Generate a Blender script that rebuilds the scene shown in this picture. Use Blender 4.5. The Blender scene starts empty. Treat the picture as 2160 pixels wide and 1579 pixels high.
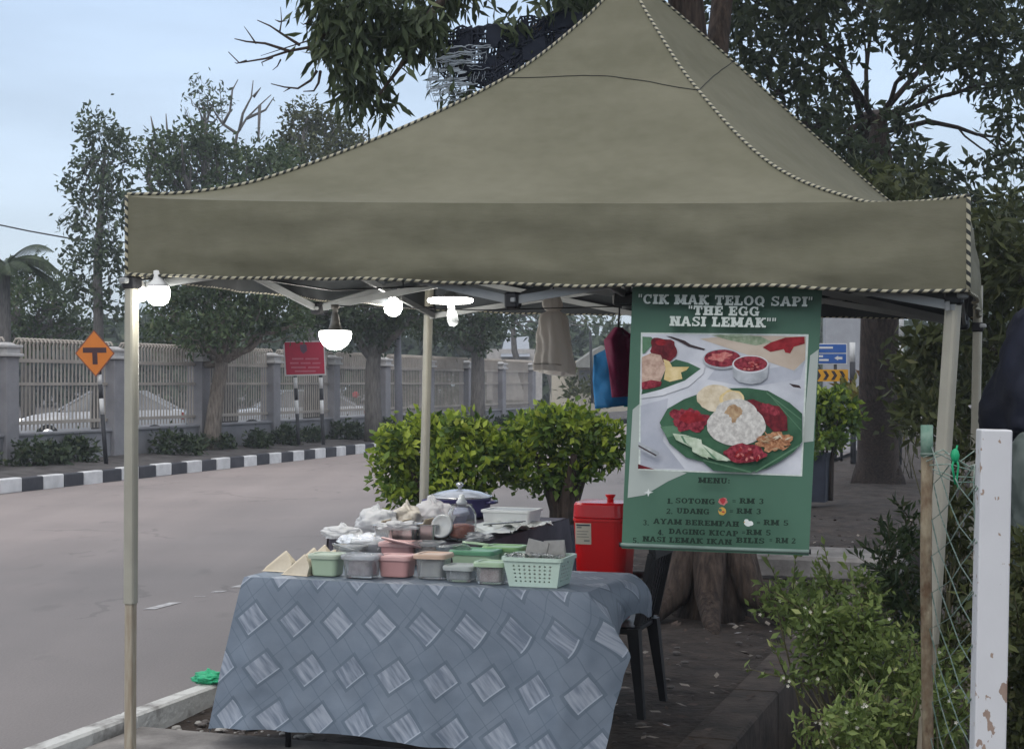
import bpy, math, random
import numpy as np
from mathutils import Vector, Matrix, noise

scene = bpy.context.scene
COL = scene.collection
rng = random.Random(7)
R = math.radians

# ------------------------------------------------------------------ camera
F = 3250.0          # focal length in pixels of the 2160 px wide photograph
CAMH = 1.62
HZ = 807.0          # horizon row
cam = bpy.data.cameras.new('camera')
camo = bpy.data.objects.new('camera', cam)
COL.objects.link(camo)
camo.location = (0, 0, CAMH)
camo.rotation_euler = (R(90), 0, 0)
cam.sensor_width = 36
cam.lens = 36 * F / 2160
cam.shift_y = (HZ - 789.5) / 2160
cam.clip_start = 0.1
cam.clip_end = 2000
scene.camera = camo

# ------------------------------------------------------------------ world, sun, exposure
SUN_EL, SUN_AZ = R(38), R(200)     # dusk under thin cloud: a broad soft source behind the camera
w = bpy.data.worlds.new('World')
scene.world = w
w.use_nodes = True
nt = w.node_tree
bg = nt.nodes['Background']
bg.inputs['Strength'].default_value = 0.1
sky = nt.nodes.new('ShaderNodeTexSky')
sky.sky_type = 'NISHITA'
sky.sun_disc = False
sky.sun_elevation = SUN_EL
sky.sun_rotation = SUN_AZ
sky.air_density = 1.0
sky.dust_density = 2.0
tc = nt.nodes.new('ShaderNodeTexCoord')
sep = nt.nodes.new('ShaderNodeSeparateXYZ')
nt.links.new(tc.outputs['Generated'], sep.inputs[0])
ramp = nt.nodes.new('ShaderNodeValToRGB')
nt.links.new(sep.outputs['Z'], ramp.inputs[0])
cr = ramp.color_ramp
cr.elements[0].position = 0.0
cr.elements[0].color = (0.52, 0.60, 0.68, 1)
cr.elements[1].position = 1.0
cr.elements[1].color = (1.55, 1.55, 1.58, 1)
e = cr.elements.new(0.06); e.color = (0.60, 0.70, 0.79, 1)
e = cr.elements.new(0.14); e.color = (0.61, 0.74, 0.90, 1)
e = cr.elements.new(0.26); e.color = (0.58, 0.74, 0.97, 1)
e = cr.elements.new(0.5); e.color = (1.08, 1.12, 1.22, 1)
mp = nt.nodes.new('ShaderNodeMapping')
mp.inputs['Scale'].default_value = (2.2, 2.2, 11)
mp.inputs['Rotation'].default_value = (R(8), R(14), 0)
nt.links.new(tc.outputs['Generated'], mp.inputs[0])
nz = nt.nodes.new('ShaderNodeTexNoise')
nz.inputs['Scale'].default_value = 1.6
nz.inputs['Detail'].default_value = 5
nz.inputs['Roughness'].default_value = 0.5
nt.links.new(mp.outputs[0], nz.inputs['Vector'])
cl = nt.nodes.new('ShaderNodeMapRange')
cl.inputs[1].default_value = 0.3; cl.inputs[2].default_value = 0.7
cl.inputs[3].default_value = 6.6; cl.inputs[4].default_value = 8.6
nt.links.new(nz.outputs[0], cl.inputs[0])
vm = nt.nodes.new('ShaderNodeVectorMath'); vm.operation = 'SCALE'
nt.links.new(ramp.outputs[0], vm.inputs[0]); nt.links.new(cl.outputs[0], vm.inputs['Scale'])
mx = nt.nodes.new('ShaderNodeMix'); mx.data_type = 'RGBA'
mx.inputs[0].default_value = 0.88
nt.links.new(sky.outputs[0], mx.inputs[6]); nt.links.new(vm.outputs[0], mx.inputs[7])
nt.links.new(mx.outputs[2], bg.inputs['Color'])

sl = bpy.data.lights.new('sun', 'SUN')
sl.energy = 0.6
sl.angle = R(35)
sl.color = (1.0, 0.95, 0.9)
so = bpy.data.objects.new('sun', sl)
COL.objects.link(so)
so.rotation_euler = (R(90) - SUN_EL, 0, R(180) - SUN_AZ)
so.location = (0, -5, 20)

vs = scene.view_settings
vs.view_transform = 'Standard'
vs.look = 'None'
vs.exposure = 0.55
vs.gamma = 1
scene.cycles.use_denoising = True
scene.cycles.max_bounces = 8
scene.cycles.transparent_max_bounces = 12
scene.cycles.sample_clamp_indirect = 4

# ------------------------------------------------------------------ geometry of the photograph
def P(px, py, Y):
    """world point seen at photograph pixel (px, py) at forward distance Y"""
    return Vector(((px - 1080) / F * Y, Y, CAMH - (py - HZ) / F * Y))

def G(px, py, z=0.0):
    """world point at height z seen at pixel (px, py)"""
    return P(px, py, (CAMH - z) * F / (py - HZ))

AL = R(19)
CX = Vector((math.cos(AL), -math.sin(AL), 0))     # across the road, to the right
SX = Vector((math.sin(AL), math.cos(AL), 0))      # along the road, away
def WS(wv, s, z=0.0):
    return CX * wv + SX * s + Vector((0, 0, z))
YAW = -AL

# ------------------------------------------------------------------ helpers
def lin(c):
    c = c / 255
    return c / 12.92 if c <= 0.04045 else ((c + 0.055) / 1.055) ** 2.4
def rgb(r, g, b):
    return (lin(r), lin(g), lin(b))

MATS = {}
def M(name, col, rough=0.7, var=0.12, scale=6.0, bump=0.0, bscale=60.0, metal=0.0, col2=None,
      spec=0.4, trans=0.0, stretch=None, fac=(0.35, 0.65), coat=0.0, ior=1.45, sheen=0.0, detail=4):
    if name in MATS:
        return MATS[name]
    m = bpy.data.materials.new(name)
    m.use_nodes = True
    t = m.node_tree
    b = t.nodes['Principled BSDF']
    tcn = t.nodes.new('ShaderNodeTexCoord')
    vec = tcn.outputs['Object']
    if stretch:
        mpn = t.nodes.new('ShaderNodeMapping')
        mpn.inputs['Scale'].default_value = stretch
        t.links.new(vec, mpn.inputs[0])
        vec = mpn.outputs[0]
    n = t.nodes.new('ShaderNodeTexNoise')
    n.inputs['Scale'].default_value = scale
    n.inputs['Detail'].default_value = detail
    n.inputs['Roughness'].default_value = 0.6
    t.links.new(vec, n.inputs['Vector'])
    r = t.nodes.new('ShaderNodeValToRGB')
    t.links.new(n.outputs[0], r.inputs[0])
    if col2 is None:
        lo = tuple(c * (1 - var) for c in col); hi = tuple(min(1, c * (1 + var)) for c in col)
    else:
        lo, hi = col, col2
    r.color_ramp.elements[0].position = fac[0]; r.color_ramp.elements[0].color = (*lo, 1)
    r.color_ramp.elements[1].position = fac[1]; r.color_ramp.elements[1].color = (*hi, 1)
    t.links.new(r.outputs[0], b.inputs['Base Color'])
    b.inputs['Roughness'].default_value = rough
    b.inputs['Metallic'].default_value = metal
    b.inputs['Specular IOR Level'].default_value = spec
    b.inputs['Transmission Weight'].default_value = trans
    b.inputs['IOR'].default_value = ior
    b.inputs['Coat Weight'].default_value = coat
    if bump:
        n2 = t.nodes.new('ShaderNodeTexNoise')
        n2.inputs['Scale'].default_value = bscale
        n2.inputs['Detail'].default_value = 5
        t.links.new(vec, n2.inputs['Vector'])
        bp = t.nodes.new('ShaderNodeBump')
        bp.inputs['Strength'].default_value = bump
        bp.inputs['Distance'].default_value = 0.02
        t.links.new(n2.outputs[0], bp.inputs['Height'])
        t.links.new(bp.outputs[0], b.inputs['Normal'])
    MATS[name] = m
    return m

def EM(name, col, strength):
    if name in MATS:
        return MATS[name]
    m = bpy.data.materials.new(name)
    m.use_nodes = True
    b = m.node_tree.nodes['Principled BSDF']
    b.inputs['Base Color'].default_value = (0.8, 0.8, 0.8, 1)
    b.inputs['Emission Color'].default_value = (*col, 1)
    b.inputs['Emission Strength'].default_value = strength
    MATS[name] = m
    return m

def LEAF(name, a, b_, c=None, transl=0.3, rough=0.55):
    """foliage: colour varies from leaf to leaf"""
    if name in MATS:
        return MATS[name]
    m = bpy.data.materials.new(name)
    m.use_nodes = True
    t = m.node_tree
    p = t.nodes['Principled BSDF']
    out = t.nodes['Material Output']
    g = t.nodes.new('ShaderNodeNewGeometry')
    r = t.nodes.new('ShaderNodeValToRGB')
    t.links.new(g.outputs['Random Per Island'], r.inputs[0])
    r.color_ramp.elements[0].color = (*a, 1)
    r.color_ramp.elements[1].color = (*b_, 1)
    if c:
        e = r.color_ramp.elements.new(0.94); e.color = (*b_, 1)
        r.color_ramp.elements[-1].color = (*c, 1)
    t.links.new(r.outputs[0], p.inputs['Base Color'])
    p.inputs['Roughness'].default_value = rough
    p.inputs['Specular IOR Level'].default_value = 0.25
    tr = t.nodes.new('ShaderNodeBsdfTranslucent')
    t.links.new(r.outputs[0], tr.inputs['Color'])
    mixn = t.nodes.new('ShaderNodeMixShader')
    mixn.inputs[0].default_value = transl
    t.links.new(p.outputs[0], mixn.inputs[1]); t.links.new(tr.outputs[0], mixn.inputs[2])
    t.links.new(mixn.outputs[0], out.inputs[0])
    MATS[name] = m
    return m

ORIG = {}
def tag(o, label=None, cat=None, group=None, kind=None):
    if label: o['label'] = label
    if cat: o['category'] = cat
    if group: o['group'] = group
    if kind: o['kind'] = kind
    return o

def thing(name, label, cat, loc=(0, 0, 0), group=None, rz=0.0):
    o = bpy.data.objects.new(name, None)
    o.empty_display_size = 0.1
    COL.objects.link(o)
    o.location = loc
    o.rotation_euler = (0, 0, rz)
    ORIG[o.name] = Vector(loc)
    return tag(o, label, cat, group)

class MB:
    """collects shapes and links them as ONE mesh object"""
    def __init__(self):
        self.v = []; self.f = []; self.m = []; self.uv = []; self.sm = []
    def add(self, verts, faces, mi=0, uvs=None, smooth=False):
        o = len(self.v)
        self.v += [Vector(p) for p in verts]
        for i, f in enumerate(faces):
            self.f.append([o + k for k in f])
            self.m.append(mi if not isinstance(mi, (list, tuple)) else mi[i])
            self.uv.append(uvs[i] if uvs else None)
            self.sm.append(smooth)
        return self
    def box(self, c, s, rz=0.0, mi=0, rot=None, bev=0.0, taper=1.0):
        hx, hy, hz = s[0] / 2, s[1] / 2, s[2] / 2
        c = Vector(c)
        mt = rot if rot is not None else Matrix.Rotation(rz, 3, 'Z')
        if bev <= 0:
            vs_ = [(-hx, -hy, -hz), (hx, -hy, -hz), (hx, hy, -hz), (-hx, hy, -hz),
                   (-hx * taper, -hy * taper, hz), (hx * taper, -hy * taper, hz), (hx * taper, hy * taper, hz), (-hx * taper, hy * taper, hz)]
            fs = [(3, 2, 1, 0), (4, 5, 6, 7), (0, 1, 5, 4), (1, 2, 6, 5), (2, 3, 7, 6), (3, 0, 4, 7)]
            return self.add([c + mt @ Vector(p) for p in vs_], fs, mi)
        b = min(bev, hx * .9, hy * .9, hz * .9)
        rings = []
        for z, ins in ((-hz, b), (-hz + b, 0), (hz - b, 0), (hz, b)):
            x, y = hx - ins, hy - ins
            bb = b if ins == 0 else b * .4
            rings.append([(-x + bb, -y, z), (x - bb, -y, z), (x, -y + bb, z), (x, y - bb, z), (x - bb, y, z), (-x + bb, y, z), (-x, y - bb, z), (-x, -y + bb, z)])
        vs_ = [p for rr in rings for p in rr]
        fs = [tuple(range(7, -1, -1)), tuple(range(24, 32))]
        for k in range(3):
            for i in range(8):
                j = (i + 1) % 8
                fs.append((k * 8 + i, k * 8 + j, k * 8 + 8 + j, k * 8 + 8 + i))
        return self.add([c + mt @ Vector(p) for p in vs_], fs, mi)
    def bar(self, a, b, w_, h_=None, mi=0):
        a, b = Vector(a), Vector(b)
        d = b - a
        h_ = h_ or w_
        q = d.to_track_quat('Y', 'Z').to_matrix()
        return self.box((a + b) / 2, (w_, d.length, h_), rot=q, mi=mi)
    def tube(self, pts, rad, n=8, mi=0, cap=True, smooth=True):
        pts = [Vector(p) for p in pts]
        if not isinstance(rad, (list, tuple)):
            rad = [rad] * len(pts)
        vs_, L = [], [0.0]
        up = None
        for i, p in enumerate(pts):
            d = (pts[min(i + 1, len(pts) - 1)] - pts[max(i - 1, 0)])
            if d.length < 1e-9: d = Vector((0, 0, 1))
            d.normalize()
            if up is None:
                up = Vector((0, 0, 1)) if abs(d.z) < .9 else Vector((0, 1, 0))
            x = up.cross(d)
            if x.length < 1e-6: x = Vector((1, 0, 0)).cross(d)
            x.normalize(); y = d.cross(x); up = y
            if i: L.append(L[-1] + (p - pts[i - 1]).length)
            for k in range(n):
                a = 2 * math.pi * k / n
                vs_.append(p + (x * math.cos(a) + y * math.sin(a)) * rad[i])
        fs, uvs = [], []
        for i in range(len(pts) - 1):
            for k in range(n):
                k2 = (k + 1) % n
                fs.append((i * n + k, i * n + k2, (i + 1) * n + k2, (i + 1) * n + k))
                uvs.append([(L[i], k / n), (L[i], (k + 1) / n), (L[i + 1], (k + 1) / n), (L[i + 1], k / n)])
        if cap:
            fs.append(tuple(range(n - 1, -1, -1))); uvs.append(None)
            fs.append(tuple(range((len(pts) - 1) * n, len(pts) * n))); uvs.append(None)
        return self.add(vs_, fs, mi, uvs, smooth)
    def lathe(self, prof, c, n=24, mi=0, axis=None, smooth=True, cap=True, wob=0.0, sx=1.0, sy=1.0):
        """prof: (radius, z) pairs; axis rotates the finished shape about c"""
        c = Vector(c)
        mt = axis if axis is not None else Matrix.Identity(3)
        vs_ = []
        for (r_, z_) in prof:
            for k in range(n):
                a = 2 * math.pi * k / n
                rr = r_ * (1 + wob * (noise.noise(Vector((math.cos(a) * 2, math.sin(a) * 2, z_ * 9 + c.x))) ))
                vs_.append(c + mt @ Vector((rr * math.cos(a) * sx, rr * math.sin(a) * sy, z_)))
        fs = []
        for i in range(len(prof) - 1):
            for k in range(n):
                k2 = (k + 1) % n
                fs.append((i * n + k, i * n + k2, (i + 1) * n + k2, (i + 1) * n + k))
        if cap:
            fs.append(tuple(range(n - 1, -1, -1)))
            fs.append(tuple(range((len(prof) - 1) * n, len(prof) * n)))
        return self.add(vs_, fs, mi, None, smooth)
    def rloft(self, c, secs, rz=0.0, n=5, mi=0, cap=(True, True), smooth=False, rot=None):
        """rounded-rectangle loft: secs = (width, depth, z, corner radius)"""
        c = Vector(c)
        mt = rot if rot is not None else Matrix.Rotation(rz, 3, 'Z')
        vs_ = []
        for (a, b, z_, r_) in secs:
            r_ = max(1e-4, min(r_, a / 2 - 1e-4, b / 2 - 1e-4))
            for (sx_, sy_, a0) in ((1, 1, 0), (-1, 1, 90), (-1, -1, 180), (1, -1, 270)):
                for k in range(n):
                    an = R(a0 + 90 * k / (n - 1))
                    vs_.append(c + mt @ Vector((sx_ * (a / 2 - r_) + r_ * math.cos(an), sy_ * (b / 2 - r_) + r_ * math.sin(an), z_)))
        N = 4 * n
        fs = []
        for i in range(len(secs) - 1):
            for k in range(N):
                k2 = (k + 1) % N
                fs.append((i * N + k, i * N + k2, (i + 1) * N + k2, (i + 1) * N + k))
        if cap[0]: fs.append(tuple(range(N - 1, -1, -1)))
        if cap[1]: fs.append(tuple(range((len(secs) - 1) * N, len(secs) * N)))
        return self.add(vs_, fs, mi, None, smooth)
    def grid(self, fn, nu, nv, mi=0, uvf=None, smooth=True, flip=False):
        vs_ = [fn(i / nu, j / nv) for j in range(nv + 1) for i in range(nu + 1)]
        fs, uvs = [], []
        for j in range(nv):
            for i in range(nu):
                q = [(i, j), (i + 1, j), (i + 1, j + 1), (i, j + 1)]
                if flip: q.reverse()
                fs.append([b * (nu + 1) + a for a, b in q])
                uvs.append([uvf(a / nu, b / nv) for a, b in q] if uvf else None)
        return self.add(vs_, fs, mi, uvs if uvf else None, smooth)
    def poly(self, pts, mi=0):
        return self.add(pts, [tuple(range(len(pts)))], mi)
    def prism(self, pts, ext, mi=0):
        """closed outline pts pushed along vector ext"""
        n = len(pts); pts = [Vector(p) for p in pts]; ext = Vector(ext)
        fs = [tuple(range(n - 1, -1, -1)), tuple(range(n, 2 * n))]
        fs += [(i, (i + 1) % n, n + (i + 1) % n, n + i) for i in range(n)]
        return self.add(pts + [p + ext for p in pts], fs, mi)
    def build(self, name, mats, parent=None, origin=None, root=None):
        if not isinstance(mats, (list, tuple)): mats = [mats]
        org = Vector((0, 0, 0))
        if parent is not None:
            org = ORIG.get((root or parent).name, Vector((0, 0, 0)))
        elif origin is not None:
            org = Vector(origin)
        me = bpy.data.meshes.new(name)
        me.from_pydata([tuple(p - org) for p in self.v], [], self.f)
        for mt in mats: me.materials.append(mt)
        me.polygons.foreach_set('material_index', self.m)
        me.polygons.foreach_set('use_smooth', self.sm)
        if any(u is not None for u in self.uv):
            lay = me.uv_layers.new(name='uv')
            flat = []
            for f, u in zip(self.f, self.uv):
                if u is None: u = [(0, 0)] * len(f)
                for q in u: flat += [q[0], q[1]]
            lay.data.foreach_set('uv', flat)
        me.update()
        o = bpy.data.objects.new(name, me)
        COL.objects.link(o)
        if parent is not None:
            o.parent = parent
            ORIG[o.name] = org
        else:
            o.location = org
            ORIG[o.name] = org
        return o

def struct(o):
    o['kind'] = 'structure'
    return o

def copy_tree(o, parent=None):
    c = o.copy()
    COL.objects.link(c)
    if parent is not None: c.parent = parent
    for ch in list(o.children):
        copy_tree(ch, c)
    return c

def fbm(x, y, z=0.0, o=4):
    return noise.fractal(Vector((x, y, z)), 1.0, 2.0, o)

# ------------------------------------------------------------------ foliage
def leaf_mesh(name, C, D, size, width, mat, parent, fold=0.15, seed=1):
    """C leaf bases (N,3), D leaf directions (N,3); every leaf is two quads folded on the midrib"""
    rs = np.random.RandomState(seed)
    N = len(C)
    C = np.asarray(C, float); D = np.asarray(D, float)
    D /= np.linalg.norm(D, axis=1, keepdims=True) + 1e-9
    Rn = rs.normal(size=(N, 3))
    Sd = np.cross(D, Rn); Sd /= np.linalg.norm(Sd, axis=1, keepdims=True) + 1e-9
    Nn = np.cross(Sd, D)
    L = size * rs.uniform(.65, 1.25, (N, 1)); W = L * width
    V = np.empty((N, 5, 3))
    V[:, 0] = C
    V[:, 1] = C + D * L * .45 + Sd * W * .5
    V[:, 2] = C + D * L * .45 - Sd * W * .5
    V[:, 3] = C + D * L + Nn * L * -fold
    V[:, 4] = C + D * L * .5 - Nn * W * fold * 1.5
    org = np.array(ORIG.get(parent.name, Vector((0, 0, 0)))) if parent is not None else np.zeros(3)
    V -= org
    base = (np.arange(N) * 5)[:, None]
    Fq = np.concatenate([base + np.array([[0, 4, 3, 1]]), base + np.array([[0, 2, 3, 4]])], axis=1).reshape(-1)
    me = bpy.data.meshes.new(name)
    me.vertices.add(N * 5)
    me.vertices.foreach_set('co', V.reshape(-1))
    me.loops.add(N * 8)
    me.loops.foreach_set('vertex_index', Fq.astype(np.int32))
    me.polygons.add(N * 2)
    me.polygons.foreach_set('loop_start', (np.arange(N * 2) * 4).astype(np.int32))
    me.polygons.foreach_set('loop_total', np.full(N * 2, 4, np.int32))
    me.update(calc_edges=True)
    me.materials.append(mat)
    o = bpy.data.objects.new(name, me)
    COL.objects.link(o)
    if parent is not None: o.parent = parent
    return o

def crown_points(blobs, twigs, per, sig, rs, shell=0.45, droop=0.4):
    """blobs: (centre, (rx, ry, rz), weight); leaves gather on twigs, twigs towards the blob's outside"""
    Cs, Ds = [], []
    for (c, r_, wgt) in blobs:
        c = np.array(c); r_ = np.array(r_ if isinstance(r_, (tuple, list)) else (r_,) * 3, float)
        nt_ = max(1, int(twigs * wgt))
        d = rs.normal(size=(nt_, 3)); d /= np.linalg.norm(d, axis=1, keepdims=True)
        rad = (shell + (1 - shell) * rs.uniform(0, 1, (nt_, 1))) ** 0.8
        bump_ = 1 + 0.3 * np.sin(d[:, :1] * 5 + c[0] * 3) * np.cos(d[:, 2:3] * 6 + c[1])
        tw = c + d * rad * r_ * bump_
        tdir = d + np.array([0, 0, -droop])
        k = rs.poisson(per, nt_).clip(2)
        idx = np.repeat(np.arange(nt_), k)
        off = rs.normal(size=(len(idx), 3)) * sig
        Cs.append(tw[idx] + off)
        Ds.append(tdir[idx] * .5 + rs.normal(size=(len(idx), 3)) * .75)
    return np.concatenate(Cs), np.concatenate(Ds)

def limb(mb, a, b, r0, r1, rs, n=6, wob=.08, sides=7, mi=0):
    a, b = Vector(a), Vector(b)
    L = (b - a).length
    pts, rad = [], []
    o1 = Vector(rs.normal(size=3)) * L * wob
    for i in range(n + 1):
        t = i / n
        p = a.lerp(b, t) + o1 * math.sin(math.pi * t) + Vector(rs.normal(size=3)) * L * wob * .25 * (0 < i < n)
        pts.append(p); rad.append(r0 + (r1 - r0) * t)
    mb.tube(pts, rad, sides, mi)
    return pts

def make_tree(name, label, base, trunk_pts, trunk_r, blobs, leafsz, twigs, per, sig, leafmat, barkmat,
              seed=1, width=.5, droop=.4, shell=.45, group=None, cat='tree', limbs=True, bare=None, lr=.28, lm=.75, lstep=1):
    rs = np.random.RandomState(seed)
    root = thing(name, label, cat, base, group)
    mb = MB()
    mb.tube(trunk_pts, trunk_r, 12)
    top = Vector(trunk_pts[-1])
    if limbs:
        for (c, r_, wgt) in blobs[::lstep]:
            st = Vector(trunk_pts[-1]).lerp(Vector(trunk_pts[-2]), rs.uniform(0, .8))
            rr = trunk_r[-1]
            pts = limb(mb, st, c, rr * lm, rr * .16 * lm / .75, rs)
            rv = r_ if isinstance(r_, (tuple, list)) else (r_,) * 3
            for q in range(3):
                d = Vector(rs.normal(size=3)).normalized()
                limb(mb, pts[3 + q % 3], Vector(c) + Vector((d.x * rv[0], d.y * rv[1], d.z * rv[2])) * .85, rr * lr, rr * .06, rs, sides=5)
    if bare:
        for pts, r0 in bare:
            n = len(pts)
            mb.tube(pts, [r0 * (1 - .75 * i / (n - 1)) for i in range(n)], 5)
    mb.build('trunk', barkmat, root)
    C, D = crown_points(blobs, twigs, per, sig, rs, shell, droop)
    leaf_mesh('crown', C, D, leafsz, width, leafmat, root, seed=seed)
    return root

def sprigs(blobs, n, L, per, rs, up=.6):
    """loose shoots that stand out of a shrub's outline, with leaves along them"""
    Cs, Ds, lines = [], [], []
    for i in range(n):
        c, r_, w_ = blobs[rs.randint(len(blobs))]
        d = rs.normal(size=3); d[2] = abs(d[2]) * up + .1; d /= np.linalg.norm(d)
        p0 = np.array(c) + d * np.array(r_) * .6
        l_ = L * rs.uniform(.5, 1.2)
        lines.append((Vector(p0), Vector(p0 + d * l_)))
        for k in range(per):
            t_ = (k + .5) / per
            Cs.append(p0 + d * l_ * t_); Ds.append(d * .7 + rs.normal(size=3) * .6)
    return np.array(Cs), np.array(Ds), lines

# ------------------------------------------------------------------ setting: ground, road, kerbs, drain
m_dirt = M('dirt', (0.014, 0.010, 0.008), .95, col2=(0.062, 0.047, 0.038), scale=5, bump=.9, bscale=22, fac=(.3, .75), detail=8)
m_soil = M('soil', (0.04, 0.035, 0.034), .95, col2=(0.10, 0.093, 0.090), scale=3, bump=.8, bscale=15, detail=8)
m_conc = M('concrete', (0.10, 0.092, 0.086), .9, col2=(0.25, 0.235, 0.22), scale=3, bump=.3, bscale=40, detail=8)
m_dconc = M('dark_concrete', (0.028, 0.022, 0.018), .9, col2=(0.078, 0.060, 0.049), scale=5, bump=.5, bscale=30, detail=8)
m_mud = M('drain_mud', (0.008, 0.008, 0.008), .6, col2=(0.02, 0.02, 0.018), scale=4)
m_wht = M('kerb_white', (0.50, 0.50, 0.50), .8, col2=(0.68, 0.68, 0.68), scale=3, bump=.2)
m_blk = M('kerb_black', (0.035, 0.036, 0.045), .7, col2=(0.06, 0.06, 0.07), scale=3, bump=.2)

# asphalt: worn grey with faint long wheel tracks and patches
ma = bpy.data.materials.new('asphalt'); ma.use_nodes = True
t = ma.node_tree; b = t.nodes['Principled BSDF']
tcn = t.nodes.new('ShaderNodeTexCoord')
def noise_node(scale, stretch=(1, 1, 1), rot=0.0, detail=5):
    mpn = t.nodes.new('ShaderNodeMapping')
    mpn.inputs['Scale'].default_value = stretch; mpn.inputs['Rotation'].default_value = (0, 0, rot)
    t.links.new(tcn.outputs['Object'], mpn.inputs[0])
    n = t.nodes.new('ShaderNodeTexNoise'); n.inputs['Scale'].default_value = scale; n.inputs['Detail'].default_value = detail
    t.links.new(mpn.outputs[0], n.inputs['Vector'])
    return n
n1 = noise_node(.55, (1.6, .09, 1), AL, 3)     # tracks along the road
n2 = noise_node(.35, detail=6)                 # patches
n3 = noise_node(70, detail=4)                 # grain
mxa = t.nodes.new('ShaderNodeMath'); mxa.operation = 'ADD'
mxb = t.nodes.new('ShaderNodeMath'); mxb.operation = 'MULTIPLY_ADD'
t.links.new(n1.outputs[0], mxa.inputs[0]); t.links.new(n2.outputs[0], mxa.inputs[1])
t.links.new(n3.outputs[0], mxb.inputs[0]); mxb.inputs[1].default_value = .7; t.links.new(mxa.outputs[0], mxb.inputs[2])
rp = t.nodes.new('ShaderNodeValToRGB')
mr = t.nodes.new('ShaderNodeMapRange'); mr.inputs[1].default_value = 1.0; mr.inputs[2].default_value = 1.75
t.links.new(mxb.outputs[0], mr.inputs[0]); t.links.new(mr.outputs[0], rp.inputs[0])
rp.color_ramp.elements[0].color = (0.195, 0.167, 0.157, 1); rp.color_ramp.elements[1].color = (0.315, 0.264, 0.246, 1)
vo = t.nodes.new('ShaderNodeTexVoronoi'); vo.feature = 'DISTANCE_TO_EDGE'; vo.inputs['Scale'].default_value = .42
nw_ = noise_node(1.4, detail=6); vmx = t.nodes.new('ShaderNodeVectorMath'); vmx.operation = 'MULTIPLY_ADD'
t.links.new(nw_.outputs['Color'], vmx.inputs[0]); vmx.inputs[1].default_value = (.9, .9, 0); t.links.new(tcn.outputs['Object'], vmx.inputs[2]); t.links.new(vmx.outputs[0], vo.inputs['Vector'])
nm2 = noise_node(.23, detail=3)
ck1 = t.nodes.new('ShaderNodeMath'); ck1.operation = 'LESS_THAN'; t.links.new(vo.outputs['Distance'], ck1.inputs[0]); ck1.inputs[1].default_value = .009
ck2 = t.nodes.new('ShaderNodeMath'); ck2.operation = 'GREATER_THAN'; t.links.new(nm2.outputs[0], ck2.inputs[0]); ck2.inputs[1].default_value = .52
ck3 = t.nodes.new('ShaderNodeMath'); ck3.operation = 'MULTIPLY'; t.links.new(ck1.outputs[0], ck3.inputs[0]); t.links.new(ck2.outputs[0], ck3.inputs[1])
st1 = noise_node(2.6, (1.2, .5, 1), AL, 4); st2 = t.nodes.new('ShaderNodeMapRange'); t.links.new(st1.outputs[0], st2.inputs[0]); st2.inputs[1].default_value = .62; st2.inputs[2].default_value = .78; st2.inputs[4].default_value = .35
st3 = t.nodes.new('ShaderNodeMath'); st3.operation = 'MULTIPLY_ADD'; t.links.new(ck3.outputs[0], st3.inputs[0]); st3.inputs[1].default_value = .28; t.links.new(st2.outputs[0], st3.inputs[2])
mck = t.nodes.new('ShaderNodeMix'); mck.data_type = 'RGBA'; t.links.new(st3.outputs[0], mck.inputs[0]); dp = t.nodes.new('ShaderNodeVectorMath'); dp.operation = 'DOT_PRODUCT'; t.links.new(tcn.outputs['Object'], dp.inputs[0]); dp.inputs[1].default_value = tuple(CX)
wob = noise_node(.5, detail=4); wad = t.nodes.new('ShaderNodeMath'); wad.operation = 'MULTIPLY_ADD'; t.links.new(wob.outputs[0], wad.inputs[0]); wad.inputs[1].default_value = 3.0; t.links.new(dp.outputs['Value'], wad.inputs[2])
lr_ = t.nodes.new('ShaderNodeMapRange'); t.links.new(wad.outputs[0], lr_.inputs[0]); lr_.inputs[1].default_value = -9.0; lr_.inputs[2].default_value = -5.6
lane = t.nodes.new('ShaderNodeMix'); lane.data_type = 'RGBA'; lane.blend_type = 'MULTIPLY'; t.links.new(lr_.outputs[0], lane.inputs[0]); t.links.new(rp.outputs[0], lane.inputs[6]); lane.inputs[7].default_value = (.66, .70, .72, 1)
t.links.new(lane.outputs[2], mck.inputs[6]); mck.inputs[7].default_value = (.05, .046, .044, 1)
t.links.new(mck.outputs[2], b.inputs['Base Color'])
b.inputs['Roughness'].default_value = .75
bp = t.nodes.new('ShaderNodeBump'); bp.inputs['Strength'].default_value = .35; bp.inputs['Distance'].default_value = .01
t.links.new(n3.outputs[0], bp.inputs['Height']); t.links.new(bp.outputs[0], b.inputs['Normal'])

GZ = -0.05
DW0, DW1 = -1.36, -0.80            # drain trench between these lines across the road axis
def strip(mb, w0, w1, s0, s1, z, mi=0, n=1):
    for k in range(n):
        a, c = s0 + (s1 - s0) * k / n, s0 + (s1 - s0) * (k + 1) / n
        mb.poly([WS(w0, a, z), WS(w1, a, z), WS(w1, c, z), WS(w0, c, z)], mi)
g = MB()
strip(g, -260, -4.2, -60, 260, GZ - .06)
def dirt_z(wv, s):
    return GZ + .035 * fbm(wv * 1.1, s * 1.1) + .015 * fbm(wv * 5, s * 5, 3)
def dirt_fn(u, v):
    wv = -4.2 + (DW0 - .22 + 4.2) * u; s = 3.5 + 27 * v
    ed = min(1, u * 12, (1 - u) * 12)
    return WS(wv, s, GZ - .03 + (dirt_z(wv, s) - GZ + .0) * ed)
g.grid(dirt_fn, 44, 260)
strip(g, -4.2, DW0 - .22, -60, 3.5, GZ - .03)
strip(g, -4.2, DW0 - .22, 30.5, 260, GZ - .03)
strip(g, DW1 + .12, 260, -60, 260, GZ)
struct(g.build('ground', m_dirt))

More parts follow.
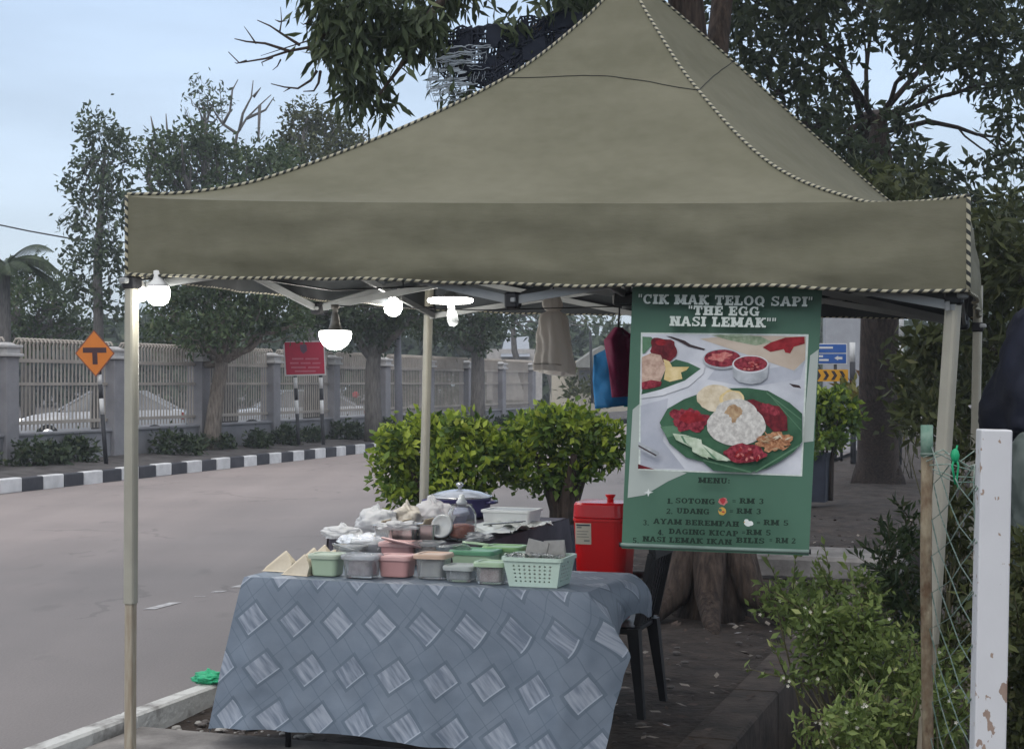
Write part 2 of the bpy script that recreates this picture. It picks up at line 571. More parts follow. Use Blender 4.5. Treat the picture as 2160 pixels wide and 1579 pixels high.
dr = MB()                                   # open concrete drain beside the stall
for a in range(-6, 40):
    s0, s1 = a * 1.2, a * 1.2 + 1.195
    dr.box(WS(DW0 - .125, (s0 + s1) / 2, -.36), (.25, s1 - s0, .60), rz=YAW, bev=.012)
    dr.box(WS(DW1 + .06, (s0 + s1) / 2, -.35), (.12, s1 - s0, .62), rz=YAW, bev=.012)
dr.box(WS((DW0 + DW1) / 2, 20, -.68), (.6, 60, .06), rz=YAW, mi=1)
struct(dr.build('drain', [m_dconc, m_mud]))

KA = R(17.2); KD = Vector((math.sin(KA), math.cos(KA), 0)); KN = Vector((-math.cos(KA), math.sin(KA), 0))   # far kerb
K0 = Vector((-7.45, 22.4, 0))
rd = MB()
rd.poly([WS(-4.22, -60, 0), WS(-4.22, 260, 0), K0 + KD * 238, K0 - KD * 90])
struct(rd.build('road', ma))
vg = MB()
vg.grid(lambda u, v: K0 + KD * (-30 + 90 * v) + KN * (.14 + 2.6 * u) + Vector((0, 0, .19 + .05 * fbm(u * 5, v * 60) + .10 * u)), 8, 90)
q0, q1 = K0 - KD * 30 + KN * 2.7, K0 + KD * 180 + KN * 2.7
vg.poly([q0 + Vector((0, 0, .15)), q1 + Vector((0, 0, .15)), q1 + KN * 180 + Vector((0, 0, .15)), q0 + KN * 180 + Vector((0, 0, .15))])
struct(vg.build('verge', m_soil))
kb = MB()
for k in range(-24, 70):
    c = K0 + KD * (k * .55 + .275) + KN * .07 + Vector((rng.uniform(-.008, .008), 0, .10 + rng.uniform(-.01, .006)))
    kb.box(c, (.15, .542, .22), rz=-KA + rng.uniform(-.01, .01), mi=k % 2, bev=.015)
struct(kb.build('kerb', [m_wht, m_blk]))
nk = MB()
for k in range(-4, 40):
    c = WS(-4.16 + rng.uniform(-.006, .006), k * .8 + .4, -.075)
    nk.box(c, (.10, .79, .21), rz=YAW + rng.uniform(-.006, .006), bev=.012, mi=0 if k > 11 else 1)
m_nk = M('worn_white_paint', (0.20, 0.19, 0.18), .9, col2=(0.50, 0.50, 0.48), scale=4, fac=(.36, .50), bump=.4, bscale=30)
struct(nk.build('near_kerb', [m_conc, m_nk]))
sb = MB()
sb.box(WS(-3.2, 5.36, -.06), (1.78, 2.1, .07), rz=YAW, bev=.01)
sb.box(WS(-1.95, 5.5, -.062), (.68, 2.2, .07), rz=YAW, bev=.01)
struct(sb.build('concrete_slab', m_conc))
ln = MB()
for s0, s1 in ((9.55, 9.95), (10.25, 10.3), (10.5, 10.62), (10.8, 11.0), (14, 15.2)):
    ln.poly([WS(-6.08, s0, .004), WS(-6.0, s0 + .03, .004), WS(-6.0, s1, .004), WS(-6.08, s1 - .04, .004)])
struct(ln.build('road_marking', M('worn_line', (0.26, 0.25, 0.25), .8, col2=(0.5, 0.5, 0.5), scale=14)))

# loose stones, leaf litter and bits of paper on the dirt
st = MB()
for k in range(520):
    wv, s = rng.uniform(-4.0, DW0 - .2), 5.6 + 11 * rng.random() ** 1.5
    if k < 260: wv, s = rng.uniform(-4.08, -3.3), rng.uniform(6.4, 8.0)
    r_ = rng.uniform(.006, .022) * (1 if rng.random() < .93 else 1.7)
    p = WS(wv, s, dirt_z(wv, s) - .02 + r_ * .4)
    a = rng.random() * 6.28
    st.lathe([(r_ * .5, -r_ * .5), (r_, -r_ * .1), (r_ * .8, r_ * .35), (r_ * .2, r_ * .6)], p, 6, axis=Matrix.Rotation(a, 3, 'Z') @ Matrix.Diagonal((1.5, 1, .8)), mi=0 if rng.random() < (.65 if k < 260 else .93) else 1, smooth=False)
for k in range(1100):
    wv, s = rng.uniform(-4.0, DW0 - .1), 5.8 + 14 * rng.random() ** 1.3
    if wv < -2.9 and s < 9: continue
    L = rng.uniform(.04, .11)
    p = WS(wv, s, dirt_z(wv, s) + .004)
    a = rng.random() * 6.28
    d = Vector((math.cos(a), math.sin(a), rng.uniform(-.1, .35))) * L
    n_ = Vector((-math.sin(a), math.cos(a), rng.uniform(-.2, .2))) * L * .22
    st.add([p, p + d * .5 + n_, p + d, p + d * .5 - n_], [(0, 1, 2, 3)], 2 + (rng.random() < .22) + (rng.random() < .05))
o = st.build('litter', [M('stone', (0.10, 0.09, 0.085), .9, var=.3), M('stone_pale', (0.34, 0.33, 0.31), .9, var=.2), M('dead_leaf', (0.06, 0.04, 0.03), .8, var=.4),
                        M('dry_leaf', (0.22, 0.19, 0.16), .8, var=.3), M('paper_scrap', (0.4, 0.4, 0.4), .8)])
tag(o, 'loose stones and fallen dry leaves scattered over the dark dirt', 'litter', kind='stuff')

# low concrete step and planks behind the stall
o = MB().box(G(1700, 1215, GZ) + Vector((.15, .3, .08)), (1.5, .9, .2), rz=YAW, bev=.03).build('concrete_block', m_conc, origin=G(1700, 1215, GZ))
tag(o, 'low grey concrete block lying on the dirt right of the banner bottom', 'block')
for (px, py, L, a, hh, nm) in ((1475, 1262, .30, 8, .045, 'pale broken board propped at the foot of the big trunk'), (1545, 1282, .42, -6, .035, 'long flat board lying on dirt before the big trunk')):
    p = G(px, py, GZ)
    mbx = MB().box(p + Vector((0, 0, .05)), (L, .10, hh), rot=Matrix.Rotation(R(a), 3, 'Y') @ Matrix.Rotation(R(14), 3, 'X'), bev=.006)
    tag(mbx.build('wood_board', M('old_wood', (0.13, 0.11, 0.09), .9, col2=(.25, .21, .18), stretch=(2, 20, 20)), origin=p), nm, 'board')

# ------------------------------------------------------------------ pale boundary fence across the road
FD = Vector((math.sin(R(18.5)), math.cos(R(18.5)), 0)); FN = Vector((-FD.y, FD.x, 0)); F0 = Vector((-8.53, 25.9, 0)); FR = -R(18.5)
m_pil = M('pillar_render', (0.20, 0.195, 0.205), .85, col2=(.26, .255, .265), scale=2, bump=.1)
m_cap = M('pillar_cap', (0.42, 0.41, 0.40), .8, var=.1)
m_rail = M('fence_cream', (0.34, 0.305, 0.265), .7, var=.12, scale=2)
m_low = M('low_wall', (0.17, 0.17, 0.18), .9, col2=(.23, .23, .24), scale=1.2, bump=.15)
fence = thing('boundary_fence', 'long cream railing fence with grey pillars across the road', 'fence', F0)
lw = MB()
lw.box(F0 + FD * 12.8 + Vector((0, 0, .30)), (.18, 44.8, .82), rz=FR)
lw.box(F0 + FD * 12.8 + Vector((0, 0, .735)), (.26, 44.8, .05), rz=FR, bev=.01)
lw.build('low_wall', m_low, fence)
for k in range(-3, 10):
    c = F0 + FD * (3.2 * k)
    pb = MB().box(c + Vector((0, 0, .98)), (.34, .34, 2.16), rz=FR, bev=.012)
    pil = pb.build('pillar', m_pil, fence)
    cb = MB()
    cb.box(c + Vector((0, 0, 2.085)), (.46, .46, .055), rz=FR, bev=.01).box(c + Vector((0, 0, 2.23)), (.44, .44, .05), rz=FR, bev=.01)
    cb.box(c + Vector((0, 0, 2.16)), (.36, .36, .10), rz=FR).box(c + Vector((0, 0, 2.275)), (.30, .30, .05), rz=FR, taper=.5)
    cb.build('pillar_cap', m_cap, pil)
for k in range(-3, 9):
    c = F0 + FD * (3.2 * k + 1.6)
    pn = MB()
    L = 2.84
    for z, h_ in ((.93, .06), (1.60, .05), (2.00, .06)):
        pn.box(c + Vector((0, 0, z)), (.05, L, h_), rz=FR)
    nb = 25
    for i in range(nb):
        q = c + FD * (-L / 2 + L * (i + .5) / nb)
        pn.box(q + Vector((0, 0, 1.41)), (.018, .024, 1.22), rz=FR)
        tp = [q + Vector((0, 0, 2.02)), q + Vector((0, 0, 2.28)), q + FN * -.05 + Vector((0, 0, 2.36)), q + FN * -.13 + Vector((0, 0, 2.37)), q + FN * -.17 + Vector((0, 0, 2.31))]
        pn.tube(tp, .021, 4, smooth=False)
    pn.build('railing_panel', m_rail, fence)

# ------------------------------------------------------------------ canopy tent
m_can = bpy.data.materials.new('canopy_fabric'); m_can.use_nodes = True
t = m_can.node_tree; b = t.nodes['Principled BSDF']; tcn = t.nodes.new('ShaderNodeTexCoord')
n1 = noise_node(1.7, (1, 1, 2.5), 0, 5); n2 = noise_node(14, (1, 1, 1), 0, 4); n3 = noise_node(500, (1, 1, 1), 0, 1)
n4 = noise_node(2.0, (1.2, 1.2, 3.5), 0, 6)
mm = t.nodes.new('ShaderNodeMath'); mm.operation = 'MULTIPLY_ADD'
t.links.new(n2.outputs[0], mm.inputs[0]); mm.inputs[1].default_value = .45; t.links.new(n1.outputs[0], mm.inputs[2])
mr = t.nodes.new('ShaderNodeMapRange'); mr.inputs[1].default_value = .5; mr.inputs[2].default_value = 1.0
t.links.new(mm.outputs[0], mr.inputs[0])
rp = t.nodes.new('ShaderNodeValToRGB'); t.links.new(mr.outputs[0], rp.inputs[0])
rp.color_ramp.elements[0].color = (0.112, 0.108, 0.072, 1); rp.color_ramp.elements[1].color = (0.156, 0.149, 0.105, 1)
t.links.new(rp.outputs[0], b.inputs['Base Color']); b.inputs['Roughness'].default_value = .8
b.inputs['Specular IOR Level'].default_value = .25
b1 = t.nodes.new('ShaderNodeBump'); b1.inputs['Strength'].default_value = .22; b1.inputs['Distance'].default_value = .05
t.links.new(n4.outputs[0], b1.inputs['Height'])
b2 = t.nodes.new('ShaderNodeBump'); b2.inputs['Strength'].default_value = .12; b2.inputs['Distance'].default_value = .003
t.links.new(n3.outputs[0], b2.inputs['Height']); t.links.new(b1.outputs[0], b2.inputs['Normal']); t.links.new(b2.outputs[0], b.inputs['Normal'])
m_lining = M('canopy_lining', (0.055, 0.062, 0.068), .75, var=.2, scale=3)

# striped cord: dark and cream bands winding round the cord
m_cord = bpy.data.materials.new('striped_cord'); m_cord.use_nodes = True
t = m_cord.node_tree; b = t.nodes['Principled BSDF']
uvn = t.nodes.new('ShaderNodeUVMap'); sp = t.nodes.new('ShaderNodeSeparateXYZ'); t.links.new(uvn.outputs[0], sp.inputs[0])
ml = t.nodes.new('ShaderNodeMath'); ml.operation = 'MULTIPLY_ADD'; t.links.new(sp.outputs[0], ml.inputs[0]); ml.inputs[1].default_value = 30
t.links.new(sp.outputs[1], ml.inputs[2])
fr = t.nodes.new('ShaderNodeMath'); fr.operation = 'FRACT'; t.links.new(ml.outputs[0], fr.inputs[0])
gt = t.nodes.new('ShaderNodeMath'); gt.operation = 'GREATER_THAN'; gt.inputs[1].default_value = .45; t.links.new(fr.outputs[0], gt.inputs[0])
mxc = t.nodes.new('ShaderNodeMix'); mxc.data_type = 'RGBA'; t.links.new(gt.outputs[0], mxc.inputs[0])
mxc.inputs[6].default_value = (0.018, 0.02, 0.018, 1); mxc.inputs[7].default_value = (0.36, 0.335, 0.24, 1)
t.links.new(mxc.outputs[2], b.inputs['Base Color']); b.inputs['Roughness'].default_value = .7

FLt, FRt = P(267, 412, 6.02), P(2043, 416, 5.0)
BRt, BLt = P(2062, 548, 8.2), P(902, 545, 9.2)
PK = P(1322, -62, 7.05)
tent = thing('canopy_tent', 'olive peaked pop-up canopy tent with striped edge cord over the stall', 'tent', (PK.x, PK.y, GZ))
gL = [(0, 0), (.12, .022), (.25, .085), (.5, .29), (.75, .55), (.9, .78), (.97, .92), (1, 1)]
gR = [(0, 0), (.12, .006), (.25, .036), (.5, .20), (.75, .52), (.9, .78), (.97, .92), (1, 1)]
def interp(tab, x):
    # monotone cubic-ish
    for i in range(len(tab) - 1):
        if x <= tab[i + 1][0] + 1e-9:
            x0, y0 = tab[i]; x1, y1 = tab[i + 1]
            def sl(k):
                if k <= 0: return (tab[1][1] - tab[0][1]) / (tab[1][0] - tab[0][0]) * .6
                if k >= len(tab) - 1: return (tab[-1][1] - tab[-2][1]) / (tab[-1][0] - tab[-2][0])
                return (tab[k + 1][1] - tab[k - 1][1]) / (tab[k + 1][0] - tab[k - 1][0])
            h_ = x1 - x0; tt = (x - x0) / h_
            return (y0 * (1 + 2 * tt) * (1 - tt) ** 2 + sl(i) * h_ * tt * (1 - tt) ** 2 + y1 * tt * tt * (3 - 2 * tt) + sl(i + 1) * h_ * tt * tt * (tt - 1))
    return tab[-1][1]
def hip(c, tab, u):
    p = c.lerp(PK, u); p.z = c.z + (PK.z - c.z) * interp(tab, u)
    return p
gS = [(0, 0), (.25, .19), (.5, .455), (.75, .735), (1, 1)]
hips = {'FL': (FLt, gL), 'FR': (FRt, gR), 'BR': (BRt, gS), 'BL': (BLt, gL)}
SAG = {'F': .028, 'R': .05, 'B': .05, 'L': .04}
def eave(a, b_, s, sag):
    p = a.lerp(b_, s)
    p.z -= sag * (4 * s * (1 - s)) ** .45 * .9
    return p
def roof_fn(ka, kb_, side, off=0.0):
    ca, ta = hips[ka]; cb_, tb = hips[kb_]
    def fn(u, v):
        u_ = u; v_ = v ** .85
        a, b_ = hip(ca, ta, v_), hip(cb_, tb, v_)
        p = a.lerp(b_, u_)
        bulge = 4 * u_ * (1 - u_)
        p.z -= SAG[side] * .9 * (bulge ** .45 if bulge > 0 else 0) * (1 - v_) ** 2
        p.z -= .06 * bulge * math.sin(math.pi * v_) * .5
        p.z += .012 * fbm(u_ * 7, v_ * 2.5, ord(side)) * min(1, bulge * 3) * (1 - v_) * min(1, v_ * 8)
        p.z -= off
        return p
    return fn
rm, li = MB(), MB()
for ka, kb_, sd in (('FL', 'FR', 'F'), ('FR', 'BR', 'R'), ('BR', 'BL', 'B'), ('BL', 'FL', 'L')):
    rm.grid(roof_fn(ka, kb_, sd), 90, 40)
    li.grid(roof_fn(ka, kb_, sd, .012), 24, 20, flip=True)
VH = {'FL': .305, 'FR': .302, 'BR': .30, 'BL': .30}
def val_fn(ka, kb_, sd, inn=0.0):
    a, b_ = hips[ka][0], hips[kb_][0]
    nrm = Vector((b_.y - a.y, -(b_.x - a.x), 0)).normalized()     # outwards
    def fn(u, v):
        top = eave(a, b_, u, SAG[sd])
        hgt = VH[ka] + (VH[kb_] - VH[ka]) * u + ((a.z + (b_.z - a.z) * u) - top.z) * -.6
        p = top - Vector((0, 0, hgt * v))
        e_ = min(1, u * 10, (1 - u) * 10)
        p += nrm * (.020 * math.sin(v * 2.2) * e_ + .026 * e_ * v * fbm(u * 8, v * 1.8, ord(sd) + 5) + .005 * e_ * min(1, v * 6) * math.sin(v * 9 + 4 * fbm(u * 3, 2.1, ord(sd))) * (1 - v * .3) - inn)
        p.z -= .014 * e_ * v * fbm(u * 4, 7.7, ord(sd))
        return p
    return fn
roofo = rm.build('roof_cover', m_can, tent)
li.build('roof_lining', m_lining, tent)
cord = MB()
for k, (c, tab) in hips.items():
    cord.tube([hip(c, tab, i / 60) + Vector((0, 0, .005)) for i in range(61)], .0066, 8)
for ka, kb_, sd in (('FL', 'FR', 'F'), ('FR', 'BR', 'R'), ('BR', 'BL', 'B'), ('BL', 'FL', 'L')):
    fn = val_fn(ka, kb_, sd); fi = val_fn(ka, kb_, sd, .006)
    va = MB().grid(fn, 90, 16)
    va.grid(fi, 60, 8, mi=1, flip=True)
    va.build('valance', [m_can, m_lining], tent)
    cord.tube([fn(i / 90, 1) for i in range(91)], .0062, 8)
    cord.tube([fn(0, i / 8) for i in range(9)], .0075, 8)
cord.build('striped_cord', m_cord, tent)
sm = MB()
for ka, kb_, sd in (('FL', 'FR', 'F'), ('FR', 'BR', 'R')):
    f_ = roof_fn(ka, kb_, sd)
    sm.tube([f_(i / 24, .69 + (.045 if sd == 'F' else .012) * math.sin(math.pi * i / 24)) + Vector((0, -.001, .002)) for i in range(25)], .0018, 5)
sm.build('roof_seam', M('seam_thread', (0.03, 0.03, 0.028), .8), tent)

m_leg = M('tent_leg_enamel', (0.33, 0.315, 0.26), .45, var=.08, scale=5, metal=.1)
m_legin = M('tent_leg_worn', (0.27, 0.22, 0.16), .5, col2=(.36, .32, .25), scale=9, stretch=(8, 8, 1))
m_blkpl = M('black_plastic', (0.014, 0.014, 0.016), .45, var=.2)
m_truss = M('truss_steel', (0.26, 0.27, 0.27), .45, var=.1, metal=.3)
ZB = {'FL': P(278, 596, 6.05), 'FR': P(2012, 628, 5.1), 'BR': P(2062, 690, 8.15), 'BL': P(904, 655, 9.15)}
FOOT = {'FL': P(275, 1500, 6.05), 'FR': P(1975, 1180, 5.12), 'BR': P(2058, 900, 8.15), 'BL': P(894, 1060, 9.1)}
LEGP = {}
for k in ('FL', 'FR', 'BR', 'BL'):
    a = ZB[k]; d = FOOT[k] - a
    f_ = a + d * ((GZ - a.z) / d.z)          # where the leg reaches the ground
    topc = hips[k][0]
    up = a - (f_ - a).normalized() * .22
    LEGP[k] = (up, f_)
    jz = a + (f_ - a) * ((.755 - a.z) / (f_.z - a.z))
    wl = .046
    lg = MB()
    q = (f_ - a).to_track_quat('Z', 'Y').to_matrix()
    zr = Matrix.Rotation(R(24), 3, 'Z')
    Ls = (jz - up).length
    lg.rloft(up, [(wl, wl, 0, .012), (wl, wl, Ls, .012)], rot=q @ zr, n=3)
    lo = lg.build('leg', m_leg, tent)
    l2 = MB().rloft(jz - (f_ - a).normalized() * .05, [(.036, .036, 0, .006), (.036, .036, (f_ - jz).length + .05, .006)], rot=q @ zr, n=3)
    l2.build('lower_leg', m_legin, lo)
    MB().box(f_ + Vector((0, 0, .006)), (.10, .10, .012), rz=YAW, bev=.004).build('foot_plate', m_truss, lo)
    br = MB().box(a + Vector((0, 0, .0)), (.062, .062, .05), rz=YAW, bev=.008)
    br.box(a + Vector((.02 if k[1] == 'R' else -.02, -.03, .006)), (.035, .04, .022), rz=YAW, bev=.005, mi=1)
    br.build('corner_bracket', [m_blkpl, m_truss], tent)
    
TP = {k: hips[k][0] - Vector((0, 0, .09)) for k in hips}
for k in TP:
    dd = Vector((PK.x, PK.y, 0)) - Vector((TP[k].x, TP[k].y, 0)); TP[k] = TP[k] + dd.normalized() * .06
LOW = .26
mids = {}
for ka, kb_, sd in (('FL', 'FR', 'F'), ('FR', 'BR', 'R'), ('BR', 'BL', 'B'), ('BL', 'FL', 'L')):
    a, b_ = TP[ka], TP[kb_]
    dv = Vector((0, 0, -LOW))
    mt = a.lerp(b_, .5) + Vector((0, 0, -.02)); mbt = mt + dv
    inn = (Vector((PK.x, PK.y, 0)) - Vector((mt.x, mt.y, 0))).normalized() * .03
    for s0, s1, oo in ((a, mbt, 0), (a + dv, mt, .022), (mt, b_ + dv, .022), (mbt, b_, 0)):
        MB().bar(s0 + inn * oo * 40, s1 + inn * oo * 40, .014, .030).build('truss_bar', m_truss, tent)
    jb = MB().box(mbt + inn * .2, (.05, .06, .06), rz=YAW, bev=.008).box(mbt + inn * .2 + Vector((0, -.034, 0)), (.018, .016, .018), rz=YAW, mi=1, bev=.003)
    jb.build('truss_joint', [m_blkpl, m_truss], tent)
    MB().box(mt + inn * .2, (.04, .05, .05), rz=YAW, bev=.008).build('truss_joint', m_blkpl, tent)
    mids[sd] = (mt, mbt)
hub = Vector((PK.x, PK.y, 2.12))
for sd, (mt, mbt) in mids.items():
    MB().bar(mbt + (hub - mbt).normalized() * .04, hub + Vector((0, 0, .12)), .014, .030).build('truss_bar', m_truss, tent)
    MB().bar(mt, hub + Vector((0, 0, -.10)), .014, .030).build('truss_bar', m_truss, tent)
ms = MB().tube([hub + Vector((0, 0, -.16)), Vector((PK.x, PK.y, PK.z - .03))], .022, 12)
ms.box(hub + Vector((0, 0, .10)), (.11, .11, .05), rz=YAW, bev=.01, mi=1).box(hub + Vector((0, 0, -.12)), (.11, .11, .06), rz=YAW, bev=.01, mi=1)
ms.build('centre_mast', [m_truss, m_blkpl], tent)

# ------------------------------------------------------------------ tables and cloths
class NT:
    """small shader-maths helper"""
    def __init__(self, t): self.t = t
    def m(self, op, a, b_=None, c=None):
        n = self.t.nodes.new('ShaderNodeMath'); n.operation = op
        for i, x in enumerate((a, b_, c)):
            if x is None: continue
            if isinstance(x, (int, float)): n.inputs[i].default_value = x
            else: self.t.links.new(x, n.inputs[i])
        return n.outputs[0]
    def mix(self, f, a, b_):
        n = self.t.nodes.new('ShaderNodeMix'); n.data_type = 'RGBA'
        for i, x in ((0, f), (6, a), (7, b_)):
            if isinstance(x, (int, float)): n.inputs[i].default_value = x
            elif isinstance(x, tuple): n.inputs[i].default_value = (*x, 1)
            else: self.t.links.new(x, n.inputs[i])
        return n.outputs[2]
m_cloth = bpy.data.materials.new('tile_print_oilcloth'); m_cloth.use_nodes = True
t = m_cloth.node_tree; b = t.nodes['Principled BSDF']; q = NT(t)
uvn = t.nodes.new('ShaderNodeUVMap'); sp = t.nodes.new('ShaderNodeSeparateXYZ'); t.links.new(uvn.outputs[0], sp.inputs[0])
PU, PV = .204, .216
x = q.m('DIVIDE', q.m('ADD', sp.outputs[0], -.05), PU); y = q.m('DIVIDE', q.m('ADD', sp.outputs[1], .075), PV)
row = q.m('FLOOR', y)
xs = q.m('ADD', x, q.m('MULTIPLY', q.m('MODULO', q.m('ABSOLUTE', row), 2.0), .5))
colm = q.m('FLOOR', xs)
du = q.m('MULTIPLY', q.m('ADD', q.m('FRACT', xs), -.5), PU); dv = q.m('MULTIPLY', q.m('ADD', q.m('FRACT', y), -.5), PV)
d = q.m('ADD', q.m('ABSOLUTE', du), q.m('ABSOLUTE', dv))
cmb = t.nodes.new('ShaderNodeCombineXYZ'); t.links.new(row, cmb.inputs[0]); t.links.new(colm, cmb.inputs[1])
wn = t.nodes.new('ShaderNodeTexWhiteNoise'); wn.noise_dimensions = '2D'; t.links.new(cmb.outputs[0], wn.inputs['Vector'])
# streaks across the light tiles, slanting down to the right
cst = t.nodes.new('ShaderNodeCombineXYZ')
t.links.new(q.m('MULTIPLY', q.m('SUBTRACT', sp.outputs[0], sp.outputs[1]), 5.0), cst.inputs[0]); t.links.new(q.m('MULTIPLY', q.m('ADD', sp.outputs[0], sp.outputs[1]), 42.0), cst.inputs[1])
sn = t.nodes.new('ShaderNodeTexNoise'); sn.inputs['Scale'].default_value = 1.0; sn.inputs['Detail'].default_value = 3; t.links.new(cst.outputs[0], sn.inputs['Vector'])
cn = t.nodes.new('ShaderNodeTexNoise'); cn.inputs['Scale'].default_value = 7; cn.inputs['Detail'].default_value = 5; t.links.new(uvn.outputs[0], cn.inputs['Vector'])
base = q.mix(cn.outputs[0], (0.112, 0.146, 0.19), (0.20, 0.237, 0.285))
pd = q.m('ABSOLUTE', q.m('ADD', q.m('FRACT', q.m('DIVIDE', q.m('ADD', sp.outputs[0], q.m('MULTIPLY', sp.outputs[1], .945)), .102)), -.5))
line1 = q.m('LESS_THAN', pd, .028)
pd2 = q.m('ABSOLUTE', q.m('ADD', q.m('FRACT', q.m('DIVIDE', q.m('SUBTRACT', sp.outputs[0], q.m('MULTIPLY', sp.outputs[1], .945)), .204)), -.5))
line2 = q.m('LESS_THAN', pd2, .014)
lines = q.m('MULTIPLY', q.m('MAXIMUM', line1, line2), .45)
base = q.mix(lines, base, (0.085, 0.115, 0.15))
border = q.m('MULTIPLY', q.m('MULTIPLY', q.m('GREATER_THAN', d, .0735), q.m('LESS_THAN', d, .092)), .6)
base = q.mix(border, base, (0.095, 0.125, 0.16))
st_ = q.m('MULTIPLY_ADD', q.m('SUBTRACT', sn.outputs[0], .5), 3.2, q.m('MULTIPLY_ADD', wn.outputs[0], .5, .28))
cs_ = t.nodes.new('ShaderNodeClamp'); t.links.new(st_, cs_.inputs[0])
tile = q.mix(cs_.outputs[0], (0.14, 0.172, 0.22), (0.31, 0.345, 0.40))
edge = q.m('GREATER_THAN', q.m('SUBTRACT', du, dv), .065)
tile = q.mix(q.m('MULTIPLY', edge, .7), tile, (0.40, 0.445, 0.51))
outc = q.mix(q.m('LESS_THAN', d, .0725), base, tile)
t.links.new(outc, b.inputs['Base Color']); b.inputs['Roughness'].default_value = .55; b.inputs['Specular IOR Level'].default_value = .3
tcn = t.nodes.new('ShaderNodeTexCoord'); nb_ = noise_node(5, detail=4)
bp = t.nodes.new('ShaderNodeBump'); bp.inputs['Strength'].default_value = .35; bp.inputs['Distance'].default_value = .02
t.links.new(nb_.outputs[0], bp.inputs['Height']); t.links.new(bp.outputs[0], b.inputs['Normal'])

TZ = .745
TFL, TFR = G(515, 1216, TZ), G(1240, 1249, TZ)
TU = (TFR - TFL); TW = TU.length; TU.normalize()
TV = Vector((-TU.y, TU.x, 0)); TD = .70
TYAW = math.atan2(TU.y, TU.x)
def TT(a, d_, z=0.0):
    """point on the front table: a metres from its left end, d_ from its front edge"""
    return TFL + TU * a + TV * d_ + Vector((0, 0, z))
trestle = m_blkpl
tb = thing('stall_table', 'folding table in front hidden under the grey blue tile print cloth', 'table', TT(TW / 2, TD / 2, GZ - TZ))
MB().box(TT(TW / 2, TD / 2, -.022), (TW - .03, TD - .03, .03), rz=TYAW, bev=.005).build('table_top', M('table_board', (0.2, 0.2, 0.2), .6), tb)
for a, d_ in ((.18, .08), (TW - .18, .08), (.18, TD - .08), (TW - .18, TD - .08)):
    MB().tube([TT(a, d_, -.03), TT(a, d_, GZ - TZ)], .014, 8).build('leg', m_blkpl, tb)

rb = [(0, 0), (.2, .11), (.37, .175), (.5, .145), (.7, .11), (1, .075)]
def lint(tab, x_):
    for i in range(len(tab) - 1):
        if x_ <= tab[i + 1][0]:
            f_ = (x_ - tab[i][0]) / (tab[i + 1][0] - tab[i][0]); f_ = f_ * f_ * (3 - 2 * f_) * .5 + f_ * .5
            return tab[i][1] + (tab[i + 1][1] - tab[i][1]) * f_
    return tab[-1][1]
DROP = .672
def front_cloth(u, v):
    dl, drr = .150 * v, lint(rb, v)
    a = -dl + (TW + dl + drr) * u
    fold = .026 * v * math.sin(a * 9 + 1.2 + .6 * math.sin(a * 4)) + .022 * v * fbm(a * 4, v * 2.5) + .010 * v * math.sin(a * 23 + 3 * fbm(a * 2, 1.0)) + .030 * math.exp(-((a - TW + .13 - .05 * v) / .06) ** 2) * v * 1.2
    z = -DROP * v + (.012 * math.sin(a * 3.3) + .007 * math.sin(a * 11 + 1)) * v
    z += -(1 - v) ** 8 * 0
    rnd = .012 * (1 - math.exp(-v * 30))
    d_ = -rnd - .055 * v - fold + max(0, a - TW) * .35
    return TT(a, d_, z - DROP * .03 * v * max(0, u - .55) * 4)
ck = MB()
ck.grid(front_cloth, 120, 40, uvf=lambda u, v: (u * (TW + .15) - .05, -v * DROP))
ck.grid(lambda u, v: TT(TW * u, TD * v, .003 * fbm(u * 4, v * 2) * min(1, v * 8, u * 8, 8 - u * 8)), 50, 20, uvf=lambda u, v: (u * (TW + .15) - .05, v * TD))
def side_cloth(u, v):
    ov = .115 * math.sin(min(1, v * 1.25) * math.pi / 2) * (.55 + .45 * u)
    z = -.185 * v ** 1.6 * (1 - .12 * u) - .03 * v * math.sin(u * 8)
    p = TT(TW + ov + .012 * v * math.sin(u * 11), TD * u - .02 * v * (1 - u), z)
    if u < .45:
        k = (1 - u / .45) ** 2
        p = p.lerp(front_cloth(1, .40 * v), k)
    return p
ck.grid(side_cloth, 40, 16, uvf=lambda u, v: (TW + .1 + v * .2, u * TD))
def left_cloth(u, v):
    return TT(-.150 * v - .02 * v * math.sin(u * 9), TD * u - .05 * v * (1 - u) + .03 * v * u, -(DROP + .03) * v * (1 - .25 * u))
ck.grid(left_cloth, 24, 20, uvf=lambda u, v: (-.05 - v * DROP, u * TD), flip=True)
tag(ck.build('tablecloth', m_cloth, origin=TT(TW / 2, TD / 2, 0)), 'grey blue oilcloth with printed diamond tiles draped over the front table', 'tablecloth')

# second table, running back behind the first
Z2 = .84
m_dcl = M('dark_purple_cloth', (0.050, 0.042, 0.055), .7, col2=(0.10, 0.088, 0.11), scale=4, bump=.3, bscale=8)
w0, w1, s0, s1 = -3.40, -2.60, 7.06, 8.50
tb2 = thing('back_table', 'table running back from the front one under a dark purple grey cloth', 'table', WS((w0 + w1) / 2, (s0 + s1) / 2, GZ))
MB().box(WS((w0 + w1) / 2, (s0 + s1) / 2, Z2 - .025), (w1 - w0 - .02, s1 - s0 - .02, .03), rz=YAW, bev=.004).build('table_top', MATS['table_board'], tb2)
for a, d_ in ((w0 + .1, s0 + .1), (w1 - .1, s0 + .1), (w0 + .1, s1 - .1), (w1 - .1, s1 - .1)):
    MB().tube([WS(a, d_, Z2 - .03), WS(a, d_, GZ)], .014, 8).build('leg', m_blkpl, tb2)
c2 = MB()
c2.grid(lambda u, v: WS(w0 + (w1 - w0) * u, s0 + (s1 - s0) * v, Z2 + .003 * fbm(u * 4, v * 4)), 16, 20)
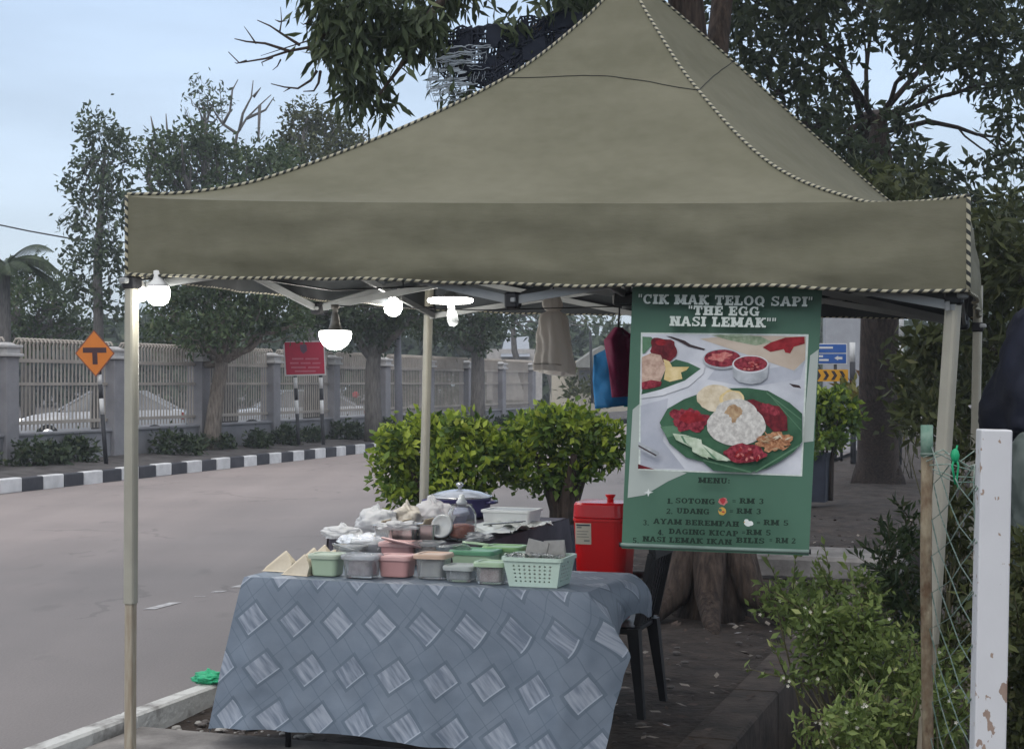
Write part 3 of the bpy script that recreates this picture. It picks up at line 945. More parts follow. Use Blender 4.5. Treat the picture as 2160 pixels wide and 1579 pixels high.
def cside(wv, sgn):
    return lambda u, v: WS(wv + sgn * (.02 + .05 * v + .025 * v * math.sin(u * 17 + 2 * math.sin(u * 5))), s0 + (s1 - s0) * u, Z2 - .52 * v)
c2.grid(cside(w1, 1), 50, 14); c2.grid(cside(w0, -1), 40, 14, flip=True)
c2.grid(lambda u, v: WS(w0 + (w1 - w0) * u, s1 + .02 + .05 * v + .02 * v * math.sin(u * 14), Z2 - .5 * v), 30, 12, flip=True)
c2.grid(lambda u, v: WS(w0 + (w1 - w0) * u, s0 - .02 - .03 * v - .02 * v * math.sin(u * 14), Z2 - .5 * v), 30, 12)
tag(c2.build('table_cover', m_dcl, origin=WS((w0 + w1) / 2, (s0 + s1) / 2, Z2)), 'dark purple grey cloth hanging from the back table beside the red cooler', 'tablecloth')

# ------------------------------------------------------------------ food and containers
def T1(px, py): return G(px, py, TZ + .003)
def T2(px, py): return G(px, py, Z2 + .004)
def plastic(name, c, trans=0.0, rough=.35, var=.04):
    return M(name, c, rough, var=var, scale=3, trans=trans, spec=.5)
m_clear = plastic('clear_plastic', (0.86, 0.88, 0.88), .88, .12)
m_film = M('cling_film', (0.88, 0.90, 0.92), .18, var=.02, trans=.75, bump=.8, bscale=45, ior=1.2)
m_glass = M('glass', (0.93, 0.95, 0.95), .04, var=.02, trans=.96, ior=1.12, spec=.6)

def tub(name, label, cat, p, w_, d_, h_, body, lid=None, yaw=TYAW, contents=None, group=None, lidname='lid', taper=.86, lid_open=None, r_=.022):
    th = thing(name, label, cat, p, group)
    mb = MB().rloft(p, [(w_ * taper, d_ * taper, 0.001, r_), (w_ * taper + .004, d_ * taper + .004, .006, r_), (w_, d_, h_ * .97, r_ * 1.15), (w_ + .012, d_ + .012, h_ * .975, r_ * 1.2), (w_ + .012, d_ + .012, h_, r_ * 1.2),
                        (w_ - .004, d_ - .004, h_, r_), (w_ * taper - .004, d_ * taper - .004, .009, r_)], rz=yaw, smooth=False)
    mb.build('body', body, th)
    if contents:
        k = MB()
        nx = 7
        def top(u, v):
            an, rr = u * 2 * math.pi, v
            ca, sa = math.cos(an), math.sin(an)
            sc_ = 1 / max(abs(ca), abs(sa)) ** .75
            q_ = Matrix.Rotation(yaw, 3, 'Z') @ Vector((ca * rr * sc_ * (w_ * .40), sa * rr * sc_ * (d_ * .40), 0))
            return p + q_ + Vector((0, 0, h_ * (.72 + .10 * (1 - rr)) * (1 + .10 * fbm(u * 9, v * 5, p.x)) if rr < .98 else .012))
        k.grid(top, 28, 9)
        k.build('contents', contents, th)
    if lid:
        lm = MB()
        if lid_open is None:
            lm.rloft(p + Vector((0, 0, h_ + .001)), [(w_ + .018, d_ + .018, -.010, r_ * 1.3), (w_ + .020, d_ + .020, .004, r_ * 1.3), (w_ + .012, d_ + .012, .010, r_ * 1.2), (w_ * .88, d_ * .88, .010, r_), (w_ * .86, d_ * .86, .006, r_)], rz=yaw)
        else:
            lm.rloft(p + lid_open[0], [(w_ + .018, d_ + .018, -.006, r_ * 1.3), (w_ + .020, d_ + .020, .004, r_ * 1.3), (w_ + .012, d_ + .012, .010, r_), (w_ * .88, d_ * .88, .010, r_), (w_ * .86, d_ * .86, .007, r_)],
                     rot=Matrix.Rotation(yaw, 3, 'Z') @ lid_open[1])
        lm.build(lidname, lid, th)
    return th
Id = Matrix.Identity(3)
m_sage = plastic('sage_plastic', (0.36, 0.46, 0.33)); m_sagel = plastic('sage_lid', (0.46, 0.53, 0.42), .1)
m_pink = plastic('pink_plastic', (0.50, 0.27, 0.26)); m_pinkl = plastic('pink_lid', (0.64, 0.40, 0.38))
m_mint = plastic('mint_plastic', (0.56, 0.70, 0.60)); m_grn = plastic('green_lid', (0.14, 0.34, 0.20)); m_grn2 = plastic('leaf_green_lid', (0.24, 0.42, 0.18))
m_peach = plastic('peach_lid', (0.62, 0.44, 0.33)); m_mauve = M('mauve_food', (0.20, 0.14, 0.18), .6, col2=(.50, .44, .48), scale=30)
m_palegrn = plastic('pale_green_lid', (0.42, 0.56, 0.38)); m_blush = M('blush_food', (0.42, 0.30, 0.30), .6, col2=(.62, .50, .48), scale=25)

tub('food_container', 'small sage green lidded container on the cloth beside the paper packs', 'container', T1(691, 1212), .135, .11, .088, m_sage, m_sagel)
tub('food_container', 'clear container of purplish food under crumpled film left of the pink tub', 'container', T1(764, 1216), .150, .12, .092, m_clear, m_film, contents=m_mauve)
tub('food_container', 'pink plastic tub with pink lid in the front row', 'container', T1(838, 1214), .150, .12, .085, m_pink, m_pinkl)
tub('food_container', 'pink lidded tub behind the front row beside the big clear bowl', 'container', T1(845, 1190), .17, .13, .10, m_pink, m_pinkl)
tub('food_container', 'tall clear container with peach lid right of the pink tub', 'container', T1(915, 1218), .135, .13, .10, m_clear, m_peach, contents=M('pale_food', (0.40, 0.40, 0.40), .6, col2=(.55, .53, .5), scale=20))
tub('food_container', 'low clear container under the green lids in the front row', 'container', T1(974, 1224), .125, .12, .060, m_clear, plastic('frost_lid', (0.62, 0.66, 0.64), .4), contents=M('grey_food', (0.28, 0.31, 0.33), .6, col2=(.42, .44, .45), scale=20))
tub('food_container', 'flat dark green lidded box behind the low clear container', 'container', T1(1004, 1206), .20, .15, .095, m_palegrn, m_grn)
tub('food_container', 'flat leaf green lidded box behind the mint basket', 'container', T1(1065, 1200), .17, .14, .10, m_palegrn, m_grn2)
tub('food_container', 'clear container of blush pink food with pale green lid beside the mint basket', 'container', T1(1038, 1229), .125, .11, .085, m_clear, m_palegrn, contents=m_blush)

for (px, py, z_, w_, d_, tx, ty, mt_l, lab) in (
        (846, 1196, .112, .17, .13, -14, 10, m_pinkl, 'loose pale pink lid lying tilted on the rear pink tub'), (958, 1204, .10, .15, .12, -20, -8, m_clear, 'loose clear lid leaning between the peach lid and the green boxes'),
        (735, 1196, .075, .15, .11, -24, 14, m_clear, 'loose clear lid leaning behind the sage container'), (1010, 1196, .107, .14, .11, -6, 5, m_palegrn, 'pale green lid lying on the dark green lidded box')):
    p = T1(px, py) + Vector((0, 0, z_))
    o = MB().rloft(p, [(w_, d_, 0, .025), (w_ + .006, d_ + .006, .004, .026), (w_, d_, .009, .025), (w_ * .88, d_ * .88, .009, .02), (w_ * .86, d_ * .86, .006, .02)], rot=Matrix.Rotation(TYAW, 3, 'Z') @ Matrix.Rotation(R(tx), 3, 'X') @ Matrix.Rotation(R(ty), 3, 'Y')).build('tub_lid', mt_l, origin=p)
    tag(o, lab, 'lid')
for (px, py, w_, d_, h_, lab, cont, ld) in ((905, 1192, .13, .10, .105, 'tall clear tub of brown food behind the peach lidded container', M('brown_dice', (0.20, 0.12, 0.08), .5, col2=(.36, .24, .17), scale=30), m_clear), (740, 1190, .13, .10, .085, 'clear tub of white food behind the sage container', M('white_dice', (0.5, 0.5, 0.48), .5, col2=(.68, .67, .64), scale=30), m_clear)):
    tub('food_container', lab, 'container', T1(px, py), w_, d_, h_, m_clear, ld, contents=cont)

# mint basket: the punched holes go through its walls
bk = thing('plastic_basket', 'mint green plastic basket with rows of punched holes at the cloth edge', 'basket', T1(1138, 1232))
pb_ = T1(1138, 1232); mb = MB()
W0, D0, W1, D1, H = .215, .185, .262, .225, .125
mt = Matrix.Rotation(TYAW, 3, 'Z')
def bw(side, u, v):
    a, c = (W0 + (W1 - W0) * v) / 2, (D0 + (D1 - D0) * v) / 2
    x_ = (u * 2 - 1)
    return pb_ + mt @ Vector({'f': (x_ * a, -c, H * v), 'b': (-x_ * a, c, H * v), 'r': (a, x_ * c, H * v), 'l': (-a, -x_ * c, H * v)}[side])
for sd, nn in (('f', 17), ('b', 17), ('r', 13), ('l', 13)):
    NV = 11
    ue = [0] + [.10 + .80 * i / nn for i in range(nn + 1)] + [1]; ve = [0] + [.10 + .72 * j / NV for j in range(NV + 1)] + [1]
    for i in range(len(ue) - 1):
        for j in range(len(ve) - 1):
            hole = 1 <= i <= nn and 1 <= j <= NV and i % 2 == 0 and j % 2 == 0
            u0, u1, v0, v1 = ue[i], ue[i + 1], ve[j], ve[j + 1]
            if not hole:
                mb.add([bw(sd, u0, v0), bw(sd, u1, v0), bw(sd, u1, v1), bw(sd, u0, v1)], [(0, 1, 2, 3)])
            else:
                N = 8; cen = ((u0 + u1) / 2, (v0 + v1) / 2)
                ring = [(cen[0] + (u1 - u0) * .46 * math.cos(R(45 * k + 225)), cen[1] + (v1 - v0) * .46 * math.sin(R(45 * k + 225))) for k in range(N)]
                outer = [(u0, v0), (cen[0], v0), (u1, v0), (u1, cen[1]), (u1, v1), (cen[0], v1), (u0, v1), (u0, cen[1])]
                o_ = len(mb.v)
                mb.add([bw(sd, *p_) for p_ in outer] + [bw(sd, *p_) for p_ in ring], [(k, (k + 1) % 8, 8 + (k + 1) % 8, 8 + k) for k in range(8)])
mb.rloft(pb_, [(W0, D0, .001, .02), (W0, D0, .004, .02)], rz=TYAW)
mb.build('basket_body', m_mint, bk)
MB().rloft(pb_, [(W1 + .004, D1 + .004, H - .016, .02), (W1 + .016, D1 + .016, H - .014, .025), (W1 + .016, D1 + .016, H + .002, .025), (W1 - .006, D1 - .006, H + .002, .02), (W1 - .010, D1 - .010, H - .012, .02)], rz=TYAW, cap=(False, False)).build('rim', m_mint, bk)
for dx, dy, rz_, lb in ((-.055, .05, 12, 'pale plastic food bag standing up at the left in the mint basket'), (.06, .06, -4, 'clear flat sleeve standing up at the right in the mint basket')):
    p = pb_ + mt @ Vector((dx, dy, .012))
    o = MB().rloft(p, [(.08, .012, 0, .005), (.095, .03, .05, .01), (.098, .022, .12, .008), (.095, .006, .175, .002)], rot=mt @ Matrix.Rotation(R(rz_), 3, 'Y')).build('sleeve_packet', M('grey_sleeve', (0.36, 0.34, 0.31), .3, col2=(.55, .53, .5), scale=14, trans=.3), origin=p)
    tag(o, lb, 'packet')
fl = MB()
for k in range(14):
    q_ = pb_ + mt @ Vector((rng.uniform(-.1, .1), rng.uniform(-.08, .02), rng.uniform(.10, .135)))
    fl.grid(lambda u, v: q_ + mt @ Vector(((u - .5) * .07, (v - .5) * .05, .018 * fbm(u * 3 + k, v * 3, k))), 4, 4)
tag(fl.build('film_bundle', m_film, origin=pb_), 'crumpled clear film lying loose in the mint basket', 'film')

# folded paper rice packs
m_pack = M('wrapping_paper', (0.50, 0.43, 0.32), .75, col2=(.62, .55, .43), scale=7, bump=.25, bscale=20)
def pack(p, L, wd, h_, yaw, lab):
    L, wd, h_ = L * 1.15, wd * 1.1, h_ * 1.12
    th = MB(); m_ = Matrix.Rotation(yaw, 3, 'Z')
    # a folded triangular parcel: ridge rises from a low pointed end to a tall blunt end
    V_ = [(-L / 2, -wd / 2 * .35, 0), (-L / 2, wd / 2 * .35, 0), (L * .45, wd / 2, 0), (L * .45, -wd / 2, 0), (-L * .42, 0, h_ * .18), (L * .22, wd * .07, h_), (L * .30, -wd * .07, h_ * .97), (L / 2, wd * .36, h_ * .42), (L / 2, -wd * .36, h_ * .42)]
    Fc = [(3, 2, 1, 0), (0, 3, 6, 4), (2, 1, 4, 5), (4, 6, 5), (1, 0, 4), (3, 8, 6), (2, 5, 7), (8, 7, 5, 6), (3, 2, 7, 8)]
    th.add([p + m_ @ Vector(v_) for v_ in V_], Fc)
    o = th.build('rice_packet', m_pack, origin=p)
    bv = o.modifiers.new('bevel', 'BEVEL'); bv.width = .004; bv.segments = 2
    tag(o, lab, 'packet', 'folded paper rice packets')
pack(T1(588, 1203), .13, .085, .085, TYAW + .15, 'leftmost folded beige paper packet on the table')
pack(T1(628, 1211), .125, .085, .085, TYAW + .05, 'frontmost folded beige paper packet touching the sage container')
pack(T1(648, 1196), .12, .08, .085, TYAW + .3, 'folded beige paper packet just behind the frontmost packet')
pack(T1(672, 1186), .12, .08, .08, TYAW - .1, 'folded beige paper packet peeking over the sage container')
pack(T1(709, 1182), .12, .08, .08, TYAW + .2, 'folded beige paper packet rearmost beside the big clear bowl')

# big bowl under cling film
p = T1(775, 1180)
bo = thing('glass_bowl', 'big clear bowl of pale food wrapped in cling film', 'bowl', p)
MB().lathe([(.07, 0), (.105, .03), (.128, .075), (.135, .105), (.131, .105), (.120, .07), (.095, .03), (.03, .012)], p, 32).build('bowl', plastic('bowl_clear', (0.80, 0.83, 0.85), .7, .12), bo)
MB().lathe([(.09, .02), (.122, .07), (.118, .095), (.06, .112), (.002, .118)], p, 24, wob=.12).build('contents', M('white_food', (0.55, 0.56, 0.58), .5, col2=(.72, .73, .74), scale=12), bo)
MB().grid(lambda u, v: p + Vector(((.145 + .01 * math.sin(u * 40)) * v * math.cos(u * 6.2832), (.145 + .01 * math.sin(u * 40)) * v * math.sin(u * 6.2832), .122 + .012 * fbm(u * 8, v * 4) - .03 * max(0, v - .85) / .15)), 60, 10).build('film_cover', m_film, bo)

def wrapped(p, rx, ry, rz_, name, label, mat_, seed, cat='bag', ruck=.35, knot=True):
    mb = MB()
    def fn(u, v):
        th, ph = u * 2 * math.pi, v * math.pi
        d_ = Vector((math.cos(th) * math.sin(ph), math.sin(th) * math.sin(ph), -math.cos(ph)))
        n_ = fbm(d_.x * 2.0 + seed, d_.y * 2.0, d_.z * 2.0, 3) * ruck * .8 - abs(fbm(d_.x * 4 + seed * 3, d_.y * 4, d_.z * 4, 3)) * ruck * .45 + ruck * .1
        k = 1 + n_
        z = d_.z * rz_ * k
        if knot and v > .82: k *= .55; z *= 1 + (v - .82) * 1.8
        return p + Vector((d_.x * rx * k, d_.y * ry * k, max(z + rz_ * .85, 0.001)))
    mb.grid(fn, 56, 36)
    return tag(mb.build(name, mat_, origin=p), label, cat)
m_bagw = LEAF('white_bag_film', (0.70, 0.71, 0.72), (0.78, 0.78, 0.79), transl=.45, rough=.22)
m_bagbr = M('food_in_bag', (0.50, 0.45, 0.38), .35, col2=(.66, .62, .56), scale=12, bump=.6, bscale=30, trans=.1)
wrapped(T2(722, 1135), .10, .06, .035, 'wrapped_food', 'flat white film wrapped pack lying farthest left behind the bowl', m_bagw, 1)
wrapped(T2(795, 1126), .11, .09, .07, 'plastic_bag', 'knotted white plastic bag of food just above the big bowl', m_bagw, 2)
wrapped(T2(856, 1122), .085, .08, .075, 'plastic_bag', 'cream coloured knotted food bag between white bags and open jar', m_bagbr, 3)
wrapped(T2(912, 1116), .10, .09, .085, 'plastic_bag', 'tall white plastic bag leaning before the red lid', m_bagw, 4)
wrapped(T2(930, 1136), .06, .06, .045, 'plastic_bag', 'small brown filled bag in front of the steel trays', M('brown_food', (0.20, 0.13, 0.09), .4, col2=(.34, .25, .18), scale=14, trans=.1), 5)
m_steel = M('steel_tray', (0.55, 0.55, 0.55), .22, var=.05, metal=.9)
for px, py, lab in ((818, 1141, 'left steel food tray with folded paper behind the pink tubs'), (862, 1139, 'steel food tray with silver rim before the cream food bag'), (908, 1138, 'steel food tray nearest the open jar')):
    p = T2(px, py)
    th = thing('steel_tray', lab, 'tray', p, 'steel trays behind the front containers')
    MB().rloft(p, [(.09, .12, .001, .015), (.10, .13, .075, .02), (.115, .145, .078, .02), (.115, .145, .082, .02), (.095, .125, .080, .02), (.085, .115, .03, .015)], rz=TYAW).build('tray', m_steel, th)
    MB().rloft(p + Vector((0, 0, .055)), [(.082, .11, 0, .012), (.07, .10, .015, .012)], rz=TYAW).build('contents', MATS['brown_food'], th)
    MB().box(p + mt @ Vector((-.03, 0, .06)), (.004, .11, .10), rot=mt @ Matrix.Rotation(R(28), 3, 'Y')).build('paper_divider', m_pack, th)

# glass jar of red paste, lid swung open
p = T2(974, 1139); jr = thing('glass_jar', 'round glass jar half full of red paste with its lid open', 'jar', p)
jm = Matrix.Rotation(TYAW, 3, 'Z')
MB().lathe([(.045, .002), (.066, .008), (.072, .03), (.072, .13), (.060, .155), (.052, .165), (.052, .178), (.048, .178), (.048, .165), (.056, .152), (.069, .128), (.069, .03), (.064, .012), (.01, .006)], p, 32).build('jar', m_glass, jr)
MB().lathe([(.055, .014), (.063, .03), (.064, .072), (.03, .082), (.002, .080)], p, 24, wob=.05).build('paste', M('red_paste', (0.22, 0.05, 0.03), .4, col2=(.34, .09, .05), scale=40, bump=.5), jr)
lc = p + Vector((-.092, -.03, .07)); la = Matrix.Rotation(R(62), 3, 'X') @ Matrix.Rotation(R(18), 3, 'Z')
MB().lathe([(.058, 0), (.060, .014), (.052, .018), (.046, .010), (.01, .008)], lc, 28, axis=Matrix.Rotation(R(-28), 3, 'Z') @ Matrix.Rotation(R(72), 3, 'X')).build('jar_lid', plastic('jar_lid', (0.72, 0.74, 0.74), .45, .1), jr)
MB().tube([lc + Vector((.05, .01, -.02)), p + Vector((-.05, -.015, .165))], .0025, 6).build('wire_bail', m_steel, jr)
MB().lathe([(.025, .178), (.028, .19), (.016, .205), (.012, .225), (.002, .228)], p, 14).build('knob', plastic('jar_knob', (0.75, 0.77, 0.78), .3, .15), jr)

# casserole, oven dish, red lid, foam box, papers on the back table
p = T2(970, 1090); po = thing('casserole_pot', 'blue purple lidded casserole pot with glass lid at the back of the stall', 'pot', p)
m_pot = M('purple_enamel', (0.050, 0.045, 0.13), .3, var=.15, coat=.4)
MB().lathe([(.14, .002), (.165, .012), (.175, .05), (.180, .105), (.186, .112), (.176, .114), (.168, .05), (.02, .02)], p, 40).build('pot', m_pot, po)
MB().lathe([(.182, .114), (.186, .120), (.175, .127), (.12, .147), (.05, .160), (.003, .162)], p, 40).build('pot_lid', plastic('lid_glass', (0.62, 0.66, 0.74), .5, .1), po)
MB().lathe([(.186, .113), (.190, .118), (.188, .124), (.182, .125)], p, 40, cap=False).build('lid_rim', m_steel, po)
MB().lathe([(.012, .160), (.010, .172), (.022, .182), (.024, .192), (.014, .200), (.002, .201)], p, 18).build('knob', m_steel, po)
for sg in (-1, 1):
    MB().tube([p + CX * sg * .175 + SX * -.04 + Vector((0, 0, .088)), p + CX * sg * .215 + SX * -.03 + Vector((0, 0, .092)), p + CX * sg * .215 + SX * .03 + Vector((0, 0, .092)), p + CX * sg * .175 + SX * .04 + Vector((0, 0, .088))], .010, 8).build('handle', m_pot, po)
tub('oven_dish', 'low purple blue dish in front of the casserole pot', 'dish', T2(925, 1106), .30, .20, .07, M('lilac_enamel', (0.12, 0.11, 0.23), .35, var=.1), M('lilac_film', (0.42, 0.42, 0.54), .25, var=.05, trans=.3))
p = T2(876, 1112)
o = MB().rloft(p, [(.34, .24, .0, .03), (.35, .25, .012, .03), (.34, .24, .022, .03), (.30, .2, .022, .02)], rz=YAW + .1).build('tray_lid', plastic('red_pink_lid', (0.50, 0.03, 0.06)), origin=p)
tag(o, 'flat bright red pink tray lid lying behind the white bags', 'lid')
p = T2(1080, 1112); fb = thing('foam_box', 'white foam box at the far right corner of the back table', 'box', p)
MB().rloft(p, [(.25, .19, .001, .015), (.27, .21, .085, .02), (.285, .225, .088, .02), (.285, .225, .10, .02), (.255, .195, .10, .015), (.235, .175, .02, .01)], rz=YAW).build('box_body', M('foam', (0.66, 0.67, 0.66), .8, var=.04), fb)
MB().rloft(p + Vector((0, 0, .088)), [(.24, .18, 0, .01), (.22, .16, .01, .01)], rz=YAW).build('contents', MATS['white_bag_film'], fb)
for k, (px, py, a, lab) in enumerate(((1035, 1126, 8, 'sheet of pale plastic spread nearest the jar on the back table'), (1075, 1118, -14, 'sheet of pale plastic spread before the foam box'), (1110, 1116, 25, 'sheet of pale plastic hanging over the right edge of the back table'))):
    p = T2(px, py) + Vector((0, 0, .006 + .004 * k))
    m_ = Matrix.Rotation(YAW + R(a), 3, 'Z')
    o = MB().grid(lambda u, v: p + m_ @ Vector(((u - .5) * .26, (v - .5) * .30, .018 + .03 * fbm(u * 3 + k * 3, v * 3, k))), 14, 14).build('plastic_sheet', M('sheet_film', (0.50, 0.54, 0.52), .25, col2=(.66, .68, .66), scale=6, trans=.2), origin=p)
    tag(o, lab, 'sheet', 'plastic sheets on the back table')
p = T2(1062, 1128) + Vector((0, 0, .055))
tg = thing('serving_tongs', 'dark metal tongs lying on the plastic sheets', 'tongs', p)
for sg in (-1, 1):
    MB().bar(p + CX * -.09 + SX * (-.05 + .004 * sg), p + CX * .09 + SX * (.06 + .022 * sg) + Vector((0, 0, .012)), .014, .004).build('arm', M('dark_steel', (0.08, 0.08, 0.08), .3, metal=.8), tg)

# ------------------------------------------------------------------ chair and red cooler
chp = WS(-2.13, 7.69, GZ); CR = math.atan2(CX.y, CX.x) - math.pi / 2
ch = thing('plastic_chair', 'black moulded plastic chair holding the red cooler beside the table', 'chair', chp)
cm = Matrix.Rotation(CR, 3, 'Z')
def cl_(x_, y_, z_): return chp + cm @ Vector((x_, y_, z_))
MB().grid(lambda u, v: cl_((u - .5) * .42 * (1 + .06 * (1 - v)), (v - .5) * .44, .45 - .012 * math.sin(u * math.pi) * math.sin(v * math.pi) - .02 * (1 - v) ** 6), 10, 10).box(cl_(0, 0, .425), (.40, .41, .035), rz=CR, bev=.01).build('seat', m_blkpl, ch)
bkm = MB()
for i in range(7):
    x_ = -.17 + .34 * i / 6
    bkm.bar(cl_(x_ * .95, .20, .44), cl_(x_ * 1.05, .285, .80), .034, .012)
bkm.bar(cl_(-.20, .29, .82), cl_(.20, .29, .82), .035, .06); bkm.bar(cl_(-.20, .215, .46), cl_(-.21, .29, .82), .04, .028); bkm.bar(cl_(.20, .215, .46), cl_(.21, .29, .82), .04, .028)
bkm.build('backrest', m_blkpl, ch)
for sx_ in (-1, 1):
    MB().tube([cl_(sx_ * .20, .25, .66), cl_(sx_ * .255, .10, .655), cl_(sx_ * .255, -.10, .65), cl_(sx_ * .235, -.20, .62), cl_(sx_ * .22, -.22, .43)], [.018, .022, .022, .02, .022], 8).build('armrest', m_blkpl, ch)
    for sy_ in (-1, 1):
        a, c = cl_(sx_ * .195, sy_ * .195, .44), cl_(sx_ * .235, sy_ * .245, 0)
        d_ = c - a
        MB().add([*(a + cm @ Vector(v_) for v_ in ((-.035, -.03, 0), (.035, -.03, 0), (.035, .03, 0), (-.035, .03, 0))), *(c + cm @ Vector(v_) for v_ in ((-.02, -.017, 0), (.02, -.017, 0), (.02, .017, 0), (-.02, .017, 0)))],
                 [(0, 1, 2, 3), (7, 6, 5, 4), (0, 4, 5, 1), (1, 5, 6, 2), (2, 6, 7, 3), (3, 7, 4, 0)]).build('leg', m_blkpl, ch)
jp = WS(-2.14, 7.69, .402); JH = .60
jg = thing('drink_cooler', 'tall red drink cooler with white label standing on the black chair', 'cooler', jp)
m_red = M('red_plastic', (0.54, 0.006, 0.008), .32, var=.06, scale=2, spec=.5)
MB().rloft(jp, [(.225, .225, .0, .05), (.235, .235, .01, .055), (.285, .285, JH - .09, .07), (.292, .292, JH - .088, .07), (.292, .292, JH - .074, .07)], rz=YAW, n=8).build('body', m_red, jg)
MB().rloft(jp, [(.286, .286, JH - .072, .07), (.290, .290, JH - .066, .07), (.284, .284, JH - .005, .07), (.270, .270, JH + .006, .065), (.1, .1, JH + .010, .04)], rz=YAW, n=8).build('lid', M('red_lid', (0.50, 0.004, 0.010), .22, var=.06, scale=2, spec=.6), jg)
MB().lathe([(.018, JH + .008), (.016, JH + .022), (.026, JH + .036), (.028, JH + .042), (.002, JH + .043)], jp + CX * .03, 16).build('spout_cap', m_red, jg)
fz = JH - .145
lx = -.075
def jf(x_, z_, o_=.0): return jp + Matrix.Rotation(YAW, 3, 'Z') @ Vector((x_, -(.2350 + (.285 - .2350) * z_ / (JH - .09)) / 2 - .0015 - o_, z_))
lab_ = MB().add([jf(lx - .042, fz - .06), jf(lx + .042, fz - .06), jf(lx + .042, fz + .048), jf(lx - .042, fz + .048)], [(0, 1, 2, 3)])
lab_.add([jf(lx - .036, fz + .034, .0012), jf(lx + .036, fz + .034, .0012), jf(lx + .036, fz + .042, .0012), jf(lx - .036, fz + .042, .0012)], [(0, 1, 2, 3)], 1)
for k, (a, c, zz) in enumerate(((-.034, -.008, .022), (-.034, .028, .004), (-.034, .020, -.010), (-.034, .03, -.024), (.004, .034, -.046))):
    lab_.add([jf(lx + a, fz + zz, .0012), jf(lx + c, fz + zz, .0012), jf(lx + c, fz + zz + (.009 if k in (0, 4) else .004), .0012), jf(lx + a, fz + zz + (.009 if k in (0, 4) else .004), .0012)], [(0, 1, 2, 3)], 2)
lab_.build('label_sticker', [M('sticker_cream', (0.52, 0.47, 0.38), .5), M('sticker_dark', (0.05, 0.06, 0.08), .5), M('sticker_grey', (0.22, 0.22, 0.20), .5)], jg)

for px, py, zt, rx, sd_, lab in ((838, 1150, T2, .09, 21, 'thin white bag draped loosely over the steel trays'), (700, 1178, T1, .07, 22, 'small clear white bag between the paper packets and big bowl'), (1000, 1140, T2, .08, 23, 'flattened white bag right of the open jar')):
    wrapped(zt(px, py) + Vector((0, 0, .075 if zt is T2 and px < 900 else 0)), rx, .06, .022, 'plastic_bag', lab, m_bagw, sd_, ruck=.6, knot=False)
# crumpled green bag at the kerb
wrapped(G(442, 1440, .03), .085, .07, .035, 'plastic_bag', 'crumpled bright green plastic bag lying on the road kerb', M('green_bag', (0.03, 0.42, 0.20), .35, var=.2, bump=.6, trans=.1), 9, ruck=.4)

# ------------------------------------------------------------------ banner
bTL, bTR, bBR, bBL = P(1335, 590, 5.47), P(1735, 596, 5.27), P(1706, 1171, 5.32), P(1311, 1156, 5.54)
bn_n = (bTR - bTL).cross(bBL - bTL).normalized()
if bn_n.y > 0: bn_n = -bn_n
def B(u, v, off=0.0):
    return bTL.lerp(bTR, u).lerp(bBL.lerp(bBR, u), v) + bn_n * (off + .012 * math.sin(math.pi * u) * math.sin(math.pi * v * .9))
def ZB_(x, y):
    """crop pixel of the photograph's banner -> banner u, v"""
    x, y = 1280 + x * 480 / 1222, 580 + y * 620 / 1579       # photograph pixel
    u, v = .5, .5
    for _ in range(12):
        def pr(u_, v_):
            p = B(u_, v_); return 1080 + F * p.x / p.y, HZ - (p.z - CAMH) * F / p.y
        x0, y0 = pr(u, v); xu, yu = pr(u + .01, v); xv, yv = pr(u, v + .01)
        a, b_, c, d_ = (xu - x0) * 100, (xv - x0) * 100, (yu - y0) * 100, (yv - y0) * 100
        det = a * d_ - b_ * c
        ex, ey = x - x0, y - y0
        u += (d_ * ex - b_ * ey) / det; v += (a * ey - c * ex) / det
    return u, v
bnr = thing('menu_banner', 'green hanging menu banner with food picture and price list', 'banner', (bBL + bBR) / 2)
m_vin = M('banner_green', rgb(76, 110, 92), .42, var=.06, scale=3, spec=.35)
bm_ = MB().grid(lambda u, v: B(u, v), 12, 18)
bm_.grid(lambda u, v: B(u, v, -.0012), 12, 18, mi=1, flip=True)
bm_.build('banner_sheet', [m_vin, M('banner_back', (0.35, 0.36, 0.35), .6)], bnr)
rodm = MB().tube([B(-.005, .985, .004), B(.5, .985, .004), B(1.005, .985, .004)], .007, 8)
rodm.build('bottom_rod', M('rod_grey_green', (0.20, 0.27, 0.235), .35), bnr)
for u in (-.008, 1.006):
    MB().tube([B(u - .002, .985, .004), B(u + .004, .985, .004)], .0095, 10).build('rod_cap', m_blkpl, bnr)
MB().tube([B(.0, .004, .003), B(.5, .004, .003), B(1, .004, .003)], .005, 8).build('top_rod', m_truss, bnr)
art_layer = [0.0]
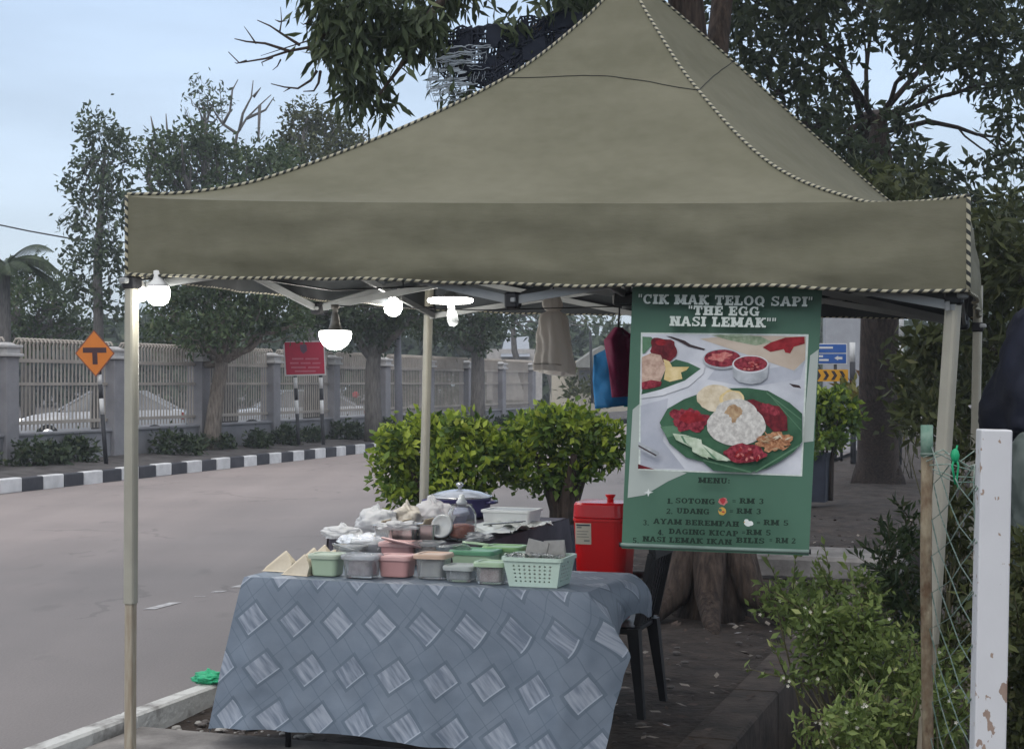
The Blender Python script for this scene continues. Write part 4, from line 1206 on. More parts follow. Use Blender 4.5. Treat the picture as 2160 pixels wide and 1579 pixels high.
class Art(MB):
    def shape(self, pts, mi, uvpts=False):
        art_layer[0] += .00032
        o_ = art_layer[0]
        pp = pts if uvpts else [ZB_(*p) for p in pts]
        cu = sum(p[0] for p in pp) / len(pp); cv = sum(p[1] for p in pp) / len(pp)
        n = len(pp)
        # triangle-fan in rings so that the sheet's slight bow is followed
        rings = (1, .66, .33)
        vs_ = [B(cu + (a - cu) * r_, cv + (c - cv) * r_, .0006 + o_) for r_ in rings for a, c in pp] + [B(cu, cv, .0006 + o_)]
        fs = []
        for k in range(2):
            for i in range(n):
                j = (i + 1) % n
                fs.append((k * n + i, k * n + j, (k + 1) * n + j, (k + 1) * n + i))
        fs += [(2 * n + i, 2 * n + (i + 1) % n, 3 * n) for i in range(n)]
        return self.add(vs_, fs, mi)
    def blob(self, cx, cy, rx, ry, mi, n=26, wob=.12, seed=0.0, rot=0.0):
        pts = []
        for k in range(n):
            a = 2 * math.pi * k / n
            r_ = 1 + wob * fbm(math.cos(a) * 2 + seed, math.sin(a) * 2 + cx * .01, cy * .01)
            x_, y_ = rx * r_ * math.cos(a), ry * r_ * math.sin(a)
            pts.append((cx + x_ * math.cos(rot) - y_ * math.sin(rot), cy + x_ * math.sin(rot) + y_ * math.cos(rot)))
        return self.shape(pts, mi)
def dense(pts, n=6):
    out = []
    for i in range(len(pts)):
        a, b_ = pts[i], pts[(i + 1) % len(pts)]
        out += [(a[0] + (b_[0] - a[0]) * k / n, a[1] + (b_[1] - a[1]) * k / n) for k in range(n)]
    return out
# pale printed swooshes
sw = Art()
sw.shape(dense([(139, 722), (180, 688), (178, 1042), (430, 1062), (330, 1106), (262, 1146), (205, 1180), (112, 1196)], 5), 0)
sw.build('printed_swoosh', M('banner_pale', rgb(170, 178, 172), .42, var=.04), bnr)
sw = Art()
sw.shape(dense([(1092, 432), (1138, 398), (1110, 892), (1052, 898)], 5), 0)
sw.build('printed_swoosh', M('banner_pale', rgb(170, 178, 172), .42, var=.04), bnr)
# the printed food picture
PM = []
def pm(name, c, c2=None, scale=70):
    PM.append(M('print_' + name, rgb(*c), .4, var=.1, col2=rgb(*c2) if c2 else None, scale=scale, spec=.3)); return len(PM) - 1
k_wh = pm('table', (186, 189, 196), (212, 214, 219), 6); k_bd = pm('board', (180, 163, 146), (200, 186, 170), 8); k_gr = pm('herbs', (120, 140, 110), (180, 186, 165), 30)
k_rd = pm('chili', (120, 24, 32), (160, 42, 50), 40); k_dk = pm('dark', (60, 48, 50)); k_pl = pm('plate', (196, 198, 202), (216, 218, 221), 8)
k_lf = pm('leaf', (44, 78, 58), (66, 104, 78), 9); k_lf2 = pm('leaf_light', (92, 128, 100)); k_mt = pm('meat', (78, 20, 30), (122, 40, 48), 45)
k_rc = pm('rice', (176, 172, 166), (216, 213, 206), 70); k_rc2 = pm('rice_pink', (168, 138, 122), (206, 180, 162), 45); k_eg = pm('egg', (205, 180, 120), (228, 208, 160), 25)
k_ck = pm('cracker', (196, 180, 150), (222, 210, 186), 35); k_br = pm('brown', (150, 118, 88), (190, 164, 130), 50); k_an = pm('anchovy', (140, 90, 62), (200, 150, 112), 90)
k_cu = pm('cucumber', (150, 172, 140), (204, 214, 194), 25); k_st = pm('steel', (140, 145, 150), (188, 192, 196), 12); k_fr = pm('frame', (205, 214, 206)); k_sb = pm('sambal', (98, 22, 36), (160, 62, 74), 80)
k_sh = pm('cloth_fold', (168, 172, 182), (186, 189, 197), 8); k_nut = pm('nut', (176, 76, 78), (205, 140, 130), 60)
ar = Art()
ar.shape(dense([(184, 308), (1084, 318), (1049, 1080), (170, 1046)]), k_fr)
ar.shape(dense([(194, 314), (1074, 326), (1041, 1072), (180, 1038)]), k_wh)
ar.shape(dense([(540, 560), (760, 600), (1040, 560), (1062, 470), (880, 500), (600, 480)]), k_sh)
ar.shape(dense([(182, 700), (330, 660), (300, 900), (420, 1040), (182, 1030)]), k_sh)
ar.shape(dense([(500, 342), (700, 322), (1070, 330), (1066, 455), (1005, 512)]), k_bd)
ar.shape(dense([(1066, 455), (1005, 512), (1003, 526), (1064, 472)]), k_st)
ar.shape(dense([(560, 322), (700, 318), (830, 330), (890, 360), (800, 378), (660, 350)]), k_gr)
ar.shape(dense([(585, 318), (720, 316), (780, 322), (700, 330)]), k_cu)
ar.shape(dense([(838, 388), (880, 362), (960, 335), (1062, 330), (1064, 368), (1000, 386), (930, 402), (880, 412)], 4), k_rd)
ar.shape(dense([(950, 395), (1005, 385), (985, 420), (960, 415)], 4), k_rd)
ar.shape(dense([(318, 326), (350, 330), (420, 352), (470, 385), (530, 396), (522, 403), (440, 384), (380, 352)], 3), k_dk)
# plate at the upper left
ar.shape(dense([(186, 662), (300, 646), (440, 598), (520, 528), (530, 486), (470, 468), (184, 470)], 5), k_pl)
ar.shape(dense([(188, 640), (290, 614), (420, 566), (506, 502), (440, 470), (372, 452), (200, 560)], 5), k_lf)
ar.shape(dense([(193, 330), (240, 332), (280, 372), (236, 384), (205, 420), (193, 420)], 4), k_lf2)
ar.blob(305, 400, 78, 62, k_mt, wob=.3, rot=.5); ar.blob(292, 362, 28, 16, k_rd)
ar.shape(dense([(190, 440), (240, 418), (292, 430), (320, 500), (290, 570), (190, 590)], 5), k_rc2)
ar.shape(dense([(305, 450), (338, 462), (352, 492), (444, 492), (430, 510), (400, 522), (408, 556), (340, 572), (308, 560), (318, 500)], 3), k_eg)
ar.shape(dense([(190, 575), (240, 562), (298, 572), (290, 596), (230, 610), (190, 612)], 4), k_sb)
# bowls
ar.blob(622, 452, 106, 54, k_st, wob=0); ar.blob(622, 446, 98, 46, k_sb, wob=.03); ar.blob(612, 436, 60, 22, k_nut, wob=.5)
ar.shape(dense([(676, 480), (872, 480), (862, 552), (830, 578), (775, 586), (712, 574), (684, 548)], 4), k_st)
ar.blob(774, 478, 98, 48, k_pl, wob=0); ar.blob(774, 476, 90, 41, k_sb, wob=.03)
for i in range(16): ar.blob(735 + 78 * rng.random(), 466 + 40 * rng.random(), 9, 6, k_nut if i % 3 else k_rd, n=8)
# big leaf plate
ar.shape(dense([(288, 790), (330, 716), (420, 664), (520, 628), (640, 606), (760, 604), (870, 620), (985, 684), (1052, 742), (1052, 892), (1006, 948), (930, 1000), (860, 1036), (770, 1058), (660, 1054), (575, 1046), (520, 1000), (430, 976), (340, 900)], 4), k_lf)
ar.shape(dense([(292, 812), (420, 800), (400, 850), (330, 870)], 4), k_lf2)
for a_, c_ in (((800, 1050), (1040, 905)), ((520, 985), (780, 1052)), ((860, 625), (1046, 770)), ((880, 640), (1048, 830))):
    ar.shape(dense([a_, c_, (c_[0] + 2, c_[1] + 8), (a_[0] + 2, a_[1] + 9)], 5), k_lf2)
ar.blob(588, 660, 102, 72, k_ck, wob=.08); ar.blob(676, 668, 66, 52, k_eg, wob=.1, seed=4); ar.blob(680, 664, 52, 40, k_ck, seed=2)
ar.blob(450, 772, 98, 64, k_sb, wob=.45, seed=3, n=40); ar.blob(455, 760, 60, 34, k_rd, wob=.4, seed=6)
ar.shape(dense([(738, 672), (790, 664), (850, 690), (930, 702), (972, 760), (974, 832), (900, 838), (845, 782), (790, 720)], 5), k_mt)
ar.blob(880, 720, 60, 26, k_sb, wob=.3, rot=.5)
ar.blob(700, 805, 158, 108, k_rc, wob=.06, seed=1); ar.blob(700, 735, 112, 72, k_rc, wob=.06, seed=5)
ar.blob(690, 728, 44, 34, k_br, wob=.4); ar.blob(688, 768, 14, 22, k_br, wob=.4, seed=2)
ar.blob(905, 890, 92, 52, k_an, wob=.5, seed=7, n=44)
for i in range(22):
    x_, y_, a_ = 830 + 160 * rng.random(), 848 + 84 * rng.random(), rng.uniform(-.9, .9)
    ar.shape([(x_ - 26 * math.cos(a_), y_ - 26 * math.sin(a_)), (x_, y_ - 5), (x_ + 26 * math.cos(a_), y_ + 26 * math.sin(a_)), (x_, y_ + 5)], k_ck if i % 4 == 0 else k_br if i % 3 == 0 else k_an)
for i in range(7):
    a0 = (362 + i * 14, 846 + i * 4)
    ar.shape(dense([a0, (a0[0] + 70, a0[1] + 8), (684 - i * 26, 992 + (i % 2) * 6 - i * 3), (600 - i * 22, 990 - i * 8), (a0[0] + 18, a0[1] + 34)], 3), k_cu if i % 2 == 0 else k_lf2 if i == 3 else k_cu)
ar.blob(750, 955, 104, 50, k_sb, wob=.25, seed=9)
for i in range(20): ar.blob(670 + 165 * rng.random(), 925 + 65 * rng.random(), 11, 7, k_nut if i % 3 == 0 else k_rd, n=8, rot=rng.random() * 3)
ar.shape(dense([(182, 888), (290, 944), (294, 956), (274, 976), (182, 926)], 4), k_st)
ar.shape(dense([(182, 906), (280, 960), (276, 966), (182, 915)], 4), k_dk)
ar.shape(dense([(180, 1008), (268, 1036), (180, 1034)], 4), k_mt)
ar.shape(dense([(985, 578), (1040, 588), (1052, 604), (1010, 598)], 3), k_dk)
ar.build('food_picture', PM, bnr)

# slab lettering
def arc(cx, cy, rx, ry, a0, a1, tx, ty, n=10):
    out = []
    for k in range(n):
        qd = []
        for a, o_ in ((a0 + (a1 - a0) * k / n, 0), (a0 + (a1 - a0) * (k + 1) / n, 0), (a0 + (a1 - a0) * (k + 1) / n, 1), (a0 + (a1 - a0) * k / n, 1)):
            qd.append((cx + (rx - tx * o_) * math.cos(R(a)), cy + (ry - ty * o_) * math.sin(R(a))))
        out.append(qd)
    return out
def rc(x0, y0, x1, y1): return [[(x0, y0), (x1, y0), (x1, y1), (x0, y1)]]
ST, SF = .30, .20
def stem(x, top=True, bot=True, y0=0, y1=1):
    o_ = rc(x - ST / 2, y0, x + ST / 2, y1)
    if bot: o_ += rc(x - ST / 2 - .1, y0, x + ST / 2 + .1, y0 + SF)
    if top: o_ += rc(x - ST / 2 - .1, y1 - SF, x + ST / 2 + .1, y1)
    return o_
def dg(x0, y0, x1, y1, t_=.24): return [[(x0 - t_ / 2, y0), (x0 + t_ / 2, y0), (x1 + t_ / 2, y1), (x1 - t_ / 2, y1)]]
GL = {
    'I': (.5, stem(.25)), 'L': (.82, stem(.25) + rc(.2, 0, .8, SF) + rc(.66, 0, .8, .4)), 'T': (.9, stem(.45, False) + rc(.02, .8, .88, 1) + rc(.02, .6, .15, 1) + rc(.75, .6, .88, 1)),
    'E': (.84, stem(.25) + rc(.2, 0, .82, SF) + rc(.2, .83, .8, 1) + rc(.68, 0, .82, .36) + rc(.67, .64, .8, 1) + rc(.3, .42, .62, .58) + rc(.52, .32, .62, .68)),
    'H': (1.0, stem(.25) + stem(.75) + rc(.25, .41, .75, .59)), 'N': (1.0, stem(.22) + stem(.80) + dg(.22, 1, .80, 0)), 'M': (1.2, stem(.22) + stem(.98) + dg(.22, 1, .6, .15) + dg(.98, 1, .6, .15)),
    'A': (1.0, dg(.17, 0, .47, 1) + dg(.83, 0, .53, 1) + rc(.28, .25, .72, .40) + rc(.0, 0, .36, SF) + rc(.64, 0, 1.0, SF)),
    'K': (1.0, stem(.25) + dg(.36, .45, .80, 1, .26) + dg(.46, .55, .84, 0, .28) + rc(.62, .83, .98, 1) + rc(.66, 0, 1.02, SF)),
    'Y': (1.0, stem(.5, False, True, 0, .5) + dg(.5, .42, .20, 1) + dg(.5, .42, .80, 1) + rc(.0, .83, .38, 1) + rc(.62, .83, 1.0, 1)),
    'P': (.88, stem(.25) + arc(.48, .70, .36, .30, -90, 90, .22, .15) + rc(.25, .85, .5, 1) + rc(.25, .40, .5, .55)),
    'B': (.9, stem(.25) + arc(.48, .735, .34, .265, -90, 90, .22, .15) + arc(.50, .28, .38, .28, -90, 90, .23, .15) + rc(.25, .85, .5, 1) + rc(.25, .43, .5, .58) + rc(.25, 0, .52, .15)),
    'R': (.98, stem(.25) + arc(.48, .72, .36, .28, -90, 90, .22, .15) + rc(.25, .85, .5, 1) + rc(.25, .43, .5, .58) + dg(.56, .5, .80, 0, .26) + rc(.66, 0, .98, SF)),
    'D': (.95, stem(.25) + arc(.40, .5, .53, .5, -90, 90, .26, .17) + rc(.25, .83, .42, 1) + rc(.25, 0, .42, .17)),
    'O': (.96, arc(.48, .5, .46, .5, 0, 360, .25, .16, 22)), 'Q': (.98, arc(.48, .5, .46, .5, 0, 360, .25, .16, 22) + dg(.56, .32, .86, -.1, .2)),
    'C': (.9, arc(.48, .5, .46, .5, 48, 312, .25, .16, 16) + rc(.70, .60, .84, .98)), 'G': (.98, arc(.48, .5, .46, .5, 48, 330, .25, .16, 16) + rc(.55, .34, .96, .50) + rc(.70, 0.02, .90, .45) + rc(.70, .62, .84, .98)),
    'S': (.82, arc(.42, .735, .36, .265, 30, 270, .22, .15) + arc(.42, .275, .38, .275, -150, 90, .22, .15) + rc(.64, .64, .76, .98) + rc(.05, .02, .17, .36)),
    'U': (1.0, rc(.13, .3, .37, 1) + rc(.66, .3, .86, 1) + arc(.495, .35, .365, .35, 180, 360, .22, .17) + rc(.03, .83, .47, 1) + rc(.56, .83, .96, 1)),
    '1': (.5, stem(.28, False) + rc(.05, .75, .28, .9)), '2': (.8, arc(.4, .7, .36, .3, -30, 160, .22, .15) + dg(.62, .62, .2, .12, .24) + rc(.06, 0, .76, .17) + rc(.64, 0, .76, .32)),
    '3': (.8, arc(.4, .735, .34, .265, -90, 160, .22, .15) + arc(.4, .28, .36, .28, -160, 90, .22, .15)), '4': (.85, stem(.56, False) + dg(.5, .95, .12, .32, .2) + rc(.04, .24, .80, .40)),
    '5': (.8, rc(.12, .48, .3, 1) + rc(.12, .83, .72, 1) + arc(.4, .31, .37, .31, -160, 120, .22, .15)), '.': (.32, rc(.04, 0, .26, .2)), ':': (.32, rc(.04, .08, .26, .28) + rc(.04, .5, .26, .7)),
    '"': (.42, rc(.03, .66, .16, 1) + rc(.24, .66, .37, 1)), '=': (.6, rc(.06, .56, .54, .68) + rc(.06, .3, .54, .42)), ' ': (.42, []),
}
def words(name, mat_, text, u0, u1, vbase, h_):
    tot = sum(GL[c][0] + .07 for c in text) - .07
    k = (u1 - u0) / tot; x_ = 0.0
    for wd in text.split(' '):
        wl = sum(GL[c][0] + .07 for c in wd) - .07
        mb = MB(); letters(mb, wd, u0 + x_ * k, u0 + (x_ + wl) * k, vbase, h_); mb.build(name, mat_, bnr)
        x_ += wl + .07 + GL[' '][0] + .07
def letters(mb, text, u0, u1, vbase, h_, mi=0, lean=0.0, outline=None):
    """text from u0 to u1 on the banner, base line at v = vbase, letter height h_ (v)"""
    tot = sum(GL[c][0] + .07 for c in text) - .07
    k = (u1 - u0) / tot
    x_ = 0.0
    for c in text:
        wd_, quads = GL[c]
        for i, qd in enumerate(quads):
            o_ = .0012 + art_layer[0] + i * .00001
            vb = [B(u0 + (x_ + a) * k, vbase + lean * (u0 + (x_ + a) * k) - b_ * h_, o_) for a, b_ in qd]
            mb.add(vb, [(0, 1, 2, 3)], mi)
        x_ += wd_ + .07
def span(x0, x1, y):
    return ZB_(x0, y)[0], ZB_(x1, y)[0], ZB_((x0 + x1) / 2, y)[1]
m_ltr = M('letter_white', rgb(208, 216, 208), .42, var=.03)
m_ltd = M('letter_dark', rgb(24, 44, 34), .45, var=.1)
m_lts = M('letter_shadow', rgb(38, 66, 52), .45, var=.1)
for text, x0, x1, yb, hh in (('"CIK MAK TELOQ SAPI"', 180, 1112, 161, 52), ('"THE EGG', 448, 828, 216, 50), ('NASI LEMAK""', 350, 918, 276, 52)):
    a, c, vb = span(x0, x1, yb)
    hv = ZB_(640, yb)[1] - ZB_(640, yb - hh)[1]
    words('heading_shadow', m_lts, text, a + .005, c + .005, vb + .003, hv)
    art_layer[0] += .0008
    words('heading_lettering', m_ltr, text, a, c, vb, hv)
for text, x0, x1, yb in (('MENU:', 502, 672, 1110),):
    a, c, vb = span(x0, x1, yb); hv = ZB_(640, yb)[1] - ZB_(640, yb - 30)[1]
    lt = MB(); letters(lt, text, a, c, vb, hv); lt.build('menu_lettering', m_ltd, bnr)
rows = [(('1.', 336, 368), ('SOTONG', 380, 592), ('=', 682, 704), ('RM 3', 722, 852), 1219), (('2.', 330, 366), ('UDANG', 386, 562), ('=', 668, 690), ('RM 3', 706, 838), 1273),
        (('3.', 205, 240), ('AYAM BEREMPAH', 262, 720), ('=', 812, 834), ('RM 5', 850, 984), 1334), (('4.', 285, 318), ('DAGING KICAP', 345, 716), ('=', 734, 754), ('RM 5', 758, 890), 1386),
        (('5.', 150, 186), ('NASI LEMAK IKAN', 205, 680), ('BILIS', 704, 856), ('= RM 2', 880, 1022), 1429)]
for rw in rows:
    yb = rw[-1]
    for text, x0, x1 in rw[:-1]:
        a, c, vb = span(x0, x1, yb); hv = ZB_(640, yb)[1] - ZB_(640, yb - 29)[1]
        words('menu_lettering', m_ltd, text, a, c, vb, hv)
ic_m = [M('icon_pink', rgb(196, 120, 116), .4), M('icon_rose', rgb(176, 60, 66), .4), M('icon_gold', rgb(206, 164, 80), .4), M('icon_white', rgb(212, 216, 212), .4), m_vin]
ic = Art(); ic.blob(634, 1206, 24, 18, 0, wob=.3); ic.shape([(616, 1196), (634, 1186), (650, 1196), (644, 1212), (634, 1222), (624, 1212)], 1); ic.build('printed_icon', ic_m, bnr)
ic = Art(); ic.blob(630, 1258, 21, 21, 2, wob=.1); ic.blob(620, 1252, 9, 8, 4); ic.blob(636, 1262, 8, 4, 1); ic.build('printed_icon', ic_m, bnr)
ic = Art(); ic.blob(772, 1324, 24, 15, 3, wob=.2); ic.blob(760, 1312, 12, 12, 3); ic.shape([(744, 1318), (752, 1312), (752, 1320)], 2); ic.build('printed_icon', ic_m, bnr)
ic = Art(); ic.shape([(238, 1137), (243, 1154), (264, 1157), (244, 1163), (236, 1181), (231, 1163), (212, 1160), (231, 1154)], 3); ic.build('printed_icon', ic_m, bnr)

# ------------------------------------------------------------------ lamps
m_glow = EM('lamp_glow', (1.0, 0.98, 0.92), 14.0)
m_lampw = M('lamp_white', (0.62, 0.62, 0.6), .4, var=.05)
m_lampg = M('lamp_socket', (0.30, 0.28, 0.25), .4, var=.1, metal=.3)
def lamp(name, label, p, globe, sock, tilt=None, energy=4.0, string=None, sockmat=None, zlight=None):
    """p = top of the glowing globe; globe/sock are lathe profiles about p"""
    th = thing(name, label, 'lamp', p, 'lit bulbs under the canopy')
    ax = tilt if tilt is not None else Id
    MB().lathe(globe, p, 24, axis=ax).build('globe', m_glow, th)
    MB().lathe(sock, p, 18, axis=ax).build('socket', sockmat or m_lampw, th)
    top = p + ax @ Vector((0, 0, sock[-1][1] - .006))
    if string: MB().tube([top, top.lerp(string, .5) + Vector((.01, 0, -.02)), string], .003, 6).build('cable', m_blkpl, th)
    if energy:
        ld = bpy.data.lights.new('bulb_light', 'POINT'); ld.energy = energy; ld.shadow_soft_size = .06; ld.color = (1, .97, .9)
        lo_ = bpy.data.objects.new('bulb_light', ld); COL.objects.link(lo_)
        zc = zlight or min(z_ for _, z_ in globe) - .03
        lo_.location = ax @ Vector((0, 0, zc)); lo_.parent = th
    return th
capsule = [(.002, -.072), (.022, -.070), (.036, -.060), (.043, -.042), (.045, -.015), (.041, 0)]
capsock = [(.042, 0), (.036, .012), (.022, .028), (.019, .036), (.019, .062), (.010, .066)]
lamp('light_bulb', 'lit capsule bulb with white collar hanging at the front left corner', P(334, 605, 5.98), capsule, capsock, energy=1.6, string=P(340, 540, 6.1))
lamp('light_bulb', 'lit bulb half hidden behind the front left tent leg', P(292, 606, 6.25), [(.002, -.06), (.024, -.055), (.036, -.038), (.037, -.012), (.030, 0)], [(.031, 0), (.022, .02), (.018, .045), (.01, .048)], energy=.35, string=P(300, 560, 6.3))
bowlg = [(.002, -.090), (.030, -.086), (.058, -.066), (.074, -.038), (.079, -.012), (.074, 0)]
lamp('light_bulb', 'big lit dome bulb hanging lowest before the red roadside sign', P(707, 698, 7.35), bowlg, [(.072, 0), (.034, .008), (.024, .035), (.019, .070), (.019, .075), (.013, .085), (.013, .105), (.02, .107), (.02, .125), (.008, .127)], energy=12.0, string=hub + Vector((0, 0, -.15)), sockmat=m_lampg)
lamp('light_bulb', 'small tilted lit bulb left of the back tent leg', P(836, 632, 8.6), [(.002, -.095), (.030, -.090), (.048, -.066), (.050, -.035), (.036, 0)], [(.036, 0), (.02, .03), (.018, .06), (.008, .064)], tilt=Matrix.Rotation(R(22), 3, 'Y'), energy=5.0, string=P(850, 585, 8.7))
pd_ = P(950, 637, 7.9)
dl = lamp('disc_lamp', 'flat round lit disc lamp with unlit bulb under it right of the back leg', pd_, [(.10, -.006), (.114, 0), (.118, .008), (.116, .016), (.104, .020)], [(.105, .020), (.07, .030), (.03, .04), (.018, .06), (.008, .062)], energy=4.0, zlight=-.22, string=P(955, 600, 7.85))
MB().lathe([(.002, -.125), (.022, -.118), (.030, -.095), (.026, -.06), (.018, -.035), (.018, -.0065)], pd_, 16, axis=Matrix.Rotation(R(-8), 3, 'Y')).build('unlit_bulb', M('frosted_bulb', (0.34, 0.36, 0.37), .5, var=.05), dl)
# supply cable along the front edge
cb = MB().tube([P(300, 590, 6.1), P(420, 578, 6.0), P(560, 590, 6.4), P(700, 612, 7.1), hub + Vector((0, 0, -.02))], .004, 6)
tag(cb.build('lamp_cable', m_blkpl, origin=P(560, 590, 6.4)), 'thin dark cable feeding the bulbs under the canopy front', 'cable')

# ------------------------------------------------------------------ hanging bags and cloths
p = P(1166, 612, 7.15)
hb = thing('hanging_bag', 'bunched pale plastic bag hanging knotted from the canopy frame', 'bag', p)
def bagf(side):
    def fn(u, v):
        a = u * 2 * math.pi
        prof = [(0, .014), (.08, .040), (.16, .050), (.225, .044), (.25, .030), (.29, .062), (.36, .074), (.6, .086), (.9, .104), (1, .100)]
        r_ = lint(prof, v) * (1 + .07 * math.sin(a * 4 + v * 2) + .07 * math.sin(a * 9 - v * 3) + .22 * fbm(math.cos(a) * 1.6, math.sin(a) * 1.6, v * 2.2))
        return p + Vector((r_ * math.cos(a) * .86 + .012 * v, r_ * math.sin(a) * .45, -.385 * v - (.015 * math.sin(a + .8) if v > .9 else 0)))
    return fn
hbm = MB().grid(bagf(0), 72, 60)
hbm.build('bag_body', LEAF('bag_pale_film', (0.60, 0.57, 0.54), (0.66, 0.63, 0.60), transl=.5, rough=.35), hb)
MB().tube([p + Vector((0, 0, -.01)), p + Vector((.005, 0, .06)), P(1172, 570, 7.15)], .004, 6).build('tie_string', m_blkpl, hb)
def cloth_sheet(pts, Y, name, label, mat_, seed, depth=.03):
    """hanging cloth with folds: pts = photograph outline as (left, right) pairs from top to bottom"""
    def fn(u, v):
        k = v * (len(pts) - 1); i = min(int(k), len(pts) - 2); f_ = k - i
        l_, r_ = pts[i][0], pts[i][1]; l2, r2 = pts[i + 1][0], pts[i + 1][1]
        px = (l_[0] + (l2[0] - l_[0]) * f_) * (1 - u) + (r_[0] + (r2[0] - r_[0]) * f_) * u
        py = (l_[1] + (l2[1] - l_[1]) * f_) * (1 - u) + (r_[1] + (r2[1] - r_[1]) * f_) * u
        return P(px, py, Y + depth * math.sin(u * 7 + seed + v * 1.5) + .02 * fbm(u * 3, v * 3, seed))
    m_ = MB().grid(fn, 24, 24)
    o = m_.build(name, mat_, origin=P(pts[0][0][0], pts[0][0][1], Y))
    sd = o.modifiers.new('thickness', 'SOLIDIFY'); sd.thickness = .004
    return o
o = cloth_sheet([((1282, 735), (1308, 718)), ((1252, 750), (1345, 728)), ((1251, 805), (1352, 800)), ((1256, 862), (1362, 850))], 7.45, 'hanging_apron', '', M('blue_cloth', (0.014, 0.15, 0.36), .8, var=.15, scale=9), 1)
tag(o, 'blue cloth apron hanging behind the maroon one left of the banner', 'apron')
o = cloth_sheet([((1298, 690), (1312, 690)), ((1275, 718), (1335, 708)), ((1284, 775), (1352, 770)), ((1292, 838), (1352, 834))], 7.30, 'hanging_apron', '', M('maroon_cloth', (0.17, 0.010, 0.055), .8, var=.15, scale=9), 2.2)
tag(o, 'maroon cloth apron hanging from a cord left of the banner', 'apron')
o = cloth_sheet([((1310, 838), (1375, 832)), ((1312, 848), (1378, 846)), ((1316, 858), (1378, 856))], 7.55, 'hanging_apron', '', M('teal_cloth', (0.010, 0.20, 0.18), .8, var=.15, scale=9), 3.2)
tag(o, 'teal cloth showing below the maroon apron beside the banner', 'apron')
MB_ = MB().tube([P(1304, 700, 7.32), P(1306, 660, 7.3), P(1308, 600, 7.25)], .005, 6)
tag(MB_.build('cord', m_blkpl, origin=P(1306, 660, 7.3)), 'dark cord holding the aprons up to the canopy frame', 'cord')

# ------------------------------------------------------------------ wire fence and posts at the right
wp = P(2097, 905, 4.3); wb = P(2083, 1579, 4.3)
lean = (wp - wb) / (wp.z - wb.z)
whp = thing('fence_post', 'thick white painted square post with rust streaks in the right foreground', 'post', wp - lean * (wp.z - GZ))
m_wp = bpy.data.materials.new('chipped_white_paint'); m_wp.use_nodes = True
t = m_wp.node_tree; b = t.nodes['Principled BSDF']; q = NT(t); tcn = t.nodes.new('ShaderNodeTexCoord')
n1 = noise_node(14, (1, 1, .5), 0, 6); n2 = noise_node(45, (1, 1, .6), 0, 4); n3 = noise_node(5, detail=4)
chip = q.m('GREATER_THAN', n1.outputs[0], .645); chip2 = q.m('GREATER_THAN', n2.outputs[0], .675)
c0 = q.mix(n3.outputs[0], (.50, .50, .51), (.62, .62, .63))
rust = q.mix(n2.outputs[0], (.16, .075, .04), (.30, .20, .13))
c1 = q.mix(q.m('MULTIPLY', q.m('MAXIMUM', chip, chip2), .85), c0, rust)
t.links.new(c1, b.inputs['Base Color']); b.inputs['Roughness'].default_value = .55
bp = t.nodes.new('ShaderNodeBump'); bp.inputs['Strength'].default_value = .5; bp.inputs['Distance'].default_value = .004
t.links.new(n1.outputs[0], bp.inputs['Height']); t.links.new(bp.outputs[0], b.inputs['Normal'])
qq = lean.to_track_quat('Z', 'Y').to_matrix()
MB().rloft(wp - lean * (wp.z - GZ), [(.084, .084, 0, .006), (.086, .086, (wp.z - GZ) * .5, .006), (.085, .085, (wp.z - GZ) - .004, .006), (.080, .080, wp.z - GZ, .004)], rot=qq @ Matrix.Rotation(R(-7), 3, 'Z'), n=3).build('post_shaft', m_wp, whp)
wf = MB()
rp_t = P(1955, 896, 4.9); rp_b = rp_t - Vector((.0, 0, rp_t.z - GZ))
rpo = thing('fence_post', 'thin rusty pipe post with green top at the end of the wire mesh', 'post', rp_b)
MB().tube([rp_b, rp_b.lerp(rp_t, .3) + Vector((.004, 0, 0)), rp_b.lerp(rp_t, .7) + Vector((-.003, 0, 0)), rp_t + Vector((0, 0, -.10))], .0185, 14).build('post_shaft', M('rusty_pipe', (0.10, 0.062, 0.035), .85, col2=(.22, .185, .125), scale=26, bump=.5, bscale=60, stretch=(1, 1, .5)), rpo)
MB().tube([rp_t + Vector((0, 0, -.10)), rp_t], .0195, 14).build('painted_top', M('flaked_green', (0.10, 0.20, 0.15), .7, col2=(.19, .28, .22), scale=30), rpo)
# chain-link mesh: zigzag wires woven side by side
ml_ = MB()
a_t, b_t = rp_t + Vector((.01, -.02, -.07)), wp + Vector((-.045, .03, -.10))
cell = .115
nz_ = 4
zz = int((a_t.z - GZ - .02) / (cell / 1.0))
for i in range(nz_ + 1):
    pts = []
    for j in range(zz * 2 + 1):
        tt = (i + (.5 if (j % 2) else 0) * (1 if True else 0)) / nz_ + (0 if j % 2 == 0 else 0)
        tt2 = (i + ((j + i) % 2)) / nz_
        tt2 = min(1, max(0, tt2))
        h_ = j * cell * .5
        bow = .03 * math.sin(tt2 * math.pi) + .012 * fbm(tt2 * 4, h_ * 5)
        base_ = a_t.lerp(b_t, tt2)
        pts.append(Vector((base_.x + .012 * fbm(h_ * 3, tt2 * 5, 3), base_.y + bow, base_.z - h_ - .03 * math.sin(tt2 * math.pi))))
    ml_.tube(pts, .0021, 5)
for k in range(9):
    z_ = wp.z - .16 - k * .145
    c_ = b_t.copy(); c_.z = z_
    ml_.tube([c_ + Vector((-.02, 0, -.03)), c_ + Vector((.0, -.01, .0)), c_ + Vector((.006, -.03, .008)), c_ + Vector((-.012, -.045, -.012))], .0026, 5)
